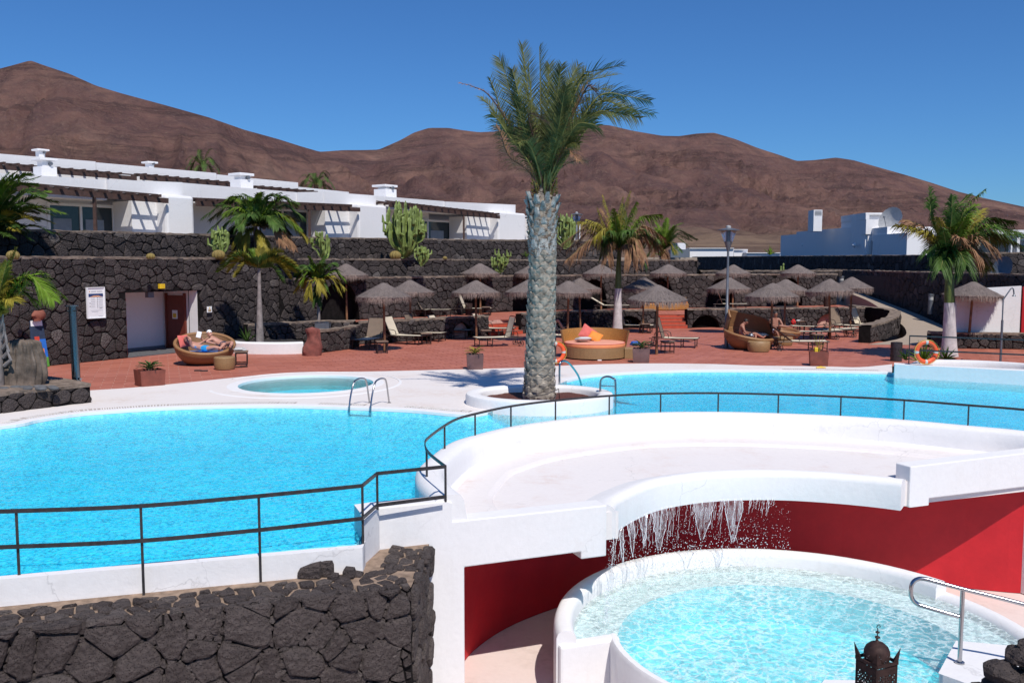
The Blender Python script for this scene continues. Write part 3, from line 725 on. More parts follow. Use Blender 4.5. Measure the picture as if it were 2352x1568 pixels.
stairs('left red tiled steps beside the palm trunk up to the terrace', *ST1)
stairs('red tiled steps behind the umbrella post at mid terrace', *ST2)

# ---- lava walls
S_ = .36
dpa = Path(MW); dU = [dpa.u_of_px(290), dpa.u_of_px(452)]
main, mpa = stone_wall('tall dark lava wall with the toilet doorway on the left', MW, 0, 3.70, .34, 11, thick=.5, limit=300, door=(dU[0], dU[1], 2.42), u0=6)
stone_wall('uppermost lava retaining wall below the white bungalows', TW, 3.4, 4.6, .34, 12, limit=300, u0=6, ztop=lambda u: 4.55+.42*min(1, u/50))
stone_wall('lava wall with dark arched niches behind the umbrellas', AW, zt, 2.78, .33, 13, thick=.45,
           arches=[(781, 1.35, 2.0), (1090, .95, 1.6), (1207, .95, 1.85), (1364, .9, 1.85), (1517, .9, 1.85), (1654, 1.0, 1.8), (1811, 1.05, 1.85)], limit=300)
stone_wall('low lava terrace wall left of the left steps', BW1, 0, .96, .27, 14, arches=[(1062, .62, .72)], limit=120, thick=.4, niche=.4)
stone_wall('low lava terrace wall between the two flights of steps', BW2, 0, .98, .27, 15, arches=[(1447, .75, .68)], limit=150, thick=.4, niche=.4)
stone_wall('low lava terrace wall right of the right steps', BW3, 0, 1.02, .27, 16, arches=[(1622, .8, .68), (1905, .7, .7)], limit=200, thick=.4, niche=.4)
# planted beds between the terraces
bd = MB(); bd.poly([(x, y) for x, y in AW[:-1]]+[(19.5, 61), (12.5, 60.5)]+list(reversed(MW[5:])), 2.5, 2.66); struct('lower_planting_bed', bd, M['darksoil'])
bd = MB(); bd.poly([(x, y) for x, y in MW[:-1]]+[(12.3, 60)]+list(reversed(TW)), 3.4, 3.56); struct('upper_planting_bed', bd, M['darksoil'])
ug = MB(); ug.poly(TW+[(12.5, 62), (12.5, 70), (-60, 75), (-60, 20)], 3.3, 3.9); struct('bungalow_ground', ug, M['path'])
# right side end of the arched wall, stepped terraces
stone_wall('short stepped lava wall end right of the arched wall', [V2(P(1600, 705, zt)), (12.0, 61.5)], zt, 3.7, .4, 17, limit=60)
stone_wall('low far lava kerb above the right umbrellas', [(12.4, 60.3), (17, 60.6), (22.5, 62.5)], 2.6, 3.0, .35, 18, limit=60)
# curved low planter wall left of the terrace
CWL = [P(a, b, 0) for a, b in [(640, 786), (700, 779)]]
cw = [V2(P(571, 805, 0)) for _ in ()]
cwp = [V2(P(728, 811.5, 0)), V2(P(770, 806, 0)), V2(P(812, 800, 0)), V2(P(826, 794, 0)), (-6.75, 40.2), (-7.6, 41), (-8.8, 40.7), (-9.9, 39.6), (-10.6, 38.3)]
stone_wall('low curved lava planter wall beside the red boulder', cwp[:4], 0, .86, .28, 19, limit=150, thick=.42)
stone_wall('low curved lava planter wall behind the metal bin', [(-10.9, 37.6), (-9.4, 38.9), (-8.2, 39.9), (-6.9, 39.9)], 0, .97, .3, 20, limit=150, thick=.42)
# ramp and right hand walls
rp = MB(); ra = [P(2003, 789, 0), P(2143, 789, 0)]
rl = [Vector((15.6, 38.5, 0)), Vector((18.0, 42.0, .1)), Vector((19.6, 45.5, .3)), Vector((20.4, 49, .62)), Vector((21.3, 53, .95)), Vector((22.2, 57.5, 1.25)), Vector((22.8, 63, 1.6)), Vector((24, 72, 2.0))]
rr = [Vector((18.4, 38.9, 0)), Vector((21.2, 43.5, .12)), Vector((21.9, 46.7, .4)), Vector((22.3, 50, .7)), Vector((22.7, 54, 1.0)), Vector((23.2, 58.5, 1.3)), Vector((23.8, 64, 1.65)), Vector((25.2, 73, 2.05))]
rl[0] = P(2003, 790, .0)+Vector((-.3, -.3, 0)); rr[0] = P(2143, 792, 0)+Vector((.8, -.2, 0)); rl[0].z = rr[0].z = .006
rl, rr = catmull(rl, 4), catmull(rr, 4); n = len(rl)
rp.add(rl+rr, [(i, n+i, n+i+1, i+1) for i in range(n-1)]); rp.add(rl+[p+Vector((0, 0, -3)) for p in rl], [(i, i+1, n+i+1, n+i) for i in range(n-1)])
struct('concrete_ramp', rp, M['path'])
rw = [V2(P(1998, 788, 0)), V2(P(2030, 780.5, 0)), V2(P(2062, 768, 0)), V2(P(2066, 757, 0)), V2(P(2048, 748, .1)), (20.6, 51.3), (19.9, 53)]
stone_wall('low lava wall curving beside the concrete ramp', rw, 0, 1.0, .34, 21, limit=200, thick=.5, side=-1, ztop=lambda u: .74+.022*u, mat='lava')
RL = [(24.4, 74), (23.7, 62), (22.9, 54), (22.3, 46.7), (22, 39), (21.8, 30)]
stone_wall('long shaded lava wall right of the ramp', RL, 0, 3.0, .42, 23, limit=300, thick=.5, side=-1, zbot=lambda u: 0)
stone_wall('shaded upper lava boundary wall at the right', [(29.5, 150), (27, 100), (26.2, 75), (26, 54.5)], 2.6, 4.3, .5, 24, limit=250, thick=.5, ztop=lambda u: 4.55-.006*u)
stone_wall('sunlit grey lava wall at the far right', [(26, 54.5), (33, 54.8)], 2.6, 4.12, .42, 25, limit=150, thick=.5)
ub = MB(); ub.poly([(22.3, 46), (22.1, 38), (34, 38), (34, 54.6), (26.2, 54.5), (27, 75), (28, 118), (26, 118), (24.6, 75), (22.9, 54)], 1.5, 2.72); struct('raised_bed', ub, M['darksoil'])
# ---- foreground: curved parapet and shelf of the waterfall
pb = MB(); pp = [Vector((p.x, p.y, 0)) for p in rail]
prof = [(.15, -1.3), (.16, .18), (.14, .26), (.08, .315), (0, .335), (-.14, .335), (-.22, .315), (-.265, .25), (-.29, .1), (-.32, -.09), (-.37, -.13), (-.46, -.14)]
sweep(pb, pp, prof)
par = tag(pb.build('curved_parapet', M['white'], smooth=True), 'long curved white parapet between the pool and the waterfall shelf', 'parapet')
led = MB(); sweep(led, [p for p in pp if not (p.x > 5 and p.y < FY+FS*p.x+1.15)], [(-.40, -.4), (-.40, -.135), (-.95, -.145), (-1.03, -.17), (-1.08, -.24), (-1.1, -.4)]); led.build('ledge', M['shelf'], par, smooth=False)
lip = catmull([Vector((1.5, 13.42, 0))]+[P(a, b, -.1) for a, b in [(1420, 1140), (1500, 1105), (1600, 1088), (1700, 1082), (1800, 1082), (1900, 1087), (2000, 1095), (2072, 1103)]], 6)
lip = [Vector((p.x, p.y, 0)) for p in lip]
fl = MB(); inn = offset(pp, -.5); fl_loop = [V2(p) for p in inn if p.y > FY+FS*p.x+.1]+[(9.9, FY+FS*9.9+.05), (7.2, FY+FS*7.2+.1)]+[V2(p) for p in reversed(offset(lip, .3)) if p.y > FY+FS*p.x+.05]+[(1.6, FY+FS*1.6+.2), (-.7, FY+FS*-.7+.2)]
def shelf_z(x, y): return 0
fl.poly(fl_loop, -.62, -.2, bottom=True); sh = struct('waterfall_shelf', fl, M['shelf'])
lp = MB(); sweep(lp, lip, [(.55, -.4), (.5, -.192), (.32, -.15), (.16, -.105), (.06, -.10), (0, -.125), (-.035, -.16), (-.05, -.21), (-.05, -.60), (.5, -.60)])
tag(lp.build('waterfall_lip', M['white'], smooth=True), 'curved white overflow lip over the red wall', 'lip')
# facade
xa = FP(868, 1168)[0]; x1 = FP(1040, 1200)[0]; x2 = FP(1067, 1305)[0]; x3 = FP(1394, 1155)[0]
ztop_b = .26; mb_ = MB()
facade_solid(mb_, [(xa, -2.64), (x2, -2.64), (x2, -.70), (FP(1335, 1245)[0], -.69), (FP(1335, 1245)[0], -.80), (x3, -.80), (x3, -.035), (x1, -.035), (x1, ztop_b-.03), (x1-.06, ztop_b), (xa, ztop_b)], .34)
fc = tag(mb_.build('facade_beam', M['white'], bevel=.018), 'white beam and pillar left of the waterfall opening', 'facade')
m = MB(); a0 = P(835, 1195, ztop_b); f0 = Vector((xa, FY+FS*xa, 0)); m.poly([V2(a0), (f0.x+.02, f0.y+.0), (f0.x-fn.x*.34, f0.y-fn.y*.34), (f0.x-.35, f0.y+.18), (a0.x-.12, a0.y+.42)], -2.6, ztop_b-.004, bottom=True); m.build('end_block', M['white'], fc, bevel=.015)
mb_ = MB(); r0 = FP(2092, 1070)[0]; r1 = FP(2135, 1133)[0]
facade_solid(mb_, [(r0, -.64), (r1, -.64), (r1, -.52), (9.62, -.52), (9.62, -2.64), (10.9, -2.64), (10.9, .13), (9.6, .11), (r0, .07)], .34)
tag(mb_.build('facade_beam', M['white'], bevel=.018), 'white beam and pillar right of the waterfall opening', 'facade')
# low parapet of the left pool, in front the brown lava wall
m = MB(); n0, n1, n2 = nearL; dN = Vector((.28, -.95, 0)).normalized()
m.poly([V2(n0), V2(n0+dN*.13), V2(n1+dN*.13), V2(n2+dN*.13), V2(a0+Vector((.02, .0, 0))), V2(n2+Vector((.0, .16, 0))), V2(n2), V2(n1)], -2.6, .0)
tag(m.build('low_pool_parapet', M['white'], bevel=.02), 'low white parapet holding the left pool above the lava wall', 'parapet')
ZL = -.275
fw = [P(-420, 1480, ZL), P(0, 1440, ZL), P(480, 1392, ZL), P(944, 1341, ZL)]
o, fpa = stone_wall('brown lava stone wall in the left foreground', [V2(p) for p in fw], -2.65, ZL, .36, 31, thick=.3, limit=230, mat='lava_near', depth=.085, fine=True, gap=.011, cap=False, core='lava_core', drop=.22) if False else (None, None)
o = thing('foreground_lava_wall', 'brown lava stone wall in the left foreground under the railing', 'wall'); fpa = Path([V2(p) for p in fw], -1)
corner = Vector(V2(fw[-1])); side_end = Vector((-1.13, 12.26)); spa = Path([corner, side_end], -1)
c = MB(); back = [V2(n0+dN*.13), V2(n1+dN*.13), V2(n2+dN*.13), V2(a0), (xa+.02, FY+FS*xa-.005), (side_end.x, side_end.y)]
cl = [V2(p) for p in fw]+list(reversed(back)); c.poly(cl, -2.65, ZL-.035, side=False); c.build('mortar_top', M['mortar'], o)
c = MB(); c.add([(x, y, z) for z in (-2.65, ZL-.036) for x, y in cl], [(k, (k+1) % len(cl), len(cl)+(k+1) % len(cl), len(cl)+k) for k in range(len(cl))]); c.build('core', M['lava_core'], o)
rg = random.Random(31)
stones(o, fpa.map, 0, fpa.len, -2.6, ZL, .31, rg, M['lava_near'], .013, .10, limit=190, fine=True, drop=.36)
stones(o, spa.map, 0, spa.len, -2.6, ZL, .30, rg, M['lava_near'], .013, .07, limit=40, fine=True, drop=.2)
stones(o, fpa.map, 0, fpa.len, -2.6, ZL, .10, rg, M['lava_near'], .008, .05, limit=0, drop=.25, name='wedge_stone')
def topmap(u, v, d):
    p, nn = fpa.at(u); q = p-nn*v; return (q.x, q.y, ZL-.035+d*.7+.02*noise.noise(Vector((q.x*2, q.y*2, 0))))
usplit = fpa.len-.58
stones(o, topmap, 0, fpa.len-.64, -.03, .55, .19, rg, M['lava_near'], .011, .06, limit=110, fine=False, drop=.15, name='top_stone')
stones(o, topmap, fpa.len-.62, fpa.len, -.02, .72, .17, rg, M['lava_near'], .010, .05, limit=40, drop=.15, name='top_stone')
def sidetop(u, v, d):
    p, nn = spa.at(v); q = p-nn*u; return (q.x, q.y, ZL-.045+d*.6)
stones(o, sidetop, -.03, .50, .55, 1.5, .17, rg, M['lava_near'], .010, .07, limit=50, drop=.15, name='top_stone')
for px, py, s in ((715, 1308, .17), (745, 1305, .14), (725, 1300, .1), (802, 1311, .09), (770, 1318, .06)):
    p = P(px, py, ZL+.05); m = MB(); q = stone_geo([(-s, -s*.6), (s*.8, -s*.7), (s, s*.5), (-s*.7, s*.6)], .01, s*.9, rg, lambda u, v, d: (u, v, d)); m.add(q[0], q[1], .5)
    m.build('loose_stone', M['lava_near'], o, loc=(p.x, p.y, ZL))
# right pillar of lava rocks bottom right, lantern ledge
# ---- red wall
redp = catmull([Vector((-.70, 12.75, 0)), Vector((-.74, 13.7, 0)), Vector((-.2, 14.85, 0)), Vector((.72, 15.85, 0)), Vector((2.1, 16.8, 0)), Vector((4.2, 17.3, 0)), Vector((6.4, 17.35, 0)), Vector((8.3, 17.0, 0)), Vector((9.7, 16.62, 0)), Vector((10.6, 16.9, 0))], 6)
m = MB(); sweep(m, redp, [(.3, -2.64), (.3, -.605), (0, -.605), (0, -2.64)]); tag(m.build('red_wall', M['red']), 'curved deep red wall behind the waterfall', 'wall')
# ---- round plunge pool
JC = Vector((4.05, 12.7)); JR, JI = 3.45, 2.52; JW = -1.86
def jp(r, a): return Vector((JC.x+r*math.cos(rad(a)), JC.y+r*math.sin(rad(a)), 0))
jo = thing('plunge_pool', 'round white plunge pool under the waterfall', 'pool', (0, 0, 0))
arc = [jp(JR, a) for a in range(186, 26, -4)]          # left -> back -> right
m = MB(); sweep(m, arc, [(0, -2.64), (0, -1.70), (-.03, -1.63), (-.08, -1.60), (-.2, -1.60), (-.25, -1.63), (-.28, -1.70), (-.28, -2.0)]); m.build('high_rim', M['white'], jo, smooth=True)
arc = [jp(JR, a) for a in range(34, -44, -4)]
m = MB(); sweep(m, arc, [(0, -2.64), (0, -1.84), (-.04, -1.78), (-.1, -1.76), (-.2, -1.78), (-.26, -1.85), (-.3, -2.0)]); m.build('low_rim', M['white'], jo, smooth=True)
arc = [jp(JI+.15, a) for a in range(332, 176, -4)]
m = MB(); sweep(m, arc, [(0, -2.64), (0, -1.83), (-.03, -1.78), (-.07, -1.77), (-.11, -1.78), (-.14, -1.83), (-.15, -2.9)]); m.build('front_rim', M['white'], jo, smooth=True)
m = MB(); m.bar(jp(JI+.02, 181)+Vector((0, 0, -2.21)), jp(JR-.02, 186)+Vector((0, 0, -2.21)), .2, .86); m.build('notch_wall', M['white'], jo, bevel=.04)
m = MB(); m.add([(p.x, p.y, -1.97) for p in [jp(JI, a) for a in range(-40, 184, 4)]+[jp(JR-.2, a) for a in range(-40, 184, 4)]], [(i, i+56, i+57, i+1) for i in range(55)])
m.build('underwater_bench', M['poolwall'], jo)
m = MB(); q = [jp(JI, a) for a in range(-40, 184, 4)]; m.add([(p.x, p.y, z) for z in (-1.97, -2.62) for p in q], [(i, i+1, i+57, i+56) for i in range(55)]); m.build('deep_side_wall', M['jacfloor'], jo)
m = MB(); m.poly([V2(jp(JI+.1, a)) for a in range(0, 360, 8)], 0, -2.62, side=False); m.build('basin_floor', M['jacfloor'], jo)
wl = [V2(jp(JR-.15, a)) for a in range(-42, 184, 4)]+[V2(jp(JI+.06, a)) for a in range(184, 318, 6)]
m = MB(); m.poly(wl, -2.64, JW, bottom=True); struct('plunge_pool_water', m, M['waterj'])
# entry platform bottom right
pl = [P(2160, 1530, -1.62), P(2190, 1488, -1.62), P(2352, 1520, -1.62)]
m = MB(); m.poly([V2(P(2155, 1545, -1.6)), V2(P(2420, 1640, -1.6)), V2(P(2520, 1500, -1.6)), V2(P(2196, 1470, -1.6))], -2.64, -1.6); tag(m.build('entry_platform', M['white'], bevel=.06), 'small white entry platform holding the steel handrail', 'platform')
m = MB(); m.poly([V2(P(1800, 1700, -1.6)), V2(P(1985, 1700, -1.6)), V2(P(1990, 1561, -1.6)), V2(P(1893, 1560, -1.6))], -2.64, -1.6); tag(m.build('white_step_block', M['white'], bevel=.05), 'white step block at the bottom edge left of the lantern', 'step')
# ---- palm planter ring in the pool
PCc = Vector((.69, 22.85)); 
def pe(r, a): return Vector((PCc.x+(1.86+r)*math.cos(a), PCc.y+(1.62+r)*math.sin(a), 0))
ring = [pe(0, -k*math.pi/32) for k in range(64)]
m = MB(); sweep(m, ring, [(0, -1.3), (.0, .20), (-.03, .255), (-.08, .27), (-.3, .27), (-.35, .25), (-.38, .2), (-.38, 0.0)], closed=True, capends=False)
pt = tag(m.build('palm_planter', M['white'], smooth=True), 'round white planter ring at the foot of the big date palm', 'planter')
m = MB(); n = 36; vs = [(PCc.x, PCc.y, .12)]; fs = []
for r_ in range(1, 7):
    for k in range(n):
        a = 2*math.pi*k/n; q = pe(-.3, a); x, y = PCc.x+(q.x-PCc.x)*r_/6, PCc.y+(q.y-PCc.y)*r_/6; vs.append((x, y, .10+.05*noise.noise(Vector((x*3, y*3, 0)))))
fs = [(0, 1+k, 1+(k+1) % n) for k in range(n)]+[(1+r_*n+k, 1+(r_+1)*n+k, 1+(r_+1)*n+(k+1) % n, 1+r_*n+(k+1) % n) for r_ in range(5) for k in range(n)]
m.add(vs, fs); m.build('soil', M['soil'], pt, smooth=True)
# ---- right raised white wall and bed behind it
e0, e1 = P(2049, 861, 0), P(2352, 878, 0); dd_ = (e1-e0).normalized(); nb = Vector((-dd_.y, dd_.x, 0)); eE = e0+dd_*10
m = MB(); m.poly([V2(e0+Vector((0, -.12, 0))), V2(eE+Vector((0, -.12, 0))), V2(eE+nb*.45), V2(e0+nb*.45)], -1.2, .35)
tag(m.build('raised_white_wall', M['white'], bevel=.03), 'raised white wall along the right end of the far pool', 'wall')
bp = catmull([e0+nb*.5+dd_*.5, e0+nb*1.5+dd_*.75, e0+nb*2.1+dd_*2.2, e0+nb*1.9+dd_*3.6, e0+nb*1.2+dd_*4.4, e0+nb*.75+dd_*5.6, e0+nb*.7+dd_*8], 6); bp = [Vector((p.x, p.y, 0)) for p in bp]
m = MB(); sweep(m, bp, [(0, -.1), (.02, .28), (.0, .36), (-.1, .4), (-.2, .38), (-.25, .3), (-.25, .0)]); bdr = tag(m.build('curved_bed_border', M['white'], smooth=True), 'rounded white border of the plant bed by the right palm', 'border')
m = MB(); m.poly([V2(e0+nb*.4+dd_*.4)]+[V2(p) for p in offset(bp, -.1)]+[V2(eE+nb*.4)], 0, .2, side=False); m.build('bed_soil', M['soil'], bdr)
# ---- left low lava planter, white kerb bench
stone_wall('low dark lava planter wall at the left pool corner', [V2(p) for p in WL], 0, .46, .36, 41, thick=2.2, limit=60, depth=.07, fine=True)
kb = catmull([P(470, 800, 0), P(520, 809, 0), P(560, 812.5, 0), P(640, 813.5, 0), P(697, 812, 0)], 6)
m = MB(); sweep(m, kb, [(0, -.05), (0, .40), (.04, .45), (.3, .45), (.33, .4), (.33, 0)]); tag(m.build('white_kerb_bench', M['white'], smooth=False), 'low white curved bench wall left of the red boulder', 'bench')
m = MB(); m.poly([V2(p) for p in offset(kb, .2)]+[(-7.9, 36), (-9.2, 38.2), (-11.5, 38.3), (-12.6, 36.4)], 0, .34, side=False); struct('bench_planting_bed', m, M['darksoil'])
# ================================================================ BUILDINGS
def DF(px, far=0.): return 1/((1/35.5)+(1/64.-1/35.5)*px/1200.)*(1+far)
def FX(px, far=0.): Y = DF(px, far); p = A(px, 600, Y); return Vector((p.x, Y, 0))
class Local:          # frame along a far facade: u along, n towards the camera
    def __init__(s, a, b):
        s.o = Vector((a.x, a.y, 0)); s.t = Vector((b.x-a.x, b.y-a.y, 0)).normalized(); s.n = Vector((s.t.y, -s.t.x, 0))
    def u(s, px, n=0.):   # u where the ray through px crosses the line offset n
        r = ray(px, 700); o = s.o+s.n*n; d = Vector((r.x, r.y)); t = Vector((s.t.x, s.t.y)); k = d.x*t.y-d.y*t.x
        lam = (o.x*t.y-o.y*t.x)/k; return (Vector((d.x*lam, d.y*lam, 0))-o).dot(s.t)
    def z(s, px, py, n=0.):
        u = s.u(px, n); q = s.o+s.t*u+s.n*n; return A(px, py, q.y).z
    def box(s, mb, u0, u1, n0, n1, z0, z1, z2=None):
        """z2: top at u1 if sloping"""
        vs = []
        for z in (0, 1):
            for u, n in ((u0, n0), (u1, n0), (u1, n1), (u0, n1)):
                p = s.o+s.t*u+s.n*n; vs.append((p.x, p.y, (z1 if (z2 is None or u == u0) else z2) if z else z0))
        mb.add(vs, [(3, 2, 1, 0), (4, 5, 6, 7), (0, 1, 5, 4), (1, 2, 6, 5), (2, 3, 7, 6), (3, 0, 4, 7)])
    def at(s, u, n, z): p = s.o+s.t*u+s.n*n; return Vector((p.x, p.y, z))
HL = Local(FX(0), FX(1200))
def part(L, parent, name, mat, *a, bevel=0., **k):
    m = MB(); L.box(m, *a, **k); return m.build(name, mat, parent, bevel=bevel, recalc=True)
def bungalow(label, x0, x1, yt0, yt1, ped, win, post, colx, beam, L=HL, jog=None):
    """pixel columns: x0..x1 whole unit, ped = pergola end px, win = (x0,x1,ytop), post px, colx = (x0,x1,ytop)"""
    u0, u1 = L.u(x0), L.u(x1); z0t, z1t = L.z(x0, yt0), L.z(x1, yt1); zb = 3.6
    o = thing('bungalow', label, 'house', L.at(u0, 0, zb)); base = o.location.copy()
    def pt(name, mat, a, b, n0, n1, za, zb_, z2=None, bevel=0., par=o):
        m = MB(); L.box(m, a, b, n0, n1, za, zb_, z2); m.v = [tuple(Vector(v)-base) for v in m.v]; return m.build(name, mat, par, bevel=bevel, recalc=True)
    uc0, uc1 = L.u(colx[0]), L.u(colx[1]); zc = L.z(colx[0], colx[2]); up = L.u(ped); zbm = L.z(post, beam[0]); zbe = L.z(ped, beam[1])
    zf = L.z(x0, beam[2], -1.0)
    pt('roof_parapet', M['housewhite'], u0, u1, -8, -.9, zf, z0t, z1t)
    pt('wall', M['housewhite'], u0+.01, u1-.01, -6, -2.2, zb, zf-.003)
    pt('column', M['housewhite'], uc0, uc1, -2.2, .12, zb, zc, bevel=.12)
    pt('side_wall', M['housewhite'], L.u(win[1], -2.0)+.15, uc0, -2.1, -.62, zb, min(zbm, zbe)-.02)
    # pergola
    zl = lambda u: zbm+(zbe-zbm)*(u-L.u(post))/max(.1, (up-L.u(post)))
    m = MB(); L.box(m, u0, up, .28, .42, 0, 0); 
    m = MB(); a, b = L.at(u0, .3, zl(u0)+.0)-base, L.at(up, .3, zl(up))-base; m.bar(a, b, .12, .22); m.build('pergola_beam', M['dwood'], o)
    k = int((up-u0)/.62)
    for i in range(k):
        u = u0+.2+i*.62; m = MB(); m.bar(L.at(u, -2.15, zl(u)+.17)-base, L.at(u, .62, zl(u)+.17)-base, .09, .12); m.build('rafter', M['dwood'], o)
    for n_ in (-1.5, -.7, .0): 
        m = MB(); m.bar(L.at(u0, n_, zl(u0)+.26)-base, L.at(up-.3, n_, zl(up-.3)+.26)-base, .1, .05); m.build('lath', M['dwood'], o)
    m = MB(); m.bar(L.at(L.u(post, .3), .3, zb)-base, L.at(L.u(post, .3), .3, zl(L.u(post))-.1)-base, .12); m.build('pergola_post', M['dwood'], o)
    # window
    a, b = L.u(win[0], -2.2), L.u(win[1], -2.2); zw = L.z(win[0], win[2], -2.2)
    f = pt('window', M['housewhite'], a-.1, b+.1, -2.19, -2.08, zw, zw+.12)
    mid = (a+b)/2-.05
    for p, q in ((a, mid-.05), (mid+.05, b)): 
        pt('pane', M['darkglass'], p, q, -2.19, -2.15, zb+.05, zw, par=f); pt('curtain', M['curtain'], p+(q-p)*.12, p+(q-p)*.72, -2.148, -2.14, zb+.05, zw-.55, par=f)
    for p in (a-.1, mid-.05, b): pt('window_frame', M['housewhite'], p, p+.1, -2.19, -2.08, zb, zw, par=f)
    return o
bungalow('nearest white bungalow at the far left above the lava walls', -140, 281, 383, 410.5, 384, (121, 263, 471), 226, (385, 449, 447), (449, 462, 437))
bungalow('white bungalow behind the bushy green palm', 449, 713, 417, 440, 820, (596, 706, 482), 714.5, (823, 888, 468), (478, 482, 466))
bungalow('white bungalow behind the tallest cactus', 888, 1047, 448, 461, 1139, (930, 1032, 506), 1066, (1142, 1204, 486), (491, 499, 480))
for lab, a, ya, b, yb, yl in (('white roof parapet section between the first and second bungalow', 281, 410, 450, 417, 449), ('white roof parapet section beside the large cactus', 771, 439, 888, 448, 470), ('white roof parapet section left of the big palm trunk', 1047, 462, 1204, 469.5, 488)):
    m = MB(); HL.box(m, HL.u(a)+.004, HL.u(b)-.004, -8, -.75, HL.z(a, yl), HL.z(a, ya), HL.z(b, yb)); tag(m.build('roof_section', M['housewhite'], recalc=True), lab, 'roof')
m = MB(); HL.box(m, HL.u(713)+.004, HL.u(771)-.004, -8, -.8, HL.z(713, 466), HL.z(713, 440), HL.z(771, 439)); tag(m.build('roof_section', M['housewhite'], recalc=True), 'short white roof step above the middle pergola', 'roof')
# fourth unit right of the palm
o4 = thing('bungalow', 'white bungalow half hidden behind the big palm trunk', 'house', HL.at(HL.u(1215), 0, 3.6)); bs = o4.location.copy()
def pt4(name, mat, *a, **k):
    m = MB(); HL.box(m, *a); m.v = [tuple(Vector(v)-bs) for v in m.v]; return m.build(name, mat, o4, recalc=True)
pt4('wall', M['housewhite'], HL.u(1215), HL.u(1386), -5, -2.2, 3.6, HL.z(1386, 503)); pt4('dark_opening', M['darkglass'], HL.u(1221), HL.u(1245), -2.2, -2.1, 3.6, HL.z(1221, 500))
pt4('pergola_beam', M['dwood'], HL.u(1240), HL.u(1378), -.1, .05, HL.z(1320, 514), HL.z(1320, 505)); pt4('pergola_post', M['dwood'], HL.u(1323), HL.u(1328), -.1, .05, 3.6, HL.z(1320, 513))
for k in range(9): pt4('rafter', M['dwood'], HL.u(1250+k*15), HL.u(1254+k*15), -2.1, .2, HL.z(1320, 505), HL.z(1320, 502))
# rear row of bungalows
BL = Local(FX(0, .32), FX(1200, .32))
def rear(label, x0, y0, x1, y1, yb, perg=None):
    o = thing('rear_bungalow', label, 'house', BL.at(BL.u(x0), 0, 3.9)); bs = o.location.copy()
    def q(name, mat, *a):
        m = MB(); BL.box(m, *a); m.v = [tuple(Vector(v)-bs) for v in m.v]; return m.build(name, mat, o, recalc=True)
    q('roof_parapet', M['housewhite'], BL.u(x0), BL.u(x1), -7, -.8, BL.z(x0, yb)-.6, BL.z(x0, y0), BL.z(x1, y1))
    q('wall', M['housewhite'], BL.u(x0)+.02, BL.u(x1)-.02, -6.5, -2.2, 3.9, BL.z(x0, yb)-.6)
    if perg:
        a, ya, b, yb2 = perg; ua, ub_ = BL.u(a), BL.u(b); za, zb_ = BL.z(a, ya), BL.z(b, yb2)
        m = MB(); m.bar(BL.at(ua, .4, za-.25)-bs, BL.at(ub_, .4, zb_-.25)-bs, .12, .22); m.build('pergola_beam', M['dwood'], o)
        for i in range(int((ub_-ua)/.7)):
            u = ua+.2+i*.7; z = za+(zb_-za)*(u-ua)/(ub_-ua); m = MB(); m.bar(BL.at(u, -.9, z-.06)-bs, BL.at(u, .7, z-.06)-bs, .1, .13); m.build('rafter', M['dwood'], o)
        m = MB(); m.bar(BL.at(ua, -.1, za)-bs, BL.at(ub_, -.1, zb_)-bs, .3, .05); m.build('lath', M['dwood'], o)
rear('rear row white bungalow at the far left with long dark pergola', -140, 336, 250, 369, 372, (-100, 364, 314, 401))
rear('rear row white bungalow with low chimney cap', 251, 371, 523, 396, 400, (323, 399, 557, 421))
rear('short rear row bungalow roof step behind the second chimney', 524, 399, 583, 405, 420)
rear('rear row white bungalow below the two roof palms', 584, 406, 708, 418, 432, (591, 427, 734, 440))
rear('last low rear roof section descending to the right', 709, 428, 823, 440, 450)
def chimney(label, x0, x1, yb, ym, yc0, yc1, L, n=-3.0, body=True, xb0=None, xb1=None):
    a, b = L.u(x0, n), L.u(x1, n); w_ = (b-a); o = thing('chimney', label, 'chimney', L.at(a, n, L.z(x0, yb, n))); bs = o.location.copy()
    def q(name, mat, *c, bevel=0.):
        m = MB(); L.box(m, *c); m.v = [tuple(Vector(v)-bs) for v in m.v]; return m.build(name, mat, o, recalc=True, bevel=bevel)
    if body: q('stack', M['housewhite'], a+w_*.06, b-w_*.06, n-w_*.9, n, L.z(x0, yb, n)-.8, L.z(x0, ym, n))
    q('neck', M['housewhite'], a+w_*.2, b-w_*.3, n-w_*.7, n-w_*.12, L.z(x0, ym, n)-(0 if body else .5), L.z(x0, yc1, n))
    q('cap', M['housewhite'], a, b, n-w_, n+.05, L.z(x0, yc1, n), L.z(x0, yc0, n), bevel=.02)
    m = MB(); p = L.at((a+b)/2+w_*.1, n-w_*.2, (L.z(x0, ym, n)+L.z(x0, yc1, n))/2)-bs; m.tube([p, p+L.n*w_*.3], w_*.09, 10); m.build('flue_pipe', M['zinc'], o)
chimney('white box chimney with flat cap on the nearest bungalow', 106, 146, 402, 381, 362, 367, HL)
chimney('small flat chimney cap on the rear roof at far left', 101, 128, 356, 353, 341, 345, BL, body=False)
chimney('small grey capped chimney on the rear roof in the middle', 350, 373, 380, 376, 370, 374, BL, body=False)
chimney('white chimney above the bushy green palm', 557, 590, 428, 411, 396, 402, HL)
chimney('white chimney behind the top of the large cactus', 887, 915, 449, 433, 423, 428, HL)
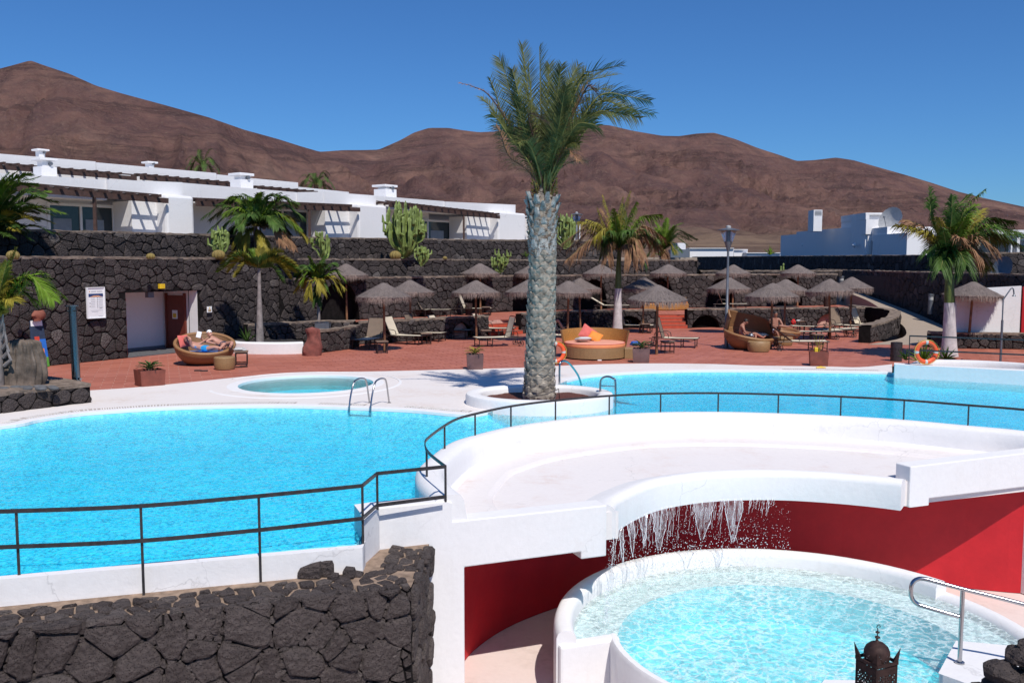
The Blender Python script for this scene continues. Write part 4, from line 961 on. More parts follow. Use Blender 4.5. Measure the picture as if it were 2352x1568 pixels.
# yellow wooden chair backs and such are hidden; -- right hand building
def facebox(name, mat, parent, pts, z0, z1, base):
    m = MB(); m.poly(pts, z0, z1, bottom=True); m.v = [tuple(Vector(v)-base) for v in m.v]; return m.build(name, mat, parent, recalc=True)
Yn, Yf = 80., 100.
a_ = A(1793, 560, Yf); b_ = A(1987, 560, Yn)
o = thing('white_villa', 'white villa with shaded grey side, slatted chimney and roof box at the right', 'house', (a_.x, a_.y, 3.0)); bs = o.location.copy()
zt1, zt2, zt3 = A(1793, 541, Yf).z, A(1836, 531, 95).z, A(1963, 522, 82).z
def lerp2(t): return (a_.x+(b_.x-a_.x)*t, a_.y+(b_.y-a_.y)*t)
for t0, t1, z in ((0, .22, zt1), (.221, .86, (zt2+zt3)/2), (.861, 1., A(1975, 490, Yn).z)):
    p, q = lerp2(t0), lerp2(t1); facebox('wall', M['housewhite'], o, [p, (p[0]+(9 if t1 < 1 else 1.6), p[1]), (q[0]+(9 if t1 < 1 else 1.6), q[1]), q][::-1], 2.6, z, bs)
def facey(name, mat, x0, x1, y0, y1, Y, dep=3., par=o, bs_=bs):
    p, q = A(x0, y1, Y), A(x1, y0, Y); m = MB(); m.box(((p.x+q.x)/2, Y+dep/2, (p.z+q.z)/2), (q.x-p.x, dep, q.z-p.z)); m.v = [tuple(Vector(v)-bs_) for v in m.v]; return m.build(name, mat, par, recalc=True)
facey('roof_box', M['housewhite'], 1988.5, 2037, 504, 538, 79.7, 6); facey('roof_canopy', M['housewhite'], 1988.5, 2037, 488.5, 493, 79.7, 6); facey('canopy_post', M['housewhite'], 1988.5, 1997, 493.2, 503.8, 79.7, 6)
facey('front_pier', M['housewhite'], 1992, 2003, 538.5, 584, 79.8, 5)
w2 = [A(2004, 560, 79.0), A(2083, 560, 73.0)]
m = MB(); m.poly([(w2[0].x, w2[0].y), (w2[1].x, w2[1].y), (w2[1].x+3, w2[1].y+.5), (w2[0].x+5, w2[0].y+2)], 2.6, A(2083, 534.5, 73).z, bottom=True); m.v = [tuple(Vector(v)-bs) for v in m.v]; m.build('curved_side_wall', M['housewhite'], o, recalc=True)
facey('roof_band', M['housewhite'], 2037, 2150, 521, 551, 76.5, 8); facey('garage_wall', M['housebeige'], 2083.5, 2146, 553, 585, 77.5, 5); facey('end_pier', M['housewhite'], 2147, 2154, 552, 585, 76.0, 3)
facey('chimney_stack', M['housewhite'], 1868, 1889, 482, 531, 86, 1.6)
for k in range(4): facey('vent_slot', M['black'], 1871.5, 1887.5, 484.5+k*3.0, 485.7+k*3.0, 85.98, .3)
for px, py, Y in ((1853, 562.5, 94), (1971.5, 563, 81.2)):
    p = A(px, py, Y)-bs; m = MB(); m.lathe([(0.01, -.22), (.16, -.15), (.22, 0), (.16, .15), (.01, .22)], 12, p-Vector((.35, 0, 0))); m.build('globe_lamp', M['housewhite'], o, smooth=True)
def dish(label, px, py, Y, r, facing, mat, z_base):
    c = A(px, py, Y); o = thing('satellite_dish', label, 'satellite dish', (c.x, c.y, z_base)); f = Vector(facing).normalized()
    q = f.to_track_quat('Z', 'Y'); m = MB(); N = 20
    vs = [q@Vector((r*t*math.cos(a*2*math.pi/N), r*t*math.sin(a*2*math.pi/N), r*.28*t*t)) for t in (.01, .35, .7, 1) for a in range(N)]
    off = Vector((0, 0, c.z-z_base)); m.add([v+off for v in vs], [(i*N+k, i*N+(k+1) % N, (i+1)*N+(k+1) % N, (i+1)*N+k) for i in range(3) for k in range(N)])
    m.build('reflector', mat, o, smooth=True)
    m = MB(); tip = off+q@Vector((0, 0, r*1.0)); m.tube([off+q@Vector((0, -r, r*.28)), tip], .03, 6); m.build('feed_arm', M['zinc'], o)
    m = MB(); m.box(tip, (.14, .14, .14)); m.build('receiver', M['zinc'], o)
    m = MB(); m.tube([(0, .25, 0), off-f*.1], .05, 8); m.build('mast', M['zinc'], o); return o
dish('pale satellite dish on the roof of the white villa', 2050, 508, 78, 1.15, (-.75, -.45, .25), M['dishw'], A(2050, 521, 78).z)
dish('large dark satellite dish behind the shaded wall at the right edge', 2307, 622, 47, .72, (-.9, -.2, .3), M['dish'], 2.72)
# house behind the right palm
o = thing('white_villa', 'white villa with columns partly behind the right palm', 'house', (A(2190, 570, 75).x, 75, 3)); bs2 = o.location.copy()
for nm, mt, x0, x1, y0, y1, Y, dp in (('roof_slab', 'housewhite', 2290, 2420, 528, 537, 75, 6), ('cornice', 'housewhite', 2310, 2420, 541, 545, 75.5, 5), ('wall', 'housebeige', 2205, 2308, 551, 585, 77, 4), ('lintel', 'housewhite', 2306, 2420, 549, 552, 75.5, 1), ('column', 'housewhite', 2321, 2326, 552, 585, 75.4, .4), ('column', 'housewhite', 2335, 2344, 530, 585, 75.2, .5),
                             ('rear_wall', 'housewhite', 2309, 2420, 552.5, 585, 79, 2), ('window', 'darkglass', 2311, 2318, 563, 577, 78.9, .3), ('window', 'darkglass', 2346, 2360, 563, 580, 78.9, .3)):
    facey(nm, M[mt], x0, x1, y0, y1, Y, dp, o, bs2)
for lab, x0, x1, y0, y1, Y in (('small far white house right of the terrace palms', 1584, 1685, 571, 592, 150), ('low far white house end further right', 1685.5, 1717, 574, 592, 152), ('thin white far roof line behind the black wall', 1715, 1793, 581.5, 592, 150)):
    o = thing('far_house', lab, 'house', (A(x0, 590, Y).x, Y, 2.5)); facey('wall', M['housewhite'], x0, x1, y0, y1+4, Y, 12, o, o.location.copy())
    facey('roof_edge', M['housewhite'], x0-1, x1+1, y0-1.5, y0, Y-.3, 12.5, o, o.location.copy())
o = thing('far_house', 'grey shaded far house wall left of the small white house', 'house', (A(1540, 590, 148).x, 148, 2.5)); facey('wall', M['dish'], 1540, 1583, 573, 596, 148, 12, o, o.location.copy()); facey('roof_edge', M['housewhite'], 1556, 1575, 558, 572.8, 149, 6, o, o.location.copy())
# ---- toilet entrance in the main wall
def MWL(px): p, n_ = mpa.at(mpa.u_of_px(px)); return p
l0, r0_ = MWL(290), MWL(452); ML = Local(l0, r0_); uR = (r0_-l0).length
o = thing('toilet_entrance', 'white toilet recess with brown doors in the tall lava wall', 'entrance', (l0.x, l0.y, 0)); be = o.location.copy()
def pe_(name, mat, *a, par=o, bevel=0.):
    m = MB(); ML.box(m, *a); m.v = [tuple(Vector(v)-be) for v in m.v]; return m.build(name, mat, par, recalc=True, bevel=bevel)
pe_('back_wall', M['housewhite'], -.1, uR+.1, -2.1, -2.0, 0, 2.6); pe_('left_wall', M['housewhite'], -.12, -.01, -2.0, -.02, 0, 2.6); pe_('right_wall', M['housewhite'], uR+.01, uR+.12, -2.0, -.02, 0, 2.6)
pe_('ceiling', M['housewhite'], -.1, uR+.1, -2.0, -.03, 2.43, 2.55); pe_('floor', M['greyrock'], 0, uR, -2.0, .03, -.02, .035)
pe_('skirting', M['dish'], .02, uR-.02, -1.998, -1.97, .036, .14)
d = pe_('door', M['door'], uR-.06, uR+.005, -1.75, -.75, .05, 2.2); pe_('door_frame', M['door'], uR-.09, uR+.006, -.75, -.66, .04, 2.3, par=d); pe_('door_frame', M['door'], uR-.09, uR+.006, -1.85, -1.75, .04, 2.3, par=d)
pe_('door_sign', M['paper'], uR-.075, uR-.062, -1.42, -1.12, 1.25, 1.6, par=d); pe_('door_sign', M['yellow'], uR-.09, uR-.076, -1.36, -1.18, 1.3, 1.47, par=d)
pe_('door', M['door'], .0, .06, -.5, -.06, .04, 2.2)
m = MB(); ML.box(m, uR*.33, uR*.33+.26, -.3, -.12, 2.2, 2.42); m.v = [tuple(Vector(v)-be) for v in m.v]; m.build('wall_lamp', M['zinc'], o, recalc=True)
def wallbox(label, name, cat, x0, x1, y0, y1, mat, dep=.05, off=.1):
    pa_, pb_ = MWL(x0), MWL(x1); L = Local(pa_, pb_); a, b = L.u(x0, off), L.u(x1, off); zt_, zb_ = L.z(x0, y0, off), L.z(x0, y1, off)
    o = thing(name, label, cat, L.at(a, off, zb_)); m = MB(); L.box(m, a, b, off, off+dep, zb_, zt_); bs = o.location.copy(); m.v = [tuple(Vector(v)-bs) for v in m.v]; m.build('panel', mat, o, recalc=True, bevel=.01); return o, L, a, b, zb_, zt_, off+dep, bs
wallbox('yellow box light above the toilet entrance', 'box_light', 'lamp', 364, 376, 652, 663, M['yellow'], .12)
o, L, a, b, z0, z1, nf, bs = wallbox('tall white information board on the tall lava wall', 'information_board', 'sign', 197.5, 239, 660, 732, M['paper'], .06, .16)
txt = simple('grey_print', (.30, .30, .32), .8, var=.05); blk = simple('black_print', (.03, .03, .035), .8); blu = simple('navy_print', (.02, .05, .16), .8); orp = simple('orange_print', (.75, .35, .16), .8)
W_, H_ = b-a, z1-z0
def ink(u0, u1, v0, v1, mat, name='print', e=.004):
    m = MB(); L.box(m, a+W_*u0, a+W_*u1, nf, nf+e, z1-H_*v1, z1-H_*v0); m.v = [tuple(Vector(v)-bs) for v in m.v]; m.build(name, mat, o, recalc=True)
for u0, u1, v0, v1 in ((0, 1, 0, .025), (0, 1, .975, 1), (0, .05, .025, .975), (.95, 1, .025, .975)): ink(u0, u1, v0, v1, M['paper'], 'frame_strip', .025)
ink(.10, .90, .205, .31, blu, 'banner'); 
m = MB(); f_ = lambda u, v: tuple(L.at(a+W_*u, nf+.007, z1-H_*v)-bs); m.add([f_(.14, .309), (f_(.88, .309)), f_(.62, .268), f_(.38, .268)], [(0, 1, 2, 3)]); m.build('banner_wedge', orp, o)
for k in range(11): ink(.26+k*.055, .295+k*.055, .125, .148, txt, 'letter') if k not in (5,) else None
ink(.13, .19, .12, .15, orp, 'emblem')
for k in range(6):
    ink(.56, .60, .34+k*.06, .36+k*.06, blk, 'icon'); ink(.64, .88, .345+k*.06, .355+k*.06, txt, 'text_line'); ink(.22, .44, .345+k*.058, .354+k*.058, txt, 'text_line')
for v in (.50, .60): ink(.14, .19, v, v+.02, blk, 'icon')
ink(.68, .84, .675, .685, blk, 'text_line'); ink(.2, .86, .74, .746, txt, 'text_line'); ink(.25, .6, .78, .786, txt, 'text_line'); ink(.6, .84, .925, .932, txt, 'text_line')
o, L, a, b, z0, z1, nf, bs = wallbox('small white notice plate right of the toilet doorway', 'notice_plate', 'sign', 474.5, 485.5, 704, 718, M['paper'], .03, .14); W_, H_ = b-a, z1-z0
ink(.2, .8, .45, .85, simple('tan_print', (.45, .33, .2), .8), 'notice_print'); ink(.4, .6, .15, .35, M['yellow'], 'icon')
# ================================================================ RAILINGS
def railing(label, tops, posts, mids=None, mat=None, w_=.05):
    o = thing('metal_railing', label, 'railing', (tops[0].x, tops[0].y, 0)); bs = Vector((tops[0].x, tops[0].y, 0)); mat = mat or M['dmetal']
    def rl_(pts, nm):
        m = MB(); n = len(pts); P_ = [p-bs for p in pts]; vs = []
        for i, p in enumerate(P_):
            t = (P_[min(i+1, n-1)]-P_[max(i-1, 0)]); t.z = 0; t.normalize(); s_ = Vector((-t.y, t.x, 0))
            vs += [p+s_*w_*.22+Vector((0, 0, .5*w_)), p-s_*w_*.22+Vector((0, 0, .5*w_)), p-s_*w_*.22-Vector((0, 0, .5*w_)), p+s_*w_*.22-Vector((0, 0, .5*w_))]
        fs = [(i*4+k, i*4+(k+1) % 4, (i+1)*4+(k+1) % 4, (i+1)*4+k) for i in range(n-1) for k in range(4)]+[(0, 1, 2, 3), (n*4-1, n*4-2, n*4-3, n*4-4)]
        m.add(vs, fs); m.build(nm, mat, o, recalc=True)
    rl_(tops, 'top_rail')
    if mids: rl_(mids, 'middle_rail')
    for p, z0, z1 in posts:
        m = MB(); m.box((p.x-bs.x, p.y-bs.y, (z0+z1)/2), (.03, .014, z1-z0), .4); m.build('post', mat, o)
ZR = .74
tp = [P(-500, 1196, ZR), P(0, 1174, ZR), P(300, 1163, ZR), P(590, 1139, ZR), P(832, 1115, ZR), P(866, 1087, ZR), P(1023, 1071, ZR)]
md = [P(-500, 1276, .34), P(0, 1256, .34), P(300, 1243, .34), P(590, 1217, .34), P(832, 1190, .34), P(866, 1160, .34), P(1023, 1140, .36)]
ps = []
for px, py in ((37, 1172), (323, 1161), (594, 1139), (832, 1115)): q = P(px, py, ZR); ps.append((q, ZL-.05, ZR+.02))
q = P(866, 1087, ZR); ps.append((q, ztop_b-.01, ZR+.02)); q = P(1023, 1071, ZR); ps.append((q, ztop_b-.01, ZR+.02))
tp = [tp[0]]+catmull(tp[1:5], 4)+tp[5:]; md = [md[0]]+catmull(md[1:5], 4)+md[5:]
railing('dark two bar railing above the brown lava wall in the left foreground', tp, ps, md, w_=.046)
ps = []
for px in (990, 1025, 1090, 1173, 1276, 1390, 1517, 1650, 1788, 1932, 2077, 2227, 2375):
    best = min(rail[4 if px > 990 else 0:], key=lambda p: abs(CX+F*p.x/(p.y*math.cos(PIT)+(CH-p.z)*math.sin(PIT))-px)+(0 if p.y > 12.9 else 50)); ps.append((best, .30, .75))
ps[0] = (min(rail, key=lambda p: abs(p.y-13.45)), .30, .75)
railing('dark curved railing along the white parapet between pool and waterfall shelf', [Vector((p.x, p.y, .735)) for p in rail], ps, w_=.042)
g0 = e0+dd_*.45+nb*.2; g1 = e0+dd_*11+nb*.2
railing('thin dark railing on the raised white wall at the far right with the orange lifebuoy', [Vector((g0.x, g0.y, 1.24)), Vector((g1.x, g1.y, 1.24))], [(g0+dd_*k*3.6+Vector((0, 0, 0)), .34, 1.26) for k in range(3)], [Vector((g0.x, g0.y, .80)), Vector((g1.x, g1.y, .80))], w_=.045)
# stainless handrail by the plunge pool
hb = P(2204, 1522, -1.6); zt0 = A(2204, 1352, hb.y).z
o = thing('steel_handrail', 'polished steel handrail with looped end beside the plunge pool', 'handrail', (hb.x, hb.y, -1.6))
def hp(px, py, Y): return A(px, py, Y)-Vector((hb.x, hb.y, -1.6))
m = MB(); lp_ = catmull([hp(2470, 1425, hb.y-.5), hp(2352, 1387, hb.y-.25), hp(2204, 1350, hb.y), hp(2130, 1330, hb.y+.12), hp(2106, 1330, hb.y+.15), hp(2094, 1343, hb.y+.15), hp(2093, 1368, hb.y+.15), hp(2105, 1385, hb.y+.14), hp(2130, 1394, hb.y+.1), hp(2202, 1415, hb.y)], 6)
m.tube(lp_, .028, 12); m.build('rail', M['steel'], o, smooth=True)
m = MB(); m.tube([(0, 0, -.01), (0, 0, zt0+1.6)], .028, 12); m.build('post', M['steel'], o, smooth=True)
m = MB(); m.tube([(0, 0, 0), (0, 0, .02)], .06, 14); m.build('base_flange', M['steel'], o)
# pool ladder
def hoop(pts, r=.021): m = MB(); m.tube(catmull(pts, 6), r, 10); return m
l1, l2 = P(803, 946, ZW), P(852, 948, ZW); t1, t2 = P(849, 926, 0), P(894, 926, 0)
o = thing('pool_ladder', 'steel pool ladder with two hoops at the left pool edge', 'ladder', (l1.x, l1.y, 0)); b0 = Vector((l1.x, l1.y, 0))
for l, t in ((l1, t1), (l2, t2)):
    v = (t-l); v.z = 0; l_ = Vector((l.x, l.y, 0))-b0; m = hoop([l_+Vector((0, 0, -.5)), l_+Vector((.0, 0, .1)), l_+v*.2+Vector((0, 0, .58)), l_+v*.42+Vector((0, 0, .68)), l_+v*.72+Vector((0, 0, .66)), l_+v*.85+Vector((0, 0, .55)), l_+v*.95+Vector((0, 0, .2)), l_+v+Vector((0, 0, 0))]); m.build('handle', M['steel'], o, smooth=True)
    m = MB(); m.tube([l_+v, l_+v+Vector((0, 0, .025))], .05, 12); m.build('foot_plate', M['steel'], o)
for k in range(3):
    m = MB(); z = -.14-k*.14; m.bar(Vector((0, 0, z)), Vector((l2.x-b0.x, l2.y-b0.y, z)), .06, .03); m.build('rung', M['zinc'], o)
# two grab rails beside the planter
q1 = P(1285, 905, 0); o = thing('grab_rail', 'steel grab rail arching over the planter rim right of the trunk', 'handrail', (q1.x, q1.y, 0))
hoop([(0, 0, .1), (0, 0, .75), (.05, .1, .87), (.18, .3, .86), (.35, .8, .7), (.62, 1.5, .3), (.75, 1.8, -.1)], .028).build('rail', M['steel'], o, smooth=True)
q1 = P(1379, 905, .2); o = thing('grab_rail', 'steel hoop grab rail standing on the planter rim in the water', 'handrail', (q1.x, q1.y, 0))
hoop([(0, 0, .2), (0, 0, .5), (.06, -.02, .62), (.18, -.08, .66), (.30, -.14, .62), (.36, -.18, .5), (.36, -.2, -.4)], .026).build('rail', M['steel'], o, smooth=True)
m = MB(); m.tube([(0, 0, .42), (.36, -.18, .42)], .012, 8); m.build('cross_bar', M['steel'], o)
# lifebuoys
def lifebuoy(label, c, rz, tilt=0.):
    o = thing('lifebuoy', label, 'lifebuoy', c, rz); R0, r0 = .31, .075; N = 48
    m = MB(); vs = []; 
    for i in range(N):
        a = 2*math.pi*i/N
        for k in range(12): b = 2*math.pi*k/12; q = R0+r0*math.cos(b); vs.append((q*math.cos(a), r0*.8*math.sin(b), q*math.sin(a)))
    m.add(vs, [(i*12+k, i*12+(k+1) % 12, ((i+1) % N)*12+(k+1) % 12, ((i+1) % N)*12+k) for i in range(N) for k in range(12)]); m.build('ring', M['orange'], o, smooth=True)
    for a0 in (0, 90, 180, 270):
        m = MB(); vs = []
        for i in range(5):
            a = rad(a0-7+i*3.5)
            for k in range(12): b = 2*math.pi*k/12; q = R0+(r0+.004)*math.cos(b); vs.append((q*math.cos(a), (r0*.8+.004)*math.sin(b), q*math.sin(a)))
        m.add(vs, [(i*12+k, i*12+(k+1) % 12, (i+1)*12+(k+1) % 12, (i+1)*12+k) for i in range(4) for k in range(12)]); m.build('reflective_band', M['silver'], o, smooth=True)
    m = MB(); m.tube([((R0+r0*.9+.02*abs(math.sin(2*a*math.pi/24*2)))*math.cos(a*math.pi/24), -.05, (R0+r0*.9)*math.sin(a*math.pi/24)) for a in range(49)], .009, 5, cap=False); m.build('grab_rope', M['rope'], o)
    return o
c_ = g0+dd_*1.05-fn*0; lifebuoy('orange lifebuoy hanging on the thin railing by the right palm', (P(2123, 808, .8).x*0+A(2124, 808, g0.y-.15).x, g0.y-.25+0, A(2124, 808, g0.y-.2).z), 0.05)
lb = A(1276, 809, 31.5); lifebuoy('orange lifebuoy with yellow rope half hidden behind the big palm trunk', (lb.x, lb.y, lb.z), .35)
o = thing('lifebuoy_stand', 'dark stand post holding the lifebuoy behind the big palm trunk', 'stand', (lb.x, lb.y+.12, 0)); m = MB(); m.tube([(0, 0, 0), (0, 0, .95)], .03, 8); m.build('post', M['dmetal'], o)
# ================================================================ WATERFALL
o = thing('falling_water', 'thin sheets and drops of water falling from the white lip onto the plunge pool', 'waterfall', (3.0, 15.0, -1.8)); rg = random.Random(5); B0 = Vector((3.0, 15.0, -1.8))
def lip_at(px):
    return min([lip[i].lerp(lip[i+1], t/6) for i in range(len(lip)-1) for t in range(6)], key=lambda p: abs(CX+F*p.x/(p.y*math.cos(PIT)+4*math.sin(PIT))-px))
for px0, px1, ln, hole in ((1492, 1527, .62, 1), (1587, 1633, .66, 1), (1658, 1700, .72, 0), (1436, 1450, .5, 0), (1415, 1424, .55, 0), (1463, 1478, .45, 0)):
    N, Mh = 9, 12; vs = []; sd = rg.random()*9
    for j in range(Mh+1):
        t = j/Mh; 
        for i in range(N+1):
            s = i/N; pxx = px0+(px1-px0)*(.5+(s-.5)*(1-t**1.5*.88))-(px1-px0)*.25*t; p = lip_at(pxx); z = -.57-ln*t*(1+.12*noise.noise(Vector((s*3, sd, 0))))
            q = p+fn*(.05+.16*math.sqrt(t)+.012*noise.noise(Vector((s*9, t*5, sd)))); vs.append(Vector((q.x, q.y, z))-B0)
    fs = [(j*(N+1)+i, j*(N+1)+i+1, (j+1)*(N+1)+i+1, (j+1)*(N+1)+i) for j in range(Mh) for i in range(N) if not (j > 5 and noise.noise(Vector((i*.9, j*.6, sd))) > .22)]
    m = MB(); m.add(vs, fs); m.build('water_sheet', M['fall'], o, smooth=True)
    for e_ in (0, N):       # thicker beaded edges
        m = MB(); m.tube([vs[j*(N+1)+e_]+Vector((rg.uniform(-.008, .008), 0, 0)) for j in range(Mh+1)], [rg.uniform(.0015, .006) for _ in range(Mh+1)], 5); m.build('water_strand', M['drop'], o, smooth=True)
for k in range(90):
    px = rg.uniform(1394, 1520) if k < 26 else rg.uniform(1500, 1800); p = lip_at(px)+fn*.06; L_ = rg.uniform(.15, .6)*(1 if px < 1700 else .5); pts = []
    for j in range(9): t = j/8; pts.append(Vector((p.x-.05*t+rg.uniform(-.01, .01), p.y-.12*math.sqrt(t), -.57-L_*t))-B0)
    m = MB(); m.tube(pts, [rg.uniform(.0006, .0038) for _ in pts], 4); m.build('water_strand', M['drop'], o)
m = MB()
for k in range(2600):
    u = rg.random(); px = 1385+ (u**1.5)*430 if rg.random() < .8 else rg.uniform(1385, 1760); p = lip_at(max(1394, px)); t = rg.random()**.75; z = -.6-1.2*t; s = rg.uniform(.002, .0075)*(1.2 if t > .5 else .8)
    c = Vector((p.x-.12*t+rg.gauss(0, .03), p.y-.06-.26*math.sqrt(t)+rg.gauss(0, .03), z))-B0
    m.add([c+Vector((s, 0, 0)), c+Vector((-s, 0, 0)), c+Vector((0, s, 0)), c+Vector((0, -s, 0)), c+Vector((0, 0, s*1.5)), c-Vector((0, 0, s*1.5))], [(0, 2, 4), (2, 1, 4), (1, 3, 4), (3, 0, 4), (2, 0, 5), (1, 2, 5), (3, 1, 5), (0, 3, 5)])
tag(m.build('droplets', M['drop'], o), kind='stuff')
# ================================================================ LANTERN AND ROCKS IN FRONT
lc = A(2012, 1560, 6.0); zb_ = .30
o = thing('iron_lantern', 'rusty pierced iron lantern with onion dome at the bottom right edge', 'lantern', (lc.x, 6.0, zb_)); k_ = 6.0/2100*1.04
def lz(py): return A(2012, py, 6.0).z-zb_
hw = 42*k_; ang = rad(24)
m = MB(); rim_z = lz(1514)
# pierced panels: bars with holes
for f in range(4):
    a = ang+f*math.pi/2; nx = Vector((math.cos(a), math.sin(a), 0)); tx = Vector((-math.sin(a), math.cos(a), 0)); m = MB(); NX, NZ = 14, 30; w_ = hw*.72; H = rim_z-.02; rgp = random.Random(f)
    for i in range(NX):
        for j in range(NZ):
            u0, u1 = -w_+2*w_*i/NX, -w_+2*w_*(i+1)/NX; z0, z1 = H*j/NZ, H*(j+1)/NZ; hole = 0 < i < NX-1 and 0 < j < NZ-3 and ((i+j) % 2 == 0 or rgp.random() < .25)
            q = lambda u, z, s=0: nx*(w_-.001*s)+tx*u+Vector((0, 0, z))
            if not hole: m.add([q(u0, z0), q(u1, z0), q(u1, z1), q(u0, z1)], [(0, 1, 2, 3)])
            else:
                e = .26*(u1-u0); m.add([q(u0, z0), q(u1, z0), q(u1, z1), q(u0, z1), q(u0+e, z0+e), q(u1-e, z0+e), q(u1-e, z1-e), q(u0+e, z1-e)], [(0, 1, 5, 4), (1, 2, 6, 5), (2, 3, 7, 6), (3, 0, 4, 7)])
    m.build('pierced_panel', M['rust'], o)
    m = MB(); c = nx*w_+tx*w_; m.bar(Vector((c.x, c.y, 0)), Vector((c.x, c.y, rim_z)), .008); m.build('corner_post', M['rust'], o)
    m = MB(); h = lz(1478)-rim_z; c2 = c*1.06; m.add([c2+Vector((0, 0, rim_z)), c2*.72+nx*.0+Vector((0, 0, rim_z)), c2*1.10+Vector((0, 0, rim_z+h)), c2-tx*.05+Vector((0, 0, rim_z)), c2-nx*.05+Vector((0, 0, rim_z))], [(0, 2, 3), (0, 4, 2), (3, 2, 4)]); m.build('corner_spike', M['rust'], o)
    m = MB(); m.bar(nx*w_*1.05-tx*w_*1.05+Vector((0, 0, rim_z)), nx*w_*1.05+tx*w_*1.05+Vector((0, 0, rim_z)), .012, .02); m.build('rim_band', M['rust'], o)
dz0, dz1 = lz(1514), lz(1472); dr_ = 31*k_*.93
m = MB(); m.lathe([(dr_*.93, dz0), (dr_, dz0+.25*(dz1-dz0)), (dr_*.98, dz0+.5*(dz1-dz0)), (dr_*.84, dz0+.72*(dz1-dz0)), (dr_*.55, dz0+.9*(dz1-dz0)), (dr_*.22, dz1-.004), (.006, dz1+.01)], 22); dm = m.build('dome', M['rust'], o, smooth=True)
hp_ = simple('light_through_hole', (.55, .75, .8), .5)
m = MB()
for k in range(60):
    a = rg.uniform(0, 6.28); t = rg.uniform(.05, .85); rr_ = dr_*math.sqrt(max(.05, 1-t**2.6))*1.005; p = Vector((rr_*math.cos(a), rr_*math.sin(a), dz0+t*(dz1-dz0))); m.lathe([(.0035, -.0025), (.0035, .0025)], 5, p)
m.build('pierced_rivets', simple('bare_iron', (.3, .3, .3), .4, .8), dm)
for py, r in ((1462.5, 6.2), (1451, 5.0)): m = MB(); r *= k_; m.lathe([(.003, -r*.55), (r*.8, -r*.3), (r, 0), (r*.8, r*.3), (.003, r*.55)], 12, (0, 0, lz(py))); m.build('finial_bead', M['rust'], o, smooth=True)
m = MB(); m.tube([(0, 0, dz1), (0, 0, lz(1443))], .0035, 6); zt_ = lz(1443); m.tube([(0, 0, zt_), (-.008, 0, zt_+.012), (0, 0, zt_+.026), (.012, 0, zt_+.028), (.017, 0, zt_+.018), (.012, 0, zt_+.01)], .003, 6); m.build('finial_hook', M['rust'], o)
# wall that carries the lantern (just below the frame) with lava rocks at its right end
wtop = zb_; fwl = [(1.6, 5.55), (4.6, 6.05)]
o = thing('near_lava_wall', 'lava rock wall end with rough rocks at the bottom right corner', 'wall'); m = MB(); m.box((3.1, 6.0, wtop/2-1.4), (3.2, .5, wtop+2.7), .12); m.build('core', M['mortar'], o)
for px, py, s in ((2300, 1540, .20), (2345, 1505, .17), (2290, 1575, .16), (2340, 1560, .2), (2358, 1480, .1), (2250, 1590, .16), (2390, 1520, .2), (2400, 1580, .25)):
    p = A(px, py, 6.2); m = MB(); vs = []; n1_, n2_ = 10, 8
    for j in range(n2_+1):
        for i in range(n1_):
            a, b = 2*math.pi*i/n1_, math.pi*j/n2_; v = Vector((math.cos(a)*math.sin(b), math.sin(a)*math.sin(b), math.cos(b)*.62)); d_ = 1+.35*noise.noise(v*1.6+Vector((px, 0, 0)))+.14*noise.noise(v*5+Vector((px, 3, 0))); vs.append(v*s*.62*d_)
    m.add(vs, [(j*n1_+i, j*n1_+(i+1) % n1_, (j+1)*n1_+(i+1) % n1_, (j+1)*n1_+i) for j in range(n2_) for i in range(n1_)], rg.random()*.9+.01); m.build('stone', M['lava_near'], o, loc=p, recalc=True)
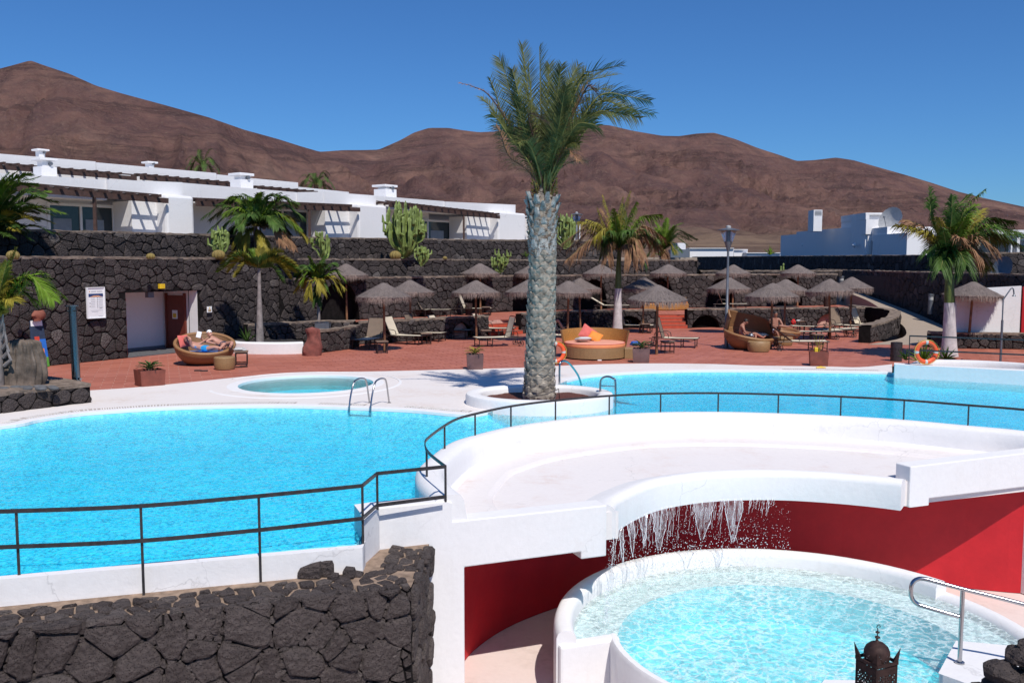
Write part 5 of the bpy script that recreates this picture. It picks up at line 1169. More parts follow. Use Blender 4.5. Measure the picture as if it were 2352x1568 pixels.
# ================================================================ UMBRELLAS
rg = random.Random(21)
def make_umbrella(seed):
    r_ = random.Random(seed); o = thing('thatched_umbrella', '', 'umbrella', group='thatched umbrellas over the loungers')
    Rr = 1.10; H = 2.74; hr = 2.14
    m = MB(); N = 40; prof = [(.02, 0), (.10, -.02), (.30, -.13), (.55, -.27), (.80, -.40), (1.0, -.50), (Rr, -.56), (Rr-.02, -.61), (Rr-.15, -.56), (.5, -.34), (.06, -.12)]
    vs = []; 
    for i, (r, z) in enumerate(prof):
        for k in range(N):
            a = 2*math.pi*k/N; q = r*(1+.035*noise.noise(Vector((math.cos(a)*3, math.sin(a)*3, seed+i*.3))))
            vs.append((q*math.cos(a), q*math.sin(a), H+z+.03*noise.noise(Vector((math.cos(a)*r*4, math.sin(a)*r*4, seed)))))
    m.add(vs, [(i*N+k, i*N+(k+1) % N, (i+1)*N+(k+1) % N, (i+1)*N+k) for i in range(len(prof)-1) for k in range(N)])
    # loose straw on top
    for _ in range(800):
        a = r_.uniform(0, 6.283); r = math.sqrt(r_.random())*Rr*.98+.02; z = H-.02-.52*(r/Rr)**1.0*1.02; L = r_.uniform(.08, .2); da = r_.uniform(-.5, .5); w_ = .006
        c, s_ = math.cos(a), math.sin(a); p = Vector((r*c, r*s_, z+.03)); d = Vector((math.cos(a+da), math.sin(a+da), -.5+r_.uniform(-.1, .22)))*L; t = Vector((-s_, c, 0))*w_
        m.add([p-t, p+t, p+d], [(0, 1, 2)])
    m.build('thatch_cone', M['thatch'], o, smooth=False)
    m = MB()
    for _ in range(900):
        a = r_.uniform(0, 6.283); r = Rr*r_.uniform(.93, 1.01); L = r_.uniform(.14, .32)*(1+.5*noise.noise(Vector((math.cos(a)*2.5, math.sin(a)*2.5, seed*2)))); c, s_ = math.cos(a), math.sin(a)
        p = Vector((r*c, r*s_, H-.55+r_.uniform(-.02, .04))); t = Vector((-s_, c, 0))*r_.uniform(.006, .014); d = Vector((c*.03+r_.uniform(-.04, .04), s_*.03+r_.uniform(-.04, .04), -L))
        m.add([p-t, p+t, p+d*.6+t*.5, p+d], [(0, 1, 2, 3)], r_.random())
    tag(m.build('straw_fringe', M['straw'], o), kind='stuff')
    m = MB(); lx, ly = r_.uniform(-.04, .04), 0; m.tube([(lx*3, ly, -.01), (lx*2, 0, .7), (lx, 0, 1.5), (0, 0, H-.1)], [.055, .052, .048, .045], 9); m.build('pole', M['pole'], o, smooth=True)
    for k in range(4):
        a = k*math.pi/2+.4; m = MB(); m.bar((.05*math.cos(a), .05*math.sin(a), H-.62), (.95*math.cos(a), .95*math.sin(a), H-.60), .05, .05); m.build('strut', M['pole'], o)
    return o
protos = [make_umbrella(s) for s in (1, 5, 9)]
ULIST = [  # px, py base, z ground, lean, label
    (883, 807, 0, .00, 'thatched umbrella over the lounger nearest the low lava planter wall'), (943, 779, 0, .0, 'thatched umbrella half hidden behind the front left thatched umbrella'),
    (1093, 782, 0, 0, 'thatched umbrella standing before the low arch left of the left steps'), (1214, 783, 0, 0, 'thatched umbrella cut in two by the big palm trunk, nearer row'),
    (1303, 776, 0, -.02, 'thatched umbrella just right of the big palm trunk behind the honey daybed'), (1332, 768, 0, .03, 'shaded thatched umbrella tucked behind the one right of the big palm trunk'),
    (1477, 763, 0, .0, 'thatched umbrella between the white palm trunk and the right steps'), (1508, 814, 0, .05, 'frontmost thatched umbrella with leaning pole before the right red steps'),
    (1672, 765, 0, 0, 'thatched umbrella behind the tall grey lamp post'), (1771, 800, 0, 0, 'thatched umbrella shading the hooded wicker daybed'), (1802, 768, 0, 0, 'thatched umbrella behind the one shading the hooded daybed'),
    (1905, 779, 0, .03, 'thatched umbrella above the two flat loungers'), (1953, 760, 0, 0, 'thatched umbrella at the foot of the concrete ramp'), (2224, 800, 0, .035, 'thatched umbrella before the white panel by the right palm'),
    (796, 735.6, .7, 0, 'thatched umbrella in front of the widest arched niche at far left'), (957, 719, .7, 0, 'upper terrace thatched umbrella below the small upright cactus'), (1103, 720, .7, 0, 'upper terrace thatched umbrella left of the small yellowish cactus'),
    (1222, 716, .7, 0, 'upper terrace thatched umbrella mostly hidden by the big palm trunk'), (1380, 713.5, .7, 0, 'upper terrace thatched umbrella left of the white palm trunk'), (1533, 710, .7, 0, 'upper terrace thatched umbrella above the wicker sofa'),
    (1682, 708, .7, 0, 'upper terrace thatched umbrella behind the grey lamp head post'), (1831, 706, .7, 0, 'last upper terrace thatched umbrella before the right end of the arched wall')]
for i, (px, py, z, ln, lab) in enumerate(ULIST):
    p = P(px, py, z); pr = protos[i % 3]
    if i < 3: u = pr; u.location = p; u['label'] = lab; u.rotation_euler = (0, ln, rg.uniform(0, 6.28))
    else: u = clone(pr, p, rg.uniform(0, 6.28), lab, (rg.uniform(.94, 1.08), rg.uniform(.94, 1.08), rg.uniform(.98, 1.025))); u.rotation_euler = (0, ln, u.rotation_euler[2])
# ================================================================ LOUNGERS
def make_lounger(back, name='sun_lounger', arms=True, dark=False):
    """foot end at +x, head at -x; back = backrest angle in degrees"""
    o = thing(name, '', 'sun lounger', group='sling sun loungers on the terraces'); zs = .36; W = .33
    m = MB(); vs = []; xs = [-.10+.22*k for k in range(7)]
    for x in xs:
        s_ = -.02*math.sin((x+.1)/1.32*math.pi)
        for y in (-W, -W*.5, 0, W*.5, W): vs.append((x, y, zs+s_-.018*(1-(y/W)**2)+.012))
    nx_ = 5; m.add(vs+[(a, b, c-.012) for a, b, c in vs], [(i*nx_+j, (i+1)*nx_+j, (i+1)*nx_+j+1, i*nx_+j+1) for i in range(6) for j in range(4)]+[(35+i*nx_+j, 35+i*nx_+j+1, 35+(i+1)*nx_+j+1, 35+(i+1)*nx_+j) for i in range(6) for j in range(4)])
    m.build('seat_sling', M['cream'], o, smooth=True)
    ca, sa = math.cos(rad(back)), math.sin(rad(back)); L = .78; bx = lambda t, w_=0: Vector((-.12-ca*L*t, w_, zs+.01+sa*L*t))
    nb_ = Vector((sa, 0, ca)); vs = [bx(k/5, y)-nb_*(.02*math.sin(k/5*math.pi)*(1-(y/W)**2)-.006) for k in range(6) for y in (-W, -W*.5, 0, W*.5, W)]
    m = MB(); m.add(vs+[v-nb_*.012 for v in vs], [(i*5+j, i*5+j+1, (i+1)*5+j+1, (i+1)*5+j) for i in range(5) for j in range(4)]+[(30+i*5+j, 30+(i+1)*5+j, 30+(i+1)*5+j+1, 30+i*5+j+1) for i in range(5) for j in range(4)])
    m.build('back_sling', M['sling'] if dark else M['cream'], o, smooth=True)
    m = MB()
    for s_ in (-1, 1):
        y = s_*(W+.012); m.tube([(-.62, y, zs-.02), (1.24, y, zs)], .018, 6)
        m.tube([(1.24, y, zs-.0), (1.0, y, zs-.10), (.5, y, zs-.13), (.1, y, zs-.08)], .010, 5)
    m.tube([(1.24, -W, zs), (1.24, W, zs)], .016, 6); m.build('frame', M['frame'], o)
    m = MB(); m.tube([bx(0, -W-.01), bx(1.02, -W-.01), bx(1.06, -W*.8)-nb_*.015, bx(1.06, W*.8)-nb_*.015, bx(1.02, W+.01), bx(0, W+.01)], .017, 6); m.build('back_frame', M['frame'], o)
    for x in (1.15, .62):
        for s_ in (-1, 1): m = MB(); m.bar((x, s_*(W+.012), 0), (x, s_*(W+.012), zs-.01), .032); m.build('leg', M['frame'], o)
        m = MB(); m.bar((x, -W, .09), (x, W, .09), .022); m.build('cross_bar', M['frame'], o)
    if arms:
        for s_ in (-1, 1):
            y = s_*(W+.03); m = MB(); m.tube(catmull([(-.42, y, zs), (-.40, y, zs+.16), (-.30, y, zs+.23), (-.05, y, zs+.23), (.10, y, zs+.18), (.14, y, zs+.02)], 4), .02, 6, flat=.7); m.build('armrest', M['frame'], o)
    for s_ in (-1, 1):
        y = s_*(W+.035); m = MB(); N = 16; m.tube([(-.55+.105*math.cos(a*2*math.pi/N), y, .11+.105*math.sin(a*2*math.pi/N)) for a in range(N+1)], .014, 6, cap=False)
        for a in range(4): t = a*math.pi/4; m.bar((-.55-.1*math.cos(t), y, .11-.1*math.sin(t)), (-.55+.1*math.cos(t), y, .11+.1*math.sin(t)), .012)
        m.build('wheel', M['frame'], o)
    m = MB(); m.tube([(-.55, -W-.03, .11), (-.55, W+.03, .11)], .012, 6)
    for s_ in (-1, 1): m.bar((-.55, s_*W, .11), (-.5, s_*W, zs-.02), .026)
    m.build('axle', M['frame'], o); return o
PR = {}
def lounger(px, py, z, deg, back, label, dark=False, scale=1.08):
    k = (back, dark); p = P(px, py, z)
    if k not in PR: PR[k] = o = make_lounger(back, dark=dark); o.location = p; o.rotation_euler = (0, 0, rad(deg)); o['label'] = label; o.scale = (scale,)*3; return o
    return clone(PR[k], p, rad(deg), label, scale)
# px,py = ground point below the seat origin (the hip); deg = direction the feet point, 0 = to the right, -90 = towards the camera
LL = [
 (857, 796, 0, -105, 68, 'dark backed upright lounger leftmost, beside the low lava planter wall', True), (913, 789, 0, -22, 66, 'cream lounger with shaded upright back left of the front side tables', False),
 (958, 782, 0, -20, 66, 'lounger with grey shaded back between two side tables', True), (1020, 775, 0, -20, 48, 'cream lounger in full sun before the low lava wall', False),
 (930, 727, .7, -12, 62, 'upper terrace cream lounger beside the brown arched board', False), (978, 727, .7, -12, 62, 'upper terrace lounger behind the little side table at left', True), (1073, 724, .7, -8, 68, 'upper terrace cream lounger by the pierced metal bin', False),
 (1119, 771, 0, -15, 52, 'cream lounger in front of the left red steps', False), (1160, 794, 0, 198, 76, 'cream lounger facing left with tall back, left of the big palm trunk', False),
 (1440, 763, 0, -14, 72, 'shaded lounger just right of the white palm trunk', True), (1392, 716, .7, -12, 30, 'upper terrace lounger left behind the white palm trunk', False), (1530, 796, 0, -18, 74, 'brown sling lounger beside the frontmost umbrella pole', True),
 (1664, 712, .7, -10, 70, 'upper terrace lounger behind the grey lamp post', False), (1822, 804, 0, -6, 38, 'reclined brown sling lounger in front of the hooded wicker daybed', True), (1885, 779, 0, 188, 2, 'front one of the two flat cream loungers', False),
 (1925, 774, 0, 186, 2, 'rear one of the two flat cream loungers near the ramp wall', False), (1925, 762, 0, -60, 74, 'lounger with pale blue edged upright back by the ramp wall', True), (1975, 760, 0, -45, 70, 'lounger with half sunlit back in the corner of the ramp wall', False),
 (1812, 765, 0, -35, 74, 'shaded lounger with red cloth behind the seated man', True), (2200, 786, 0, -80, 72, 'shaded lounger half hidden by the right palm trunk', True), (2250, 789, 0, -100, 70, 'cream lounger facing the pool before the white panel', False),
 (1285, 775, 0, -15, 60, 'lounger with a sunbather half hidden by the big palm trunk', False), (1279, 789, 0, -12, 10, 'flat cream lounger end between the big trunk and the honey daybed', False)]
for a in LL: lounger(*a[:6], dark=a[6])
# ================================================================ SIDE TABLES
def make_table():
    o = thing('side_table', '', 'side table', group='small dark side tables with turned legs'); m = MB(); m.box((0, 0, .47), (.46, .46, .035)); m.build('table_top', simple('weathered_table_top', (.20, .13, .09), .6), o, bevel=.008)
    m = MB(); m.box((0, 0, .43), (.40, .40, .05)); m.build('apron', M['frame'], o)
    for a in (-1, 1):
        for b in (-1, 1):
            m = MB(); m.lathe([(.016, 0), (.016, .06), (.024, .08), (.015, .11), (.022, .16), (.022, .28), (.015, .31), (.026, .34), (.016, .37), (.02, .41)], 8, (a*.19, b*.19, 0)); m.build('leg', M['frame'], o, smooth=True)
    m = MB(); m.bar((-.19, -.19, .1), (.19, .19, .1), .015); m.bar((-.19, .19, .1), (.19, -.19, .1), .015)
    for a in (-1, 1): m.bar((-.19, a*.19, .07), (.19, a*.19, .07), .02); m.bar((a*.19, -.19, .07), (a*.19, .19, .07), .02)
    m.build('stretcher', M['frame'], o); return o
TT = [(877, 811, 0, .3, 'side table at the foot of the front left umbrella pole'), (979, 790, 0, .2, 'side table between the grey shaded lounger and the sunlit cream lounger'), (979, 725.5, .7, .2, 'upper terrace side table at left'), (1116, 725, .7, .2, 'upper terrace side table near the top of the left steps'),
      (1116, 782, 0, .2, 'side table right of the umbrella pole before the left steps'), (1481, 765, 0, .2, 'side table by the lava wall left of the right steps'), (1533, 811, 0, .25, 'side table beside the frontmost umbrella pole'), (1834, 758, 0, .3, 'side table with glasses behind the seated man'),
      (1877, 793, 0, .1, 'dark side table at the head of the flat loungers'), (1963, 757, 0, .2, 'side table between the two loungers by the ramp wall'), (2198, 798, 0, 0, 'side table in shade right of the right palm trunk'), (555, 838, 0, .25, 'side table with a grey bag beside the round wicker daybed')]
tp_ = make_table()
for i, (px, py, z, r, lab) in enumerate(TT):
    p = P(px, py, z)
    if i == 0: tp_.location = p; tp_.rotation_euler = (0, 0, r); tp_['label'] = lab
    else: clone(tp_, p, r, lab)
def blob(m, c, s, seed, n=12, k=.35, fr=2.2):
    vs = []
    for j in range(n//2+1):
        for i in range(n):
            a, b = 2*math.pi*i/n, math.pi*j/(n//2); v = Vector((math.cos(a)*math.sin(b), math.sin(a)*math.sin(b), math.cos(b))); d_ = 1+k*noise.noise(v*fr+Vector((seed, 0, 0))); vs.append((c[0]+v.x*s[0]*d_, c[1]+v.y*s[1]*d_, c[2]+v.z*s[2]*d_))
    m.add(vs, [(j*n+i, (j+1)*n+i, (j+1)*n+(i+1) % n, j*n+(i+1) % n) for j in range(n//2) for i in range(n)])
def blobthing(name, label, cat, p, s, mat, seed=1, k=.35, fr=2.2, n=12, group=None):
    m = MB(); blob(m, (0, 0, s[2]*.9), s, seed, n, k, fr); o = m.build(name, mat, loc=p, smooth=True); return tag(o, label, cat, group)
p = P(555, 838, 0); blobthing('bag', 'crumpled grey bag on the side table next to the wicker daybed', 'bag', p+Vector((-.02, 0, .487)), (.2, .13, .07), M['greyc'], 3, .6, 4)
p = P(1834, 758, 0); blobthing('cloth', 'small white things lying on the side table behind the seated man', 'cloth', p+Vector((0, 0, .487)), (.13, .1, .025), M['paper'], 8, .6, 5)
p = P(1812, 762, 0); blobthing('red_cloth', 'bright red cloth hanging beside the shaded lounger', 'cloth', p+Vector((.15, -.2, .36)), (.12, .1, .16), simple('bright_red_cloth', (.65, .02, .02), .8), 9, .4)
# ================================================================ WICKER DAYBEDS
def uvshell(m, fn_, n, k, closed=True):
    vs = []; uv = []; 
    for j in range(k+1):
        for i in range(n+1): vs.append(fn_(i/n, j/k)); uv.append((i/n*3, j/k*.6))
    m.add(vs, [(j*(n+1)+i, j*(n+1)+i+1, (j+1)*(n+1)+i+1, (j+1)*(n+1)+i) for j in range(k) for i in range(n)], 0, uv)
def bowl(label, loc, rz, R0, zlo, zhi, mat='wicker', rimmat='wickerrim', mattress='coral', base=.62, mz=.36, ang=None):
    o = thing('wicker_daybed', label, 'daybed', loc, rz)
    rimz = lambda a: zlo+(zhi-zlo)*(.5+.5*math.sin(a))**1.0
    def f(s, t):
        a = -2*math.pi*s; z = rimz(a)*t+.04*(1-t); r = R0*(base+(1-base)*math.sin(t*math.pi/2)**.8) if t < .9 else R0; return (r*math.cos(a), r*math.sin(a), z)
    m = MB(); uvshell(m, f, 44, 9); m.build('outer_shell', M[mat], o, smooth=True)
    m = MB(); uvshell(m, lambda s, t: ((R0-.09-.14*t)*math.cos(2*math.pi*s), (R0-.09-.14*t)*math.sin(2*math.pi*s), rimz(2*math.pi*s)*(1-t)+mz*.85*t), 44, 5); m.build('inner_shell', M[mat], o, smooth=True)
    m = MB(); m.tube([((R0-.045)*math.cos(a*math.pi/24), (R0-.045)*math.sin(a*math.pi/24), rimz(a*math.pi/24)) for a in range(49)], .062, 10, cap=False); m.build('rolled_rim', M[rimmat], o, smooth=True)
    m = MB(); m.lathe([(.01, mz), (R0*.55, mz), (R0-.2, mz-.01), (R0-.16, mz-.05), (R0-.17, mz-.13)], 36); m.build('mattress', M[mattress], o, smooth=True)
    m = MB(); m.lathe([(R0*base*.96, 0), (R0*base*.96, .05)], 28); m.build('foot_ring', M['black'], o); return o, rimz
def ottoman(label, loc, r=.35, h=.40, mat='wicker_l', sq=1.):
    o = thing('wicker_ottoman', label, 'ottoman', loc); m = MB(); m.lathe([(r*.9, .02), (r*.97, .1), (r, h*.6), (r, h-.03), (r-.03, h), (.01, h+.005)], 28); m.v = [(x, y*sq, z) for x, y, z in m.v]; m.build('woven_drum', M[mat], o, smooth=True)
    m = MB(); m.lathe([(r*.8, 0), (r*.8, .03)], 20); m.v = [(x, y*sq, z) for x, y, z in m.v]; m.build('foot_ring', M['black'], o)
b1 = P(464, 838, 0); b1.y += .35
bowl('round brown wicker daybed with two sunbathers by the toilet entrance', b1, rad(25), 1.03, .42, 1.0, mattress='blue_m', mz=.42)
o1 = P(509, 850.5, 0); o1.y += .33; ottoman('tan wicker ottoman tucked against the brown round daybed', o1, .345, .42)
b3 = P(1733, 806, 0); b3.y += .9
o3, _ = bowl('round wicker daybed with tall curved hood and a reading man', b3, rad(45), 1.02, .42, .82, mattress='coral', mz=.40)
m = MB()
def hood(s, t):
    a = rad(-42+190*s); zt_ = 1.12+.46*min(1, s*1.25)**.8*(1 if s < .9 else max(.2, 1-(s-.9)*6)); z = .45+(zt_-.45)*t; r = 1.0-.16*t**2; return (r*math.cos(a), r*math.sin(a), z)
uvshell(m, hood, 30, 7); uvshell(m, lambda s, t: tuple(Vector(hood(1-s, t))*1.0-Vector((math.cos(rad(-42+190*(1-s))), math.sin(rad(-42+190*(1-s))), 0))*.045), 30, 7); m.build('hood', M['wicker'], o3, smooth=True)
m = MB(); m.tube([hood(k/30, 1) for k in range(31)], .04, 8); m.build('hood_rim', M['wickerrim'], o3, smooth=True)
o_ = P(1748, 809.5, 0); o_.y += .35; ottoman('wicker ottoman in front of the hooded daybed', o_, .45, .42, 'wicker_l', .8)
b5 = P(1797, 786, 0); b5.y += .6; bowl('round wicker daybed behind the reclined lounger with seated man', b5, rad(60), .95, .40, .72, mattress='coral', mz=.38)
o_ = P(1806, 795, 0); o_.y += .5; ottoman('flat tan wicker ottoman behind the reclined brown lounger', o_, .42, .36, 'wicker_l')
# honey coloured sofa bed
b2 = P(1372, 828, 0); b2.y += 1.12
o2 = thing('round_sofa_bed', 'honey coloured round daybed with pink mattress and three cushions', 'daybed', b2)
m = MB(); uvshell(m, lambda s, t: ((1.16)*math.cos(-2*math.pi*s), (1.16)*math.sin(-2*math.pi*s), .05+.38*t), 48, 3); m.lathe([(1.16, .43), (.01, .43)], 48); m.build('woven_base', M['wicker_l'], o2)
m = MB(); m.lathe([(1.05, .0), (1.05, .06)], 40); m.build('foot_ring', M['black'], o2)
m = MB(); m.lathe([(1.12, .435), (1.13, .46), (1.13, .55), (1.115, .57)], 48); m.build('mattress_side', M['salside'], o2, smooth=True)
m = MB(); m.lathe([(1.115, .572), (1.09, .588), (.5, .60), (.01, .60)], 48); m.build('mattress_top', M['pinkcush'], o2, smooth=True)
m = MB(); m.tube([(1.125*math.cos(a*math.pi/24), 1.125*math.sin(a*math.pi/24), .572) for a in range(49)], .012, 6, cap=False); m.build('piping', M['coral'], o2, smooth=True)
def shell2(s, t, off=0.): a = rad(-6+192*s); r = 1.16+.13*t+off; return (r*math.cos(a), r*math.sin(a)*1.0, .40+.64*t-.03*abs(s-.5)*2)
m = MB(); uvshell(m, lambda s, t: shell2(s, t), 40, 4); uvshell(m, lambda s, t: shell2(1-s, t, -.055), 40, 4); q = [shell2(k/40, 1) for k in range(41)]+[shell2(k/40, 1, -.055) for k in range(41)]; m.add(q, [(i, i+1, i+42, i+41) for i in range(40)])
for s in (0, 1): m.add([shell2(s, 0), shell2(s, 1), shell2(s, 1, -.055), shell2(s, 0, -.055)], [(0, 1, 2, 3)])
m.build('curved_back', M['wicker_y'], o2); m = MB(); m.box((.08, -1.12, .02), (.14, .06, .04)); m.build('foot_block', M['paper'], o2)
def cushion(label, loc, rot, s, mat):
    m = MB(); N = 12; vs = []
    for sg in (1, -1):
        for i in range(N+1):
            for j in range(N+1):
                u, v = i/N*2-1, j/N*2-1; h = ((1-u**4)*(1-v**4))**.6*.3*(1+.15*noise.noise(Vector((u*2, v*2, sg)))); k = 1-.06*(1-abs(u*v)); vs.append((u*s*k, v*s*k, sg*h*s))
    K = (N+1)**2; f = [(i*(N+1)+j, (i+1)*(N+1)+j, (i+1)*(N+1)+j+1, i*(N+1)+j+1) for i in range(N) for j in range(N)]; m.add(vs, f+[(a+K, d+K, c+K, b+K) for a, b, c, d in f])
    o = m.build('cushion', mat, loc=loc, smooth=True); o.rotation_euler = rot; tag(o, label, 'cushion', 'cushions on the honey coloured daybed'); return o
cushion('silver grey cushion lying flat on the pink mattress', b2+Vector((-.45, -.15, .70)), (rad(-8), 0, .3), .27, M['greyc']); cushion('coral pink cushion leaning up on one corner', b2+Vector((-.22, .5, .86)), (rad(62), rad(35), .1), .30, M['coral']); cushion('bright orange cushion slumped against the pink one', b2+Vector((.05, .32, .76)), (rad(38), rad(22), -.3), .24, M['orangec'])
o_ = P(1451, 824, 0); o_.y += .2; m = MB(); m.box((0, 0, .2), (.55, .5, .4)); m.uv = [(v[0]+v[1], v[2]) for v in m.v]; tag(m.build('wicker_cube', M['wicker_l'], loc=o_, bevel=.02), 'square wicker stool between the honey daybed and the planter', 'stool')
# terrace wicker sofas behind the front umbrella
for px, py, w_, lab in ((1515, 713, 2.1, 'wide wicker sofa on the upper terrace behind the frontmost umbrella'), (1562, 712, 1.0, 'narrow wicker seat on the upper terrace near the right steps')):
    p = P(px, py, zt); p.y += .3; o = thing('wicker_sofa', lab, 'sofa', p); m = MB(); m.box((0, 0, .22), (w_, .8, .40)); m.uv = [(v[0]+v[1], v[2]) for v in m.v]; m.build('base', M['wicker_y'], o, bevel=.04); m = MB(); m.box((0, .35, .55), (w_, .1, .42)); m.build('backrest', M['wicker_y'], o, bevel=.03)
    m = MB(); m.box((0, -.03, .46), (w_-.1, .66, .08)); m.build('seat_cushion', M['orangec'], o, bevel=.02)
# ================================================================ PLANTS
def leaf_strip(m, pts, w_, up, rnd=0.):
    """flat tapering leaf"""
    n = len(pts); vs = []
    for i, p in enumerate(pts):
        d = (pts[min(i+1, n-1)]-pts[max(i-1, 0)]).normalized(); s = d.cross(up); s = s.normalized() if s.length > 1e-5 else Vector((1, 0, 0)); t = i/(n-1); ww = w_*(1-t)**.7*(.5+.5*min(1, t*6+.3)); vs += [p-s*ww, p+s*ww]
    m.add(vs, [(i*2, i*2+1, i*2+3, i*2+2) for i in range(n-1)], rnd)
def frond(parent, name, curve, nl, ll, lw, mat, mat_r, rng, droop=.3, vee=.5, rr=.02, start=.18, sweep_=.5, wind=None, ragged=0., roll=None):
    roll = rng.uniform(-.5, .5) if roll is None else rng.uniform(-roll, roll)
    pts = catmull(curve, 6); n = len(pts); m = MB(); L = [0]
    for a, b in zip(pts, pts[1:]): L.append(L[-1]+(b-a).length)
    tot = L[-1]; up0 = Vector((0, 0, 1))
    def at(s):
        d = s*tot
        for i in range(n-1):
            if d <= L[i+1]+1e-9: break
        t = (d-L[i])/max(1e-6, L[i+1]-L[i]); return pts[i].lerp(pts[i+1], t), (pts[i+1]-pts[i]).normalized()
    for k in range(nl):
        s = start+(1-start)*k/(nl-1); p, d = at(min(s, .999)); side = d.cross(up0)
        side = side.normalized() if side.length > .1 else Vector((1, 0, 0)); nrm = side.cross(d).normalized(); rl_ = roll*(.4+.6*s); side, nrm = side*math.cos(rl_)+nrm*math.sin(rl_), nrm*math.cos(rl_)-side*math.sin(rl_)
        env = ll*(math.sin(math.pi*(.12+.83*(s-start)/(1-start)))**.6)
        for sg in (-1, 1):
            if rng.random() < ragged: continue
            Lf = env*rng.uniform(.8, 1.12)*(1 if rng.random() > ragged*.7 else .5); dr = (side*sg*(1-sweep_*.6)+d*(sweep_+.5*s)+nrm*vee*rng.uniform(.6, 1.2)).normalized()
            q = [p, p+dr*Lf*.5, p+dr*Lf]; dz = droop*Lf*rng.uniform(.6, 1.5); q[1] = q[1]-Vector((0, 0, dz*.25)); q[2] = q[2]-Vector((0, 0, dz))
            if wind: q[1] = q[1]+wind*Lf*.2; q[2] = q[2]+wind*Lf*rng.uniform(.4, .9)
            leaf_strip(m, q, lw*rng.uniform(.8, 1.2), nrm+Vector((rng.uniform(-.4, .4), rng.uniform(-.4, .4), 0)))
    fo = m.build(name, mat, parent)
    m = MB(); m.tube(pts, [rr*(1-.85*i/(n-1)) for i in range(n)], 5); m.build('leaf_stalk', mat_r, fo, smooth=True); return fo
def palm_tree(label, base, trunk, tm, head_px=None, name='palm_tree', cat='palm tree', group=None):
    o = thing(name, label, cat, base, group=group)
    m = MB(); m.tube([Vector(p) for p, r in trunk], [r for p, r in trunk], 14); m.build('trunk', tm, o, smooth=True); return o
def arcc(h, az, ln, rise, drop, rng):   # generic frond curve from head h
    d = Vector((math.cos(az), math.sin(az), 0)); return [h, h+d*ln*.25+Vector((0, 0, rise*.55)), h+d*ln*.6+Vector((0, 0, rise)), h+d*ln*.88+Vector((0, 0, rise-drop*.45)), h+d*ln+Vector((0, 0, rise-drop))]
# ---- the big date palm
tb = P(1240, 916, .1); TY = tb.y; rg = random.Random(77)
o = thing('date_palm', 'tall date palm with scarred grey trunk in the white planter', 'palm tree', tb)
def TP(px, py, dy=0.): return A(px, py, TY+dy)-tb
tw = [(916, 40, 1238), (880, 36.5, 1239), (800, 34.5, 1241), (700, 33, 1243), (640, 31.5, 1246), (560, 32, 1246), (500, 34, 1246), (462, 33, 1247), (445, 20, 1248), (425, 12, 1250)]
def trunk_at(z):
    R_ = [(TP(cx, py).z, TP(cx, py).x, w_*TY/F) for py, w_, cx in tw]
    for a, b in zip(R_, R_[1:]):
        if a[0] <= z <= b[0]: t = (z-a[0])/(b[0]-a[0]); return a[1]+(b[1]-a[1])*t, a[2]+(b[2]-a[2])*t
    return R_[-1][1:]
m = MB(); zs_ = [TP(1240, py).z for py, _, _ in tw]; vs = []; NZ_, NA = 90, 36
for j in range(NZ_+1):
    z = zs_[-1]*j/NZ_; cx, r = trunk_at(z)
    for k in range(NA):
        a = 2*math.pi*k/NA; q = r*(.93+.05*noise.noise(Vector((math.cos(a)*2.5, math.sin(a)*2.5, z*9)))+.03*math.sin(z*22+a*2)); vs.append((cx+q*math.cos(a), q*math.sin(a), z))
m.add(vs, [(j*NA+k, j*NA+(k+1) % NA, (j+1)*NA+(k+1) % NA, (j+1)*NA+k) for j in range(NZ_) for k in range(NA)]); m.build('trunk', M['bark'], o, smooth=True)
zB = TP(1240, 585).z; zTop = TP(1240, 462).z; cnt = 0
def boot(z, a, w_, h, proud, mat, name, lift=0.):
    cx, r = trunk_at(z); c = Vector((math.cos(a), math.sin(a), 0)); t = Vector((-math.sin(a), math.cos(a), 0)); ce = Vector((cx, 0, 0)); m = MB(); vs = []
    for zz, ww, pr in ((0, 1., -.02), (.3, .95, .35), (.75, .72, .8), (1, .55, 1)):
        _, rr_ = trunk_at(min(z+zz*h, zs_[-3])) ; 
        for s, e in ((-1, 0), (-.4, 1), (.4, 1), (1, 0)): vs.append(ce+c*(r*.93+proud*pr*(.45+.55*e)+rg.uniform(-.006, .006))+t*s*w_*ww/2+Vector((0, 0, z+zz*h+lift*pr*.2+rg.uniform(-.008, .008))))
    vs += [ce+c*(r*.8)+t*s*w_*.5/2+Vector((0, 0, z+h*.97)) for s in (-1, 1)]
    fs = [(i*4+k, i*4+k+1, (i+1)*4+k+1, (i+1)*4+k) for i in range(3) for k in range(3)]+[(12, 13, 14, 15), (12, 15, 17, 16)]
    m.add(vs, fs); return m.build(name, mat, o)
row = 0; z = .06
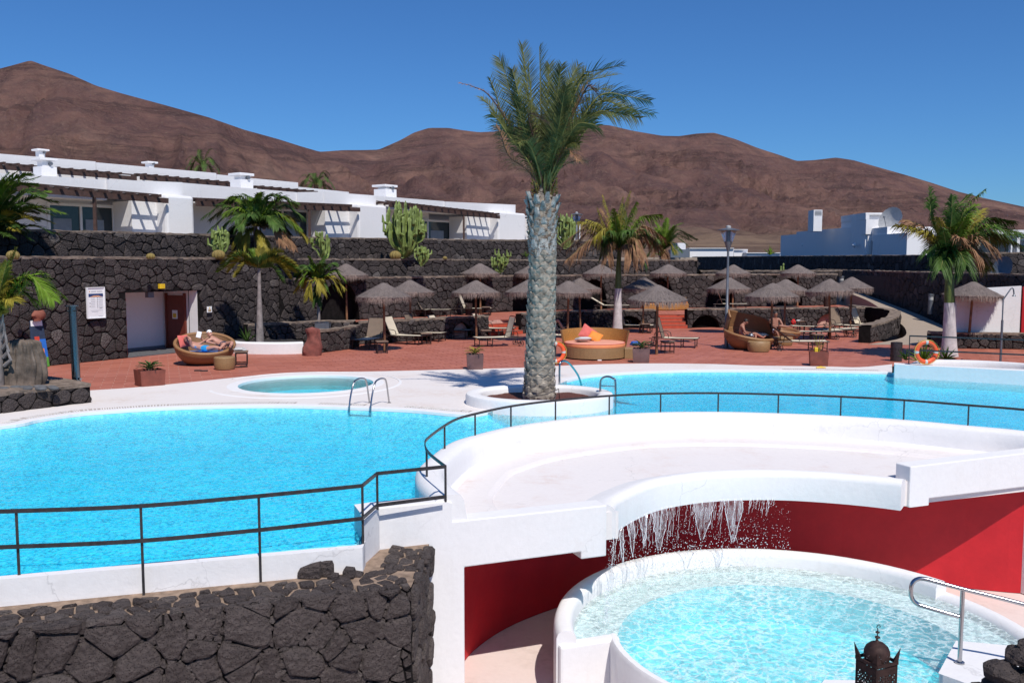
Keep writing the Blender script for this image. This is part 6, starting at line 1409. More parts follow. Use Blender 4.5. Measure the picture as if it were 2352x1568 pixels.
while z < zB and cnt < 240:
    for k in range(9):
        a = 2*math.pi*(k+.5*(row & 1))/9+rg.uniform(-.06, .06)
        if math.sin(a) > .35: continue
        cx, r = trunk_at(z); w_ = 2*math.pi*r/9*1.04; m = MB(); ce = Vector((cx, 0, z+rg.uniform(-.02, .02))); h = .155*rg.uniform(.75, 1.35); a += rg.uniform(-.08, .08)
        c = lambda aa, q, dz: ce+Vector((math.cos(aa)*q, math.sin(aa)*q, dz)); da = w_/r/2
        vs = [c(a-da, r*.93, 0), c(a, r*.96, -h*.45), c(a+da, r*.93, 0), c(a-da*.85, r*(.99+rg.uniform(0, .02)), h*.3), c(a, r*(1.0+rg.uniform(.0, .035)), .02), c(a+da*.85, r*(.99+rg.uniform(0, .02)), h*.3), c(a-da*.5, r*1.0, h*.62), c(a, r*(1.02+rg.uniform(0, .03)), h*.72), c(a+da*.5, r*1.0, h*.62), c(a, r*.93, h*.9)]
        m.add(vs, [(0, 1, 4, 3), (1, 2, 5, 4), (3, 4, 7, 6), (4, 5, 8, 7), (6, 7, 9), (7, 8, 9)]); m.build('leaf_scar', M['bark'], o); cnt += 1
    z += .148; row += 1
z = zB-.05; row = 0
while z < zTop:
    t = (z-zB)/(zTop-zB); n_ = 8
    for k in range(n_):
        a = 2*math.pi*(k+.5*(row & 1))/n_+rg.uniform(-.15, .15)
        if math.sin(a) > .5: continue
        h = rg.uniform(.16, .30) if row else .42; boot(z+rg.uniform(-.05, .05), a, rg.uniform(.13, .2) if row else .30, h, .03+.10*t*t+rg.uniform(0, .03), M['boot'], 'leaf_boot', .05)
    z += .165 if row else .32; row += 1
m = MB()
for _ in range(900):     # fibre and dry bits between the boots
    z = rg.uniform(zB, zTop+.35); cx, r = trunk_at(min(z, zs_[-2])); a = rg.uniform(0, 6.28); p = Vector((cx+r*1.0*math.cos(a), r*1.0*math.sin(a), z)); t_ = Vector((-math.sin(a), math.cos(a), 0)); L_ = rg.uniform(.06, .2); d = t_*rg.choice((-1, 1))*L_*.8+Vector((math.cos(a)*.05, math.sin(a)*.05, rg.uniform(-.05, .14)))
    m.add([p-Vector((0, 0, .008)), p+Vector((0, 0, .008)), p+d], [(0, 1, 2)])
tag(m.build('trunk_fibre', M['fibre'], o), kind='stuff')
H0 = TP(1250, 440)
for k in range(34):      # cut stubs and yellow stalk bases in the crown heart
    a = rg.uniform(0, 6.28); m = MB(); L_ = rg.uniform(.25, .55); d = Vector((math.cos(a)*.22, math.sin(a)*.22, 1)).normalized(); p = H0+Vector((math.cos(a)*.17, math.sin(a)*.17, rg.uniform(-.3, .05))); m.tube([p, p+d*L_*.5, p+d*L_+Vector((math.cos(a)*.05, math.sin(a)*.05, 0))], [.035, .025, .01], 5, flat=.5); m.build('stalk_stub', M['rachis'] if k % 3 else M['fibre'], o)
m = MB()
for k in range(260):
    a = rg.uniform(0, 6.28); s = rg.choice((-1, 1)); p = H0+Vector((s*rg.uniform(.12, .33), rg.uniform(-.2, .2), rg.uniform(-.1, .55))); blob(m, p, (.018,)*3, k, 4, 0)
tag(m.build('date_fruit', M['leaf_y'], o), kind='stuff')
FR = [ # tip px, mid px, depth at tip, material, droop
 ((1059, 192), (1128, 225), -.6, 'leaf_b', .9), ((1125, 180), (1165, 300), .2, 'date', .5), ((1105, 225), (1160, 290), .7, 'date', .8), ((1128, 262), (1168, 310), -.5, 'date', .8), ((1500, 262), (1385, 258), .6, 'date', .7), ((1146, 134), (1188, 260), .8, 'date', .2), ((1176, 160), (1204, 280), -.3, 'date', .2), ((1199, 104), (1216, 235), .4, 'date', .15), ((1214, 150), (1224, 290), -.9, 'date', .2), ((1239, 108), (1242, 240), -.4, 'date', .15),
 ((1262, 150), (1256, 270), .9, 'date', .2), ((1290, 150), (1272, 270), -1.0, 'date', .25), ((1328, 150), (1290, 235), .6, 'date', .3), ((1428, 150), (1335, 185), -.3, 'date', .45), ((1385, 165), (1318, 210), 1.4, 'date', .45), ((1492, 232), (1375, 222), .0, 'date', .55), ((1470, 272), (1365, 262), -1.1, 'date', .6), ((1440, 222), (1360, 240), 1.4, 'date', .5),
 ((1372, 290), (1322, 290), -1.3, 'date', .5), ((1400, 262), (1335, 280), 1.2, 'date', .5), ((1330, 330), (1300, 340), -.8, 'date', .4), ((1180, 225), (1205, 300), -.8, 'date', .5), ((1415, 172), (1340, 200), .5, 'date', .5), ((1455, 250), (1370, 238), .8, 'date', .5), ((1400, 205), (1335, 222), -.8, 'date', .5), ((1345, 165), (1300, 230), -.2, 'date', .4), ((1450, 262), (1355, 270), .3, 'date', .6), ((1190, 330), (1215, 330), -1.2, 'date', .5), ((1150, 262), (1195, 320), 1.3, 'date', .5), ((1300, 200), (1280, 310), -1.5, 'date', .35), ((1330, 215), (1298, 290), -1.7, 'date', .4), ((1225, 250), (1236, 340), 2., 'date', .4), ((1300, 260), (1280, 340), 2.0, 'date', .4),
 ((1355, 230), (1308, 262), .4, 'date', .4), ((1262, 285), (1214, 266), -1.5, 'leaf_b', .8), ((1140, 290), (1170, 360), -.7, 'leaf_b', 1.), ((1328, 368), (1300, 345), -.9, 'leaf_b', .9), ((1372, 215), (1345, 205), -1.0, 'leaf_b', .8), ((1350, 370), (1295, 380), .3, 'leaf_b', .8)]
for (tx, ty), (mx_, my), dy, mt, dr in FR:
    tip, mid = TP(tx, ty, dy), TP(mx_, my, dy*.6); c = [H0+Vector((0, dy*.05, -.1)), H0.lerp(mid, .45)+Vector((0, 0, .12)), mid, mid.lerp(tip, .6)+Vector((0, 0, .06)), tip]
    bn = mt == 'leaf_b'; frond(o, 'frond', c, 84 if not bn else 60, .66 if not bn else .40, .0135 if not bn else .012, M[mt], M['rachis'] if not bn else M['fibre'], rg, dr*.5, .5, .028, .22, .5, None, .08 if not bn else .2, 1.5)
m = MB(); a1, a2 = P(1213, 927, .1)-tb, TP(1280, 895, -.9); m.tube([TP(1215, 912, -1.0), TP(1255, 905, -1.05), TP(1283, 893, -1.0), TP(1285, 915, -.9)], .012, 6); tag(m.build('metal_bracket', M['dmetal'], o))
# ---- other palms, defined by head position in the photograph's own depth
def crown(o, head, n, ln, rise, drop, nl, ll, lw, mats, rng, az0=0., droop=.5, vee=.3, rr=.018, wind=None, ragged=0., sweep_=.5):
    for k in range(n):
        az = az0+2.39996*k; t = k/n; L_ = ln*rng.uniform(.85, 1.1)*(.8+.35*t); rs = rise*(1.25-1.35*t)*rng.uniform(.8, 1.2); dp = drop*(.3+.9*t)
        mt = M[mats[min(len(mats)-1, int(t*len(mats)))]]; frond(o, 'frond', arcc(head, az, L_, rs, dp, rng), nl, ll, lw, mt, M['rachis'], rng, droop, vee, rr, .12, sweep_, wind, ragged)
def palm_at(label, px, pyb, pyh, zb, lean, rb, rt, tm, Y=None, name='palm_tree', crownshaft=None, group=None):
    b = P(px, pyb, zb) if Y is None else A(px, pyb, Y); h = A(px+lean, pyh, b.y)-b
    if crownshaft:
        cut = crownshaft; o = thing(name, label, 'palm tree', b, group=group); m = MB(); f = lambda t: Vector((h.x*t**1.3, 0, h.z*t)); m.tube([f(cut*k/5) for k in range(6)], [rb*1.2, rb, rb*.9, rb*.82, rb*.74, rb*.68], 14); m.build('trunk', tm, o, smooth=True)
        m = MB(); m.tube([f(cut+(1-cut)*k/4) for k in range(5)], [rb*.66, rb*.64, rb*.56, rb*.46, rb*.36], 12); m.build('crownshaft', M['pgreen'], o, smooth=True)
    else:
        o = thing(name, label, 'palm tree', b, group=group); m = MB(); m.tube([Vector((0, 0, -.05)), Vector((h.x*.35, 0, h.z*.35)), Vector((h.x*.7, 0, h.z*.7)), h], [rb, (rb+rt)/2, rt*1.05, rt], 12); m.build('trunk', tm, o, smooth=True)
    return o, h, b
def shaped(o, b, H, lst, nl, ll, lw, rng, droop=.4, vee=.3, ragged=0., wind=None, rr=.02, start=.12, sweep_=.6, extra=True):
    for (tx, ty), (mx_, my), dy, mt in lst:
        tip, mid = A(tx, ty, b.y+dy)-b, A(mx_, my, b.y+dy*.6)-b; c = [H, H.lerp(mid, .5)+Vector((0, 0, .05)), mid, mid.lerp(tip, .6)+Vector((0, 0, .04)), tip]
        frond(o, 'frond', c, int(nl*1.5), ll*1.2, lw*1.45, M[mt], M['rachis'], rng, droop, vee, rr, start, sweep_, wind, ragged)
        if extra:      # younger and older leaves between the main ones
            for _ in range(1):
                q = Vector((rng.uniform(-.35, .35), rng.uniform(-.6, .6), rng.uniform(-.45, .1))); c2 = [H, H.lerp(mid, .5)+q*.3, mid+q*.7, mid.lerp(tip, .5)+q*.9, mid.lerp(tip, .88)+q]
                frond(o, 'frond', c2, int(nl*1.3), ll*1.1, lw*1.45, M[mt if rng.random() < .6 else 'leaf_d'], M['rachis'], rng, droop, vee, rr, start, sweep_, wind, ragged)
rg = random.Random(5)
# wind blown palm with white trunk (left of the right steps)
o, h, b = palm_at('windblown palm with browned fronds and white trunk behind the honey daybed', 1418, 768, 575, 0, 4, .24, .2, M['ptrunk'], crownshaft=.55)
shaped(o, b, h, [((1385, 450), (1402, 510), .3, 'leaf_y'), ((1447, 440), (1428, 500), .2, 'leaf_y'), ((1462, 465), (1440, 510), -.6, 'leaf_g'), ((1518, 492), (1470, 500), .2, 'leaf_g'), ((1505, 560), (1475, 530), .9, 'leaf_b'), ((1532, 585), (1490, 540), -.3, 'leaf_b'), ((1525, 545), (1478, 520), -.9, 'leaf_b'), ((1290, 560), (1350, 520), .2, 'leaf_b'), ((1330, 508), (1370, 520), -.4, 'leaf_y'), ((1310, 590), (1365, 545), -.8, 'leaf_b'),
     ((1396, 590), (1402, 555), -.8, 'leaf_b'), ((1450, 595), (1440, 560), -1., 'leaf_b'), ((1480, 590), (1455, 545), -.9, 'leaf_b'), ((1410, 480), (1415, 520), -1.1, 'leaf_g'), ((1365, 545), (1390, 525), -1., 'leaf_y'), ((1440, 530), (1430, 530), -1.3, 'leaf_d'), ((1400, 530), (1408, 535), -1.4, 'leaf_d'), ((1430, 470), (1424, 510), 1., 'leaf_d'), ((1380, 480), (1398, 520), .9, 'leaf_b')], 44, .55, .020, rg, 1.0, .2, .12, None, .03)
# right palm
o, h, b = palm_at('windblown green palm with pale ringed trunk at the right edge', 2180, 818, 605, .1, 0, .27, .2, M['ptrunk'], crownshaft=.58)
shaped(o, b, h, [((2135, 430), (2140, 500), .3, 'leaf_d'), ((2262, 436), (2215, 480), .1, 'leaf_g'), ((2188, 450), (2182, 520), -.3, 'leaf_d'), ((2330, 510), (2260, 505), -.3, 'leaf_d'), ((2345, 565), (2270, 535), .5, 'leaf_d'), ((2338, 535), (2255, 520), -.9, 'leaf_g'), ((2260, 480), (2230, 510), 1., 'leaf_y'), ((2060, 516), (2120, 535), .0, 'leaf_y'), ((2075, 505), (2125, 525), .6, 'leaf_b'), ((2130, 580), (2150, 560), -.8, 'leaf_d'),
     ((2160, 610), (2168, 580), -1., 'leaf_d'), ((2215, 612), (2200, 580), -1., 'leaf_d'), ((2255, 590), (2220, 560), -.9, 'leaf_b'), ((2285, 570), (2235, 545), -1.1, 'leaf_b'), ((2220, 500), (2200, 530), -1.2, 'leaf_g'), ((2155, 500), (2165, 540), -1.2, 'leaf_y'), ((2205, 545), (2195, 550), -1.5, 'leaf_b'), ((2300, 545), (2240, 530), 1.3, 'leaf_d'), ((2240, 470), (2210, 510), .6, 'leaf_g'), ((2140, 545), (2158, 550), 1.1, 'leaf_d'), ((2270, 610), (2230, 570), .6, 'leaf_d')], 50, .62, .019, rg, .7, .35, .06, None, .03)
# palm on the terrace right of the windblown one
o, h, b = palm_at('short arching green palm right behind the windblown palm', 1523, 600, 575, 2.6, 0, .22, .2, M['fibre'], Y=62)
shaped(o, b, h, [((1592, 545), (1555, 530), 0, 'leaf_d'), ((1568, 512), (1545, 525), .4, 'leaf_g'), ((1532, 502), (1530, 530), -.4, 'leaf_g'), ((1505, 510), (1515, 530), .5, 'leaf_g'), ((1478, 540), (1500, 530), -.2, 'leaf_d'), ((1470, 570), (1495, 545), .4, 'leaf_d'), ((1580, 565), (1550, 545), -.6, 'leaf_d'), ((1550, 580), (1540, 560), -.8, 'leaf_y'), ((1500, 590), (1512, 565), -.7, 'leaf_b'), ((1528, 598), (1526, 575), -1, 'leaf_b'), ((1550, 520), (1540, 540), -1, 'leaf_g'), ((1600, 550), (1560, 536), .8, 'leaf_d')], 34, .5, .02, rg, .4, .4)
# bushy palm left middle
o, h, b = palm_at('bushy dark green palm in front of the second bungalow', 592, 640, 520, 2.6, -6, .09, .1, M['gtrunk'], Y=41.5)
shaped(o, b, h, [((465, 500), (515, 470), 0, 'leaf_d'), ((480, 530), (530, 490), -.5, 'leaf_d'), ((500, 470), (540, 455), .4, 'leaf_g'), ((530, 452), (560, 455), -.4, 'leaf_g'), ((560, 445), (580, 460), .6, 'leaf_d'), ((600, 442), (592, 460), -.5, 'leaf_g'), ((640, 448), (612, 455), .3, 'leaf_d'), ((680, 470), (640, 455), -.2, 'leaf_g'), ((697, 500), (650, 470), .5, 'leaf_d'), ((705, 550), (660, 500), 0, 'leaf_y'), ((675, 570), (640, 520), -.6, 'leaf_b'), ((610, 590), (602, 550), -.8, 'leaf_y'), ((545, 555), (560, 520), -.8, 'leaf_y'), ((510, 560), (545, 515), .5, 'leaf_d'),
     ((640, 520), (615, 495), -1.2, 'leaf_d'), ((580, 500), (585, 490), -1.5, 'leaf_d'), ((540, 505), (560, 490), -1.2, 'leaf_d'), ((660, 530), (630, 500), .8, 'leaf_d'), ((620, 470), (605, 480), 1.2, 'leaf_d'), ((560, 480), (575, 485), 1.2, 'leaf_d'), ((690, 525), (640, 490), -.6, 'leaf_g'), ((515, 490), (550, 478), -1., 'leaf_g')], 46, .5, .022, rg, .55, .25)
# yellowish feather palm with slender trunk
o, h, b = palm_at('slender palm with yellow arching fronds against the tall lava wall', 597, 786, 616, .35, -2, .17, .07, M['gtrunk'])
shaped(o, b, h, [((510, 606), (545, 585), 0, 'leaf_y'), ((525, 625), (555, 596), -.3, 'leaf_y'), ((680, 612), (635, 592), 0, 'leaf_y'), ((665, 640), (635, 605), -.3, 'leaf_y'), ((648, 580), (620, 588), .2, 'leaf_y'), ((575, 578), (588, 592), .3, 'leaf_g'), ((600, 570), (598, 592), -.2, 'leaf_y'), ((690, 625), (640, 598), .4, 'leaf_g'), ((520, 612), (552, 590), .4, 'leaf_g')], 60, .34, .017, rg, .1, .8, 0, None, .022, .06, .5)
# small fan like palm by the boulder
o, h, b = palm_at('small palm with shiny yellow green leaves above the metal bin', 733, 776, 648, .2, -3, .09, .06, M['gtrunk'], name='palm_tree')
shaped(o, b, h, [((682, 640), (705, 620), 0, 'leaf_g'), ((690, 610), (710, 615), .2, 'leaf_d'), ((710, 590), (722, 615), -.2, 'leaf_g'), ((748, 588), (735, 612), .2, 'leaf_d'), ((772, 605), (750, 612), -.1, 'leaf_d'), ((790, 640), (765, 622), .1, 'leaf_g'), ((780, 668), (757, 636), -.3, 'leaf_y'), ((710, 676), (715, 645), -.4, 'leaf_y'), ((738, 665), (732, 640), -.6, 'leaf_y'), ((698, 658), (712, 632), .3, 'leaf_y'), ((760, 650), (745, 632), .5, 'leaf_g')], 22, .42, .035, rg, .5, .2, 0, None, .02, .15, .7)
# far left palms
o, h, b = palm_at('large palm crown at the left edge in front of the first bungalow', -28, 640, 535, 3.4, 0, .3, .25, M['fibre'], Y=31.5)
shaped(o, b, h, [((70, 400), (20, 420), 0, 'leaf_g'), ((105, 450), (50, 445), -.3, 'leaf_d'), ((85, 425), (35, 430), .5, 'leaf_g'), ((95, 478), (45, 470), .4, 'leaf_d'), ((148, 492), (80, 478), -.2, 'leaf_g'), ((120, 512), (60, 500), .3, 'leaf_y'), ((60, 530), (30, 515), -.5, 'leaf_d'), ((40, 395), (5, 430), -.4, 'leaf_g'), ((20, 400), (-10, 440), .3, 'leaf_d'), ((-60, 420), (-45, 460), 0, 'leaf_d'), ((70, 505), (25, 490), -.9, 'leaf_y'), ((50, 470), (15, 480), -1.0, 'leaf_d'), ((30, 440), (5, 470), -1.2, 'leaf_d'), ((35, 520), (5, 515), -1.1, 'leaf_d'), ((85, 490), (35, 488), 1., 'leaf_d'), ((15, 500), (-5, 510), -1.4, 'leaf_d')], 54, .42, .02, rg, .3, .45)
o, h, b = palm_at('young palm with one big arching yellow green frond at the left edge', -10, 885, 735, .45, 4, .2, .12, M['gtrunk'], Y=22.3)
shaped(o, b, h, [((122, 688), (62, 632), 0, 'leaf_g'), ((40, 650), (10, 660), .3, 'leaf_y'), ((100, 660), (45, 640), .35, 'leaf_g'), ((30, 690), (10, 690), -.3, 'leaf_y'), ((38, 572), (14, 650), .1, 'leaf_y'), ((-60, 640), (-40, 680), 0, 'leaf_g')], 58, .48, .020, rg, .45, .3, 0, None, .02, .1, .5)
m = MB(); 
for k in range(5): q = A(2+k*2, 760+k*20, b.y)-b; m.tube([q, q+Vector((.1+.03*k, -.1, .16)), q+Vector((.16, -.15, .42))], [.05, .04, .015], 6)
m.build('old_leaf_base', M['gtrunk'], o, smooth=True)
# palms seen over the roofs
for lab, px, pyh, Y, n_, ln in (('small dark palm crown rising over the rear roof at left', 465, 385, 75, 11, 1.5), ('palm crown peeping over the rear roof in the middle', 726, 425, 78, 12, 1.7), ('tiny palm crown beyond the black boundary wall', 1011+2, 0, 0, 0, 0)):
    if not n_: continue
    o, h, b = palm_at(lab, px, pyh+60, pyh, 4, 0, .2, .2, M['fibre'], Y=Y); crown(o, h, n_+6, ln*.9, 1.0, .9, 40, .42, .018, ['leaf_d', 'leaf_d'], rg)
# ---- cacti
def candelabra(label, px, pyb, Y, H, W_, n, r, seed, mat='cactus'):
    rn = random.Random(seed); b = A(px, pyb, Y); o = thing('cactus', label, 'cactus', b); ns = 8
    for k in range(n):
        a = rn.uniform(0, 6.28); t = math.sqrt((k+.5)/n); x, y = t*W_*math.cos(a), t*W_*.6*math.sin(a); hh = H*rn.uniform(.7, 1.)*(1-.22*t); z0 = hh*rn.uniform(.02, .45)*(t > .3)
        pts = [Vector((x*.12, y*.12, z0*.5)), Vector((x*.55, y*.55, z0+.05*H)), Vector((x*.95, y*.95, z0+(hh-z0)*.35)), Vector((x*1.0, y, z0+(hh-z0)*.7)), Vector((x*.98, y, hh))]; pts = catmull(pts, 3); m = MB(); vs = []
        for i, p in enumerate(pts):
            q = r*(.8+.2*math.sin(i*1.9))*(1 if i < len(pts)-1 else .35)
            for s in range(ns): aa = 2*math.pi*s/ns; rr_ = q*(1 if s % 2 else .55); vs.append(p+Vector((rr_*math.cos(aa), rr_*math.sin(aa), 0)))
        m.add(vs, [(i*ns+s, i*ns+(s+1) % ns, (i+1)*ns+(s+1) % ns, (i+1)*ns+s) for i in range(len(pts)-1) for s in range(ns)]+[tuple((len(pts)-1)*ns+s for s in range(ns))]); m.build('stem', M[mat], o)
        for q_ in range(2):
            if rn.random() < .6 and n > 8: i = rn.randint(5, len(pts)-3); p = pts[i]; d = Vector((rn.uniform(-1, 1), rn.uniform(-1, 1), 0)).normalized()*r*2.2; m = MB(); m.tube([p, p+d+Vector((0, 0, r)), p+d*1.1+Vector((0, 0, r*rn.uniform(3, 6)))], [r*.7, r*.75, r*.3], 6); m.build('stem', M[mat], o)
    return o
candelabra('tallest candelabra cactus before the third bungalow', 929, 594, 48.5, 3.25, 1.1, 44, .11, 1)
candelabra('green candelabra cactus behind the big palm trunk', 1298, 572, 56.5, 2.3, .75, 30, .10, 2)
candelabra('pale yellow green cactus left of the bushy palm', 504, 592, 39.5, 1.5, .42, 11, .085, 3)
candelabra('branching cactus above the small shiny palm', 740, 602, 44.5, 1.75, .65, 9, .085, 4)
candelabra('small cactus right below the tallest cactus', 967, 612, 47.2, 1.15, .42, 14, .075, 6)
candelabra('small yellowish cactus above the upper terrace umbrellas', 1150, 628, 53, 1.45, .52, 16, .075, 7)
candelabra('tiny cactus near the right end of the arched wall', 1799, 632, 62, .9, .18, 3, .08, 8)
o = thing('column_cactus', 'single ribbed column cactus at the opening left of the big palm', 'cactus', A(1221, 556, 57.5)); m = MB(); m.lathe([(.16, 0), (.2, .3), (.2, .6), (.15, .78), (.02, .85)], 16); m.v = [(x*(1+.12*(i % 2)), y*(1+.12*(i % 2)), z) for i, (x, y, z) in enumerate(m.v)]; m.build('stem', M['cactus'], o, smooth=False)
for lab, px, py, Y, r in (('golden barrel cactus under the pale cactus at left', 502, 592, 37.8, .27), ('golden barrel cactus beside the tallest cactus', 908, 592.5, 47, .30), ('small golden barrel cactus on the wall top in the middle', 1022, 594, 50.5, .13), ('small barrel cactus above the toilet entrance', 346, 592, 33.9, .16), ('orange brown barrel cactus at the far left', 30, 592, 28.5, .2)):
    p = A(px, py, Y); m = MB(); n_ = 24; vs = []
    for j in range(9):
        for i in range(n_): a, b_ = 2*math.pi*i/n_, math.pi*(.02+.75*j/8); q = r*(1 if i % 2 else .86); vs.append((q*math.cos(a)*math.sin(b_), q*math.sin(a)*math.sin(b_), r*.6+r*.8*math.cos(b_)))
    m.add(vs, [(j*n_+i, (j+1)*n_+i, (j+1)*n_+(i+1) % n_, j*n_+(i+1) % n_) for j in range(8) for i in range(n_)]); tag(m.build('barrel_cactus', M['barrel'], loc=p-Vector((0, 0, .05))), lab, 'cactus')
p = A(1106-500, 551, 43.2)  # orange flower by the bushy palm
m = MB(); blob(m, (0, 0, 0), (.1, .1, .12), 4); tag(m.build('orange_flower', M['orangec'], loc=A(645, 603.5, 43)), 'small orange flower on the wall top right of the yellow palm', 'flower')
# small leafy plants
def tuft(label, p, n, L_, w_, mat, seed, spread=.6, name='leafy_plant', part='leaf', parent=None, up=.9):
    rn = random.Random(seed); o = parent or thing(name, label, 'plant', p)
    for k in range(n):
        a = rn.uniform(0, 6.28) if n < 12 else 2.4*k; t = (k+.5)/n; d = Vector((math.cos(a)*(.15+spread*t), math.sin(a)*(.15+spread*t), up*(1.15-.8*t))).normalized(); s = L_*rn.uniform(.75, 1.1); off = p if parent else Vector((0, 0, 0))
        pts = [off, off+d*s*.5, off+d*s+Vector((0, 0, -.18*s*t))]; m = MB(); leaf_strip(m, pts, w_, Vector((math.cos(a+1.57), math.sin(a+1.57), .2))); q = leaf_strip(m, pts, w_, Vector((0, 0, 1))); m.build(part, mat, o)
    return o
tuft('upright leafy plant in the bed left of the slender palm', P(568, 786, .35), 12, .75, .03, M['leaf_d'], 3, .5)
tuft('leafy plant behind the lifebuoy at the right palm foot', Vector((e0.x+1.7, e0.y+1.6, .2)), 26, .85, .035, M['leaf_g'], 4, .7); tuft('low leafy plant right of the right palm foot', P(2172, 826, .3), 14, .5, .04, M['leaf_d'], 5, .9); tuft('low dark plant at the left end of the raised white wall', P(2080, 826, .3), 10, .42, .035, M['leaf_d'], 6, .9)
tuft('little green plant on the upper wall right of the small palms', A(1549-345, 0+585, 58)*0+A(1549-340+0, 590, 57), 8, .5, .04, M['leaf_g'], 7); tuft('far green tuft over the white roof line right of the lamp', A(1768, 585, 120), 9, 1.3, .1, M['leaf_g'], 8)
tuft('small yucca tuft beside the windblown palm crown', A(1549-30, 588, 60), 10, .55, .05, M['leaf_g'], 9)
# ================================================================ SQUARE PLANTERS
def planter(label, px, py, s, h, mat, rz, soil=True):
    p = P(px, py, 0); p.y += s*.6; o = thing('square_planter', label, 'planter', p, rz); m = MB(); H_ = s/2; k = .92
    vs = [(a*H_*k, b*H_*k, 0) for a, b in ((-1, -1), (1, -1), (1, 1), (-1, 1))]+[(a*H_, b*H_, h) for a, b in ((-1, -1), (1, -1), (1, 1), (-1, 1))]+[(a*H_*.93, b*H_*.93, h) for a, b in ((-1, -1), (1, -1), (1, 1), (-1, 1))]+[(a*H_*.93, b*H_*.93, h-.08) for a, b in ((-1, -1), (1, -1), (1, 1), (-1, 1))]
    m.add(vs, [(j*4+i, j*4+(i+1) % 4, (j+1)*4+(i+1) % 4, (j+1)*4+i) for j in range(3) for i in range(4)]); m.build('pot', mat, o, bevel=.006)
    m = MB(); m.box((0, 0, h-.07), (s*.92, s*.92, .02)); m.build('soil', M['darksoil'], o); return o, p
def cycad(parent, h, n, L_, seed, name='cycad', lab=None, loc=None, mat='agave', w_=.03):
    rn = random.Random(seed); o = thing(name, lab, 'plant', loc)
    for k in range(n):
        a = 2.4*k; t = (k+.5)/n; d = Vector((math.cos(a), math.sin(a), 0)); H_ = Vector((0, 0, 0)); el = 1.25-1.05*t; s = L_*rn.uniform(.85, 1.1)
        c = [H_, d*s*.3*math.cos(el)+Vector((0, 0, s*.35*math.sin(el)+.02)), d*s*.7*math.cos(el*.8)+Vector((0, 0, s*.62*math.sin(el))), d*s*math.cos(el*.7)+Vector((0, 0, s*.72*math.sin(el)-.04*t))]
        frond(o, 'frond', c, 20, .09, .011, M[mat], M['rachis'], rn, .05, .6, .009, .12, .9)
    m = MB(); m.tube([(0, 0, -.06), (0, 0, .06)], [.07, .05], 10); m.build('stem', M['fibre'], o)
_, p = planter('rust red square planter with dark cycad left of the round daybed', 331, 889, .70, .46, M['corten'], rad(38)); cycad(None, 0, 20, .42, 1, lab='dark green cycad in the rust red planter by the small pool', loc=p+Vector((0, 0, .44)), w_=.04)
_, p = planter('purple brown square planter with yellowish cycad near the steps', 1090, 850, .56, .50, M['corten2'], rad(4)); cycad(None, 0, 13, .42, 2, lab='yellowing little cycad in the purple brown planter', loc=p+Vector((0, 0, .48)), mat='leaf_y')
_, p = planter('purple brown square planter right beside the honey daybed', 1476, 834, .60, .50, M['corten2'], rad(-10)); cycad(None, 0, 20, .45, 3, lab='bright green cycad in the planter beside the honey daybed', loc=p+Vector((0, 0, .48)), mat='agave')
_, p = planter('rust red square planter with thin yucca at the far pool edge', 1888, 842, .62, .50, M['corten'], rad(-14)); tuft('', Vector((0, 0, 0)), 0, 1, 1, M['leaf_g'], 1) if 0 else tuft('thin upright yucca in the rust red planter at the far pool', p+Vector((0, 0, .46)), 6, .78, .014, M['leaf_y'], 11, .22, 'yucca')
m = MB(); m.box((0, 0, .11), (.12, .1, .22)); tag(m.build('yellow_cup', M['yellow'], loc=p+Vector((-.13, -.1, .42)), bevel=.02), 'yellow beaker standing in the yucca planter', 'cup')
m = MB(); m.tube([(-.16, 0, .02), (0, .03, .03), (.15, -.03, .02)], [.03, .045, .02], 7); m.v = [(x, y, z*.8) for x, y, z in m.v]; tag(m.build('yellow_toy', M['yellow'], loc=P(1886, 845, .02)), 'yellow plastic toy lying on the far pool edge', 'toy')
p = P(1462, 820, 0); blobthing('blue_bag', 'blue bag behind the planter beside the honey daybed', 'bag', p+Vector((0, .4, .40)), (.2, .12, .09), simple('blue_bag_cloth', (.02, .10, .45), .7), 5, .5, 3)
# round bin, boards, boulder etc
def bin_(label, px, py, z, r, h, mat):
    p = P(px, py, z); o = thing('metal_bin', label, 'bin', p); m = MB(); m.lathe([(r, 0), (r, h), (r-.02, h), (r-.02, h*.5)], 22); m.build('drum', mat, o, smooth=False)
    m = MB()
    for k in range(14):
        a = k*2*math.pi/14
        for zz in (.3, .65): m.box(((r+.002)*math.cos(a+zz), (r+.002)*math.sin(a+zz), h*zz), (.02, .02, .05), a+zz)
    m.build('punched_holes', M['black'], o)
bin_('dark round pierced metal bin at the end of the raised white wall', 2058, 829, .0, .2, .68, M['dmetal']); bin_('rusty pierced metal bin on the upper terrace at left', 1077, 724, zt, .19, .65, M['rust']); bin_('rusty pierced bin on the upper terrace near the ramp', 1899, 704, zt, .2, .7, M['rust'])
p = P(750, 775, .0); o = thing('waste_bin', 'grey open metal waste bin behind the red boulder', 'bin', (-8.1, 39.1, 0)); m = MB(); m.box((0, 0, .5), (.55, .4, .95), top=1.1); m.build('body', M['zinc'], o); m = MB(); m.box((0, 0, 1.0), (.62, .46, .05)); m.build('rim', M['steel'], o)
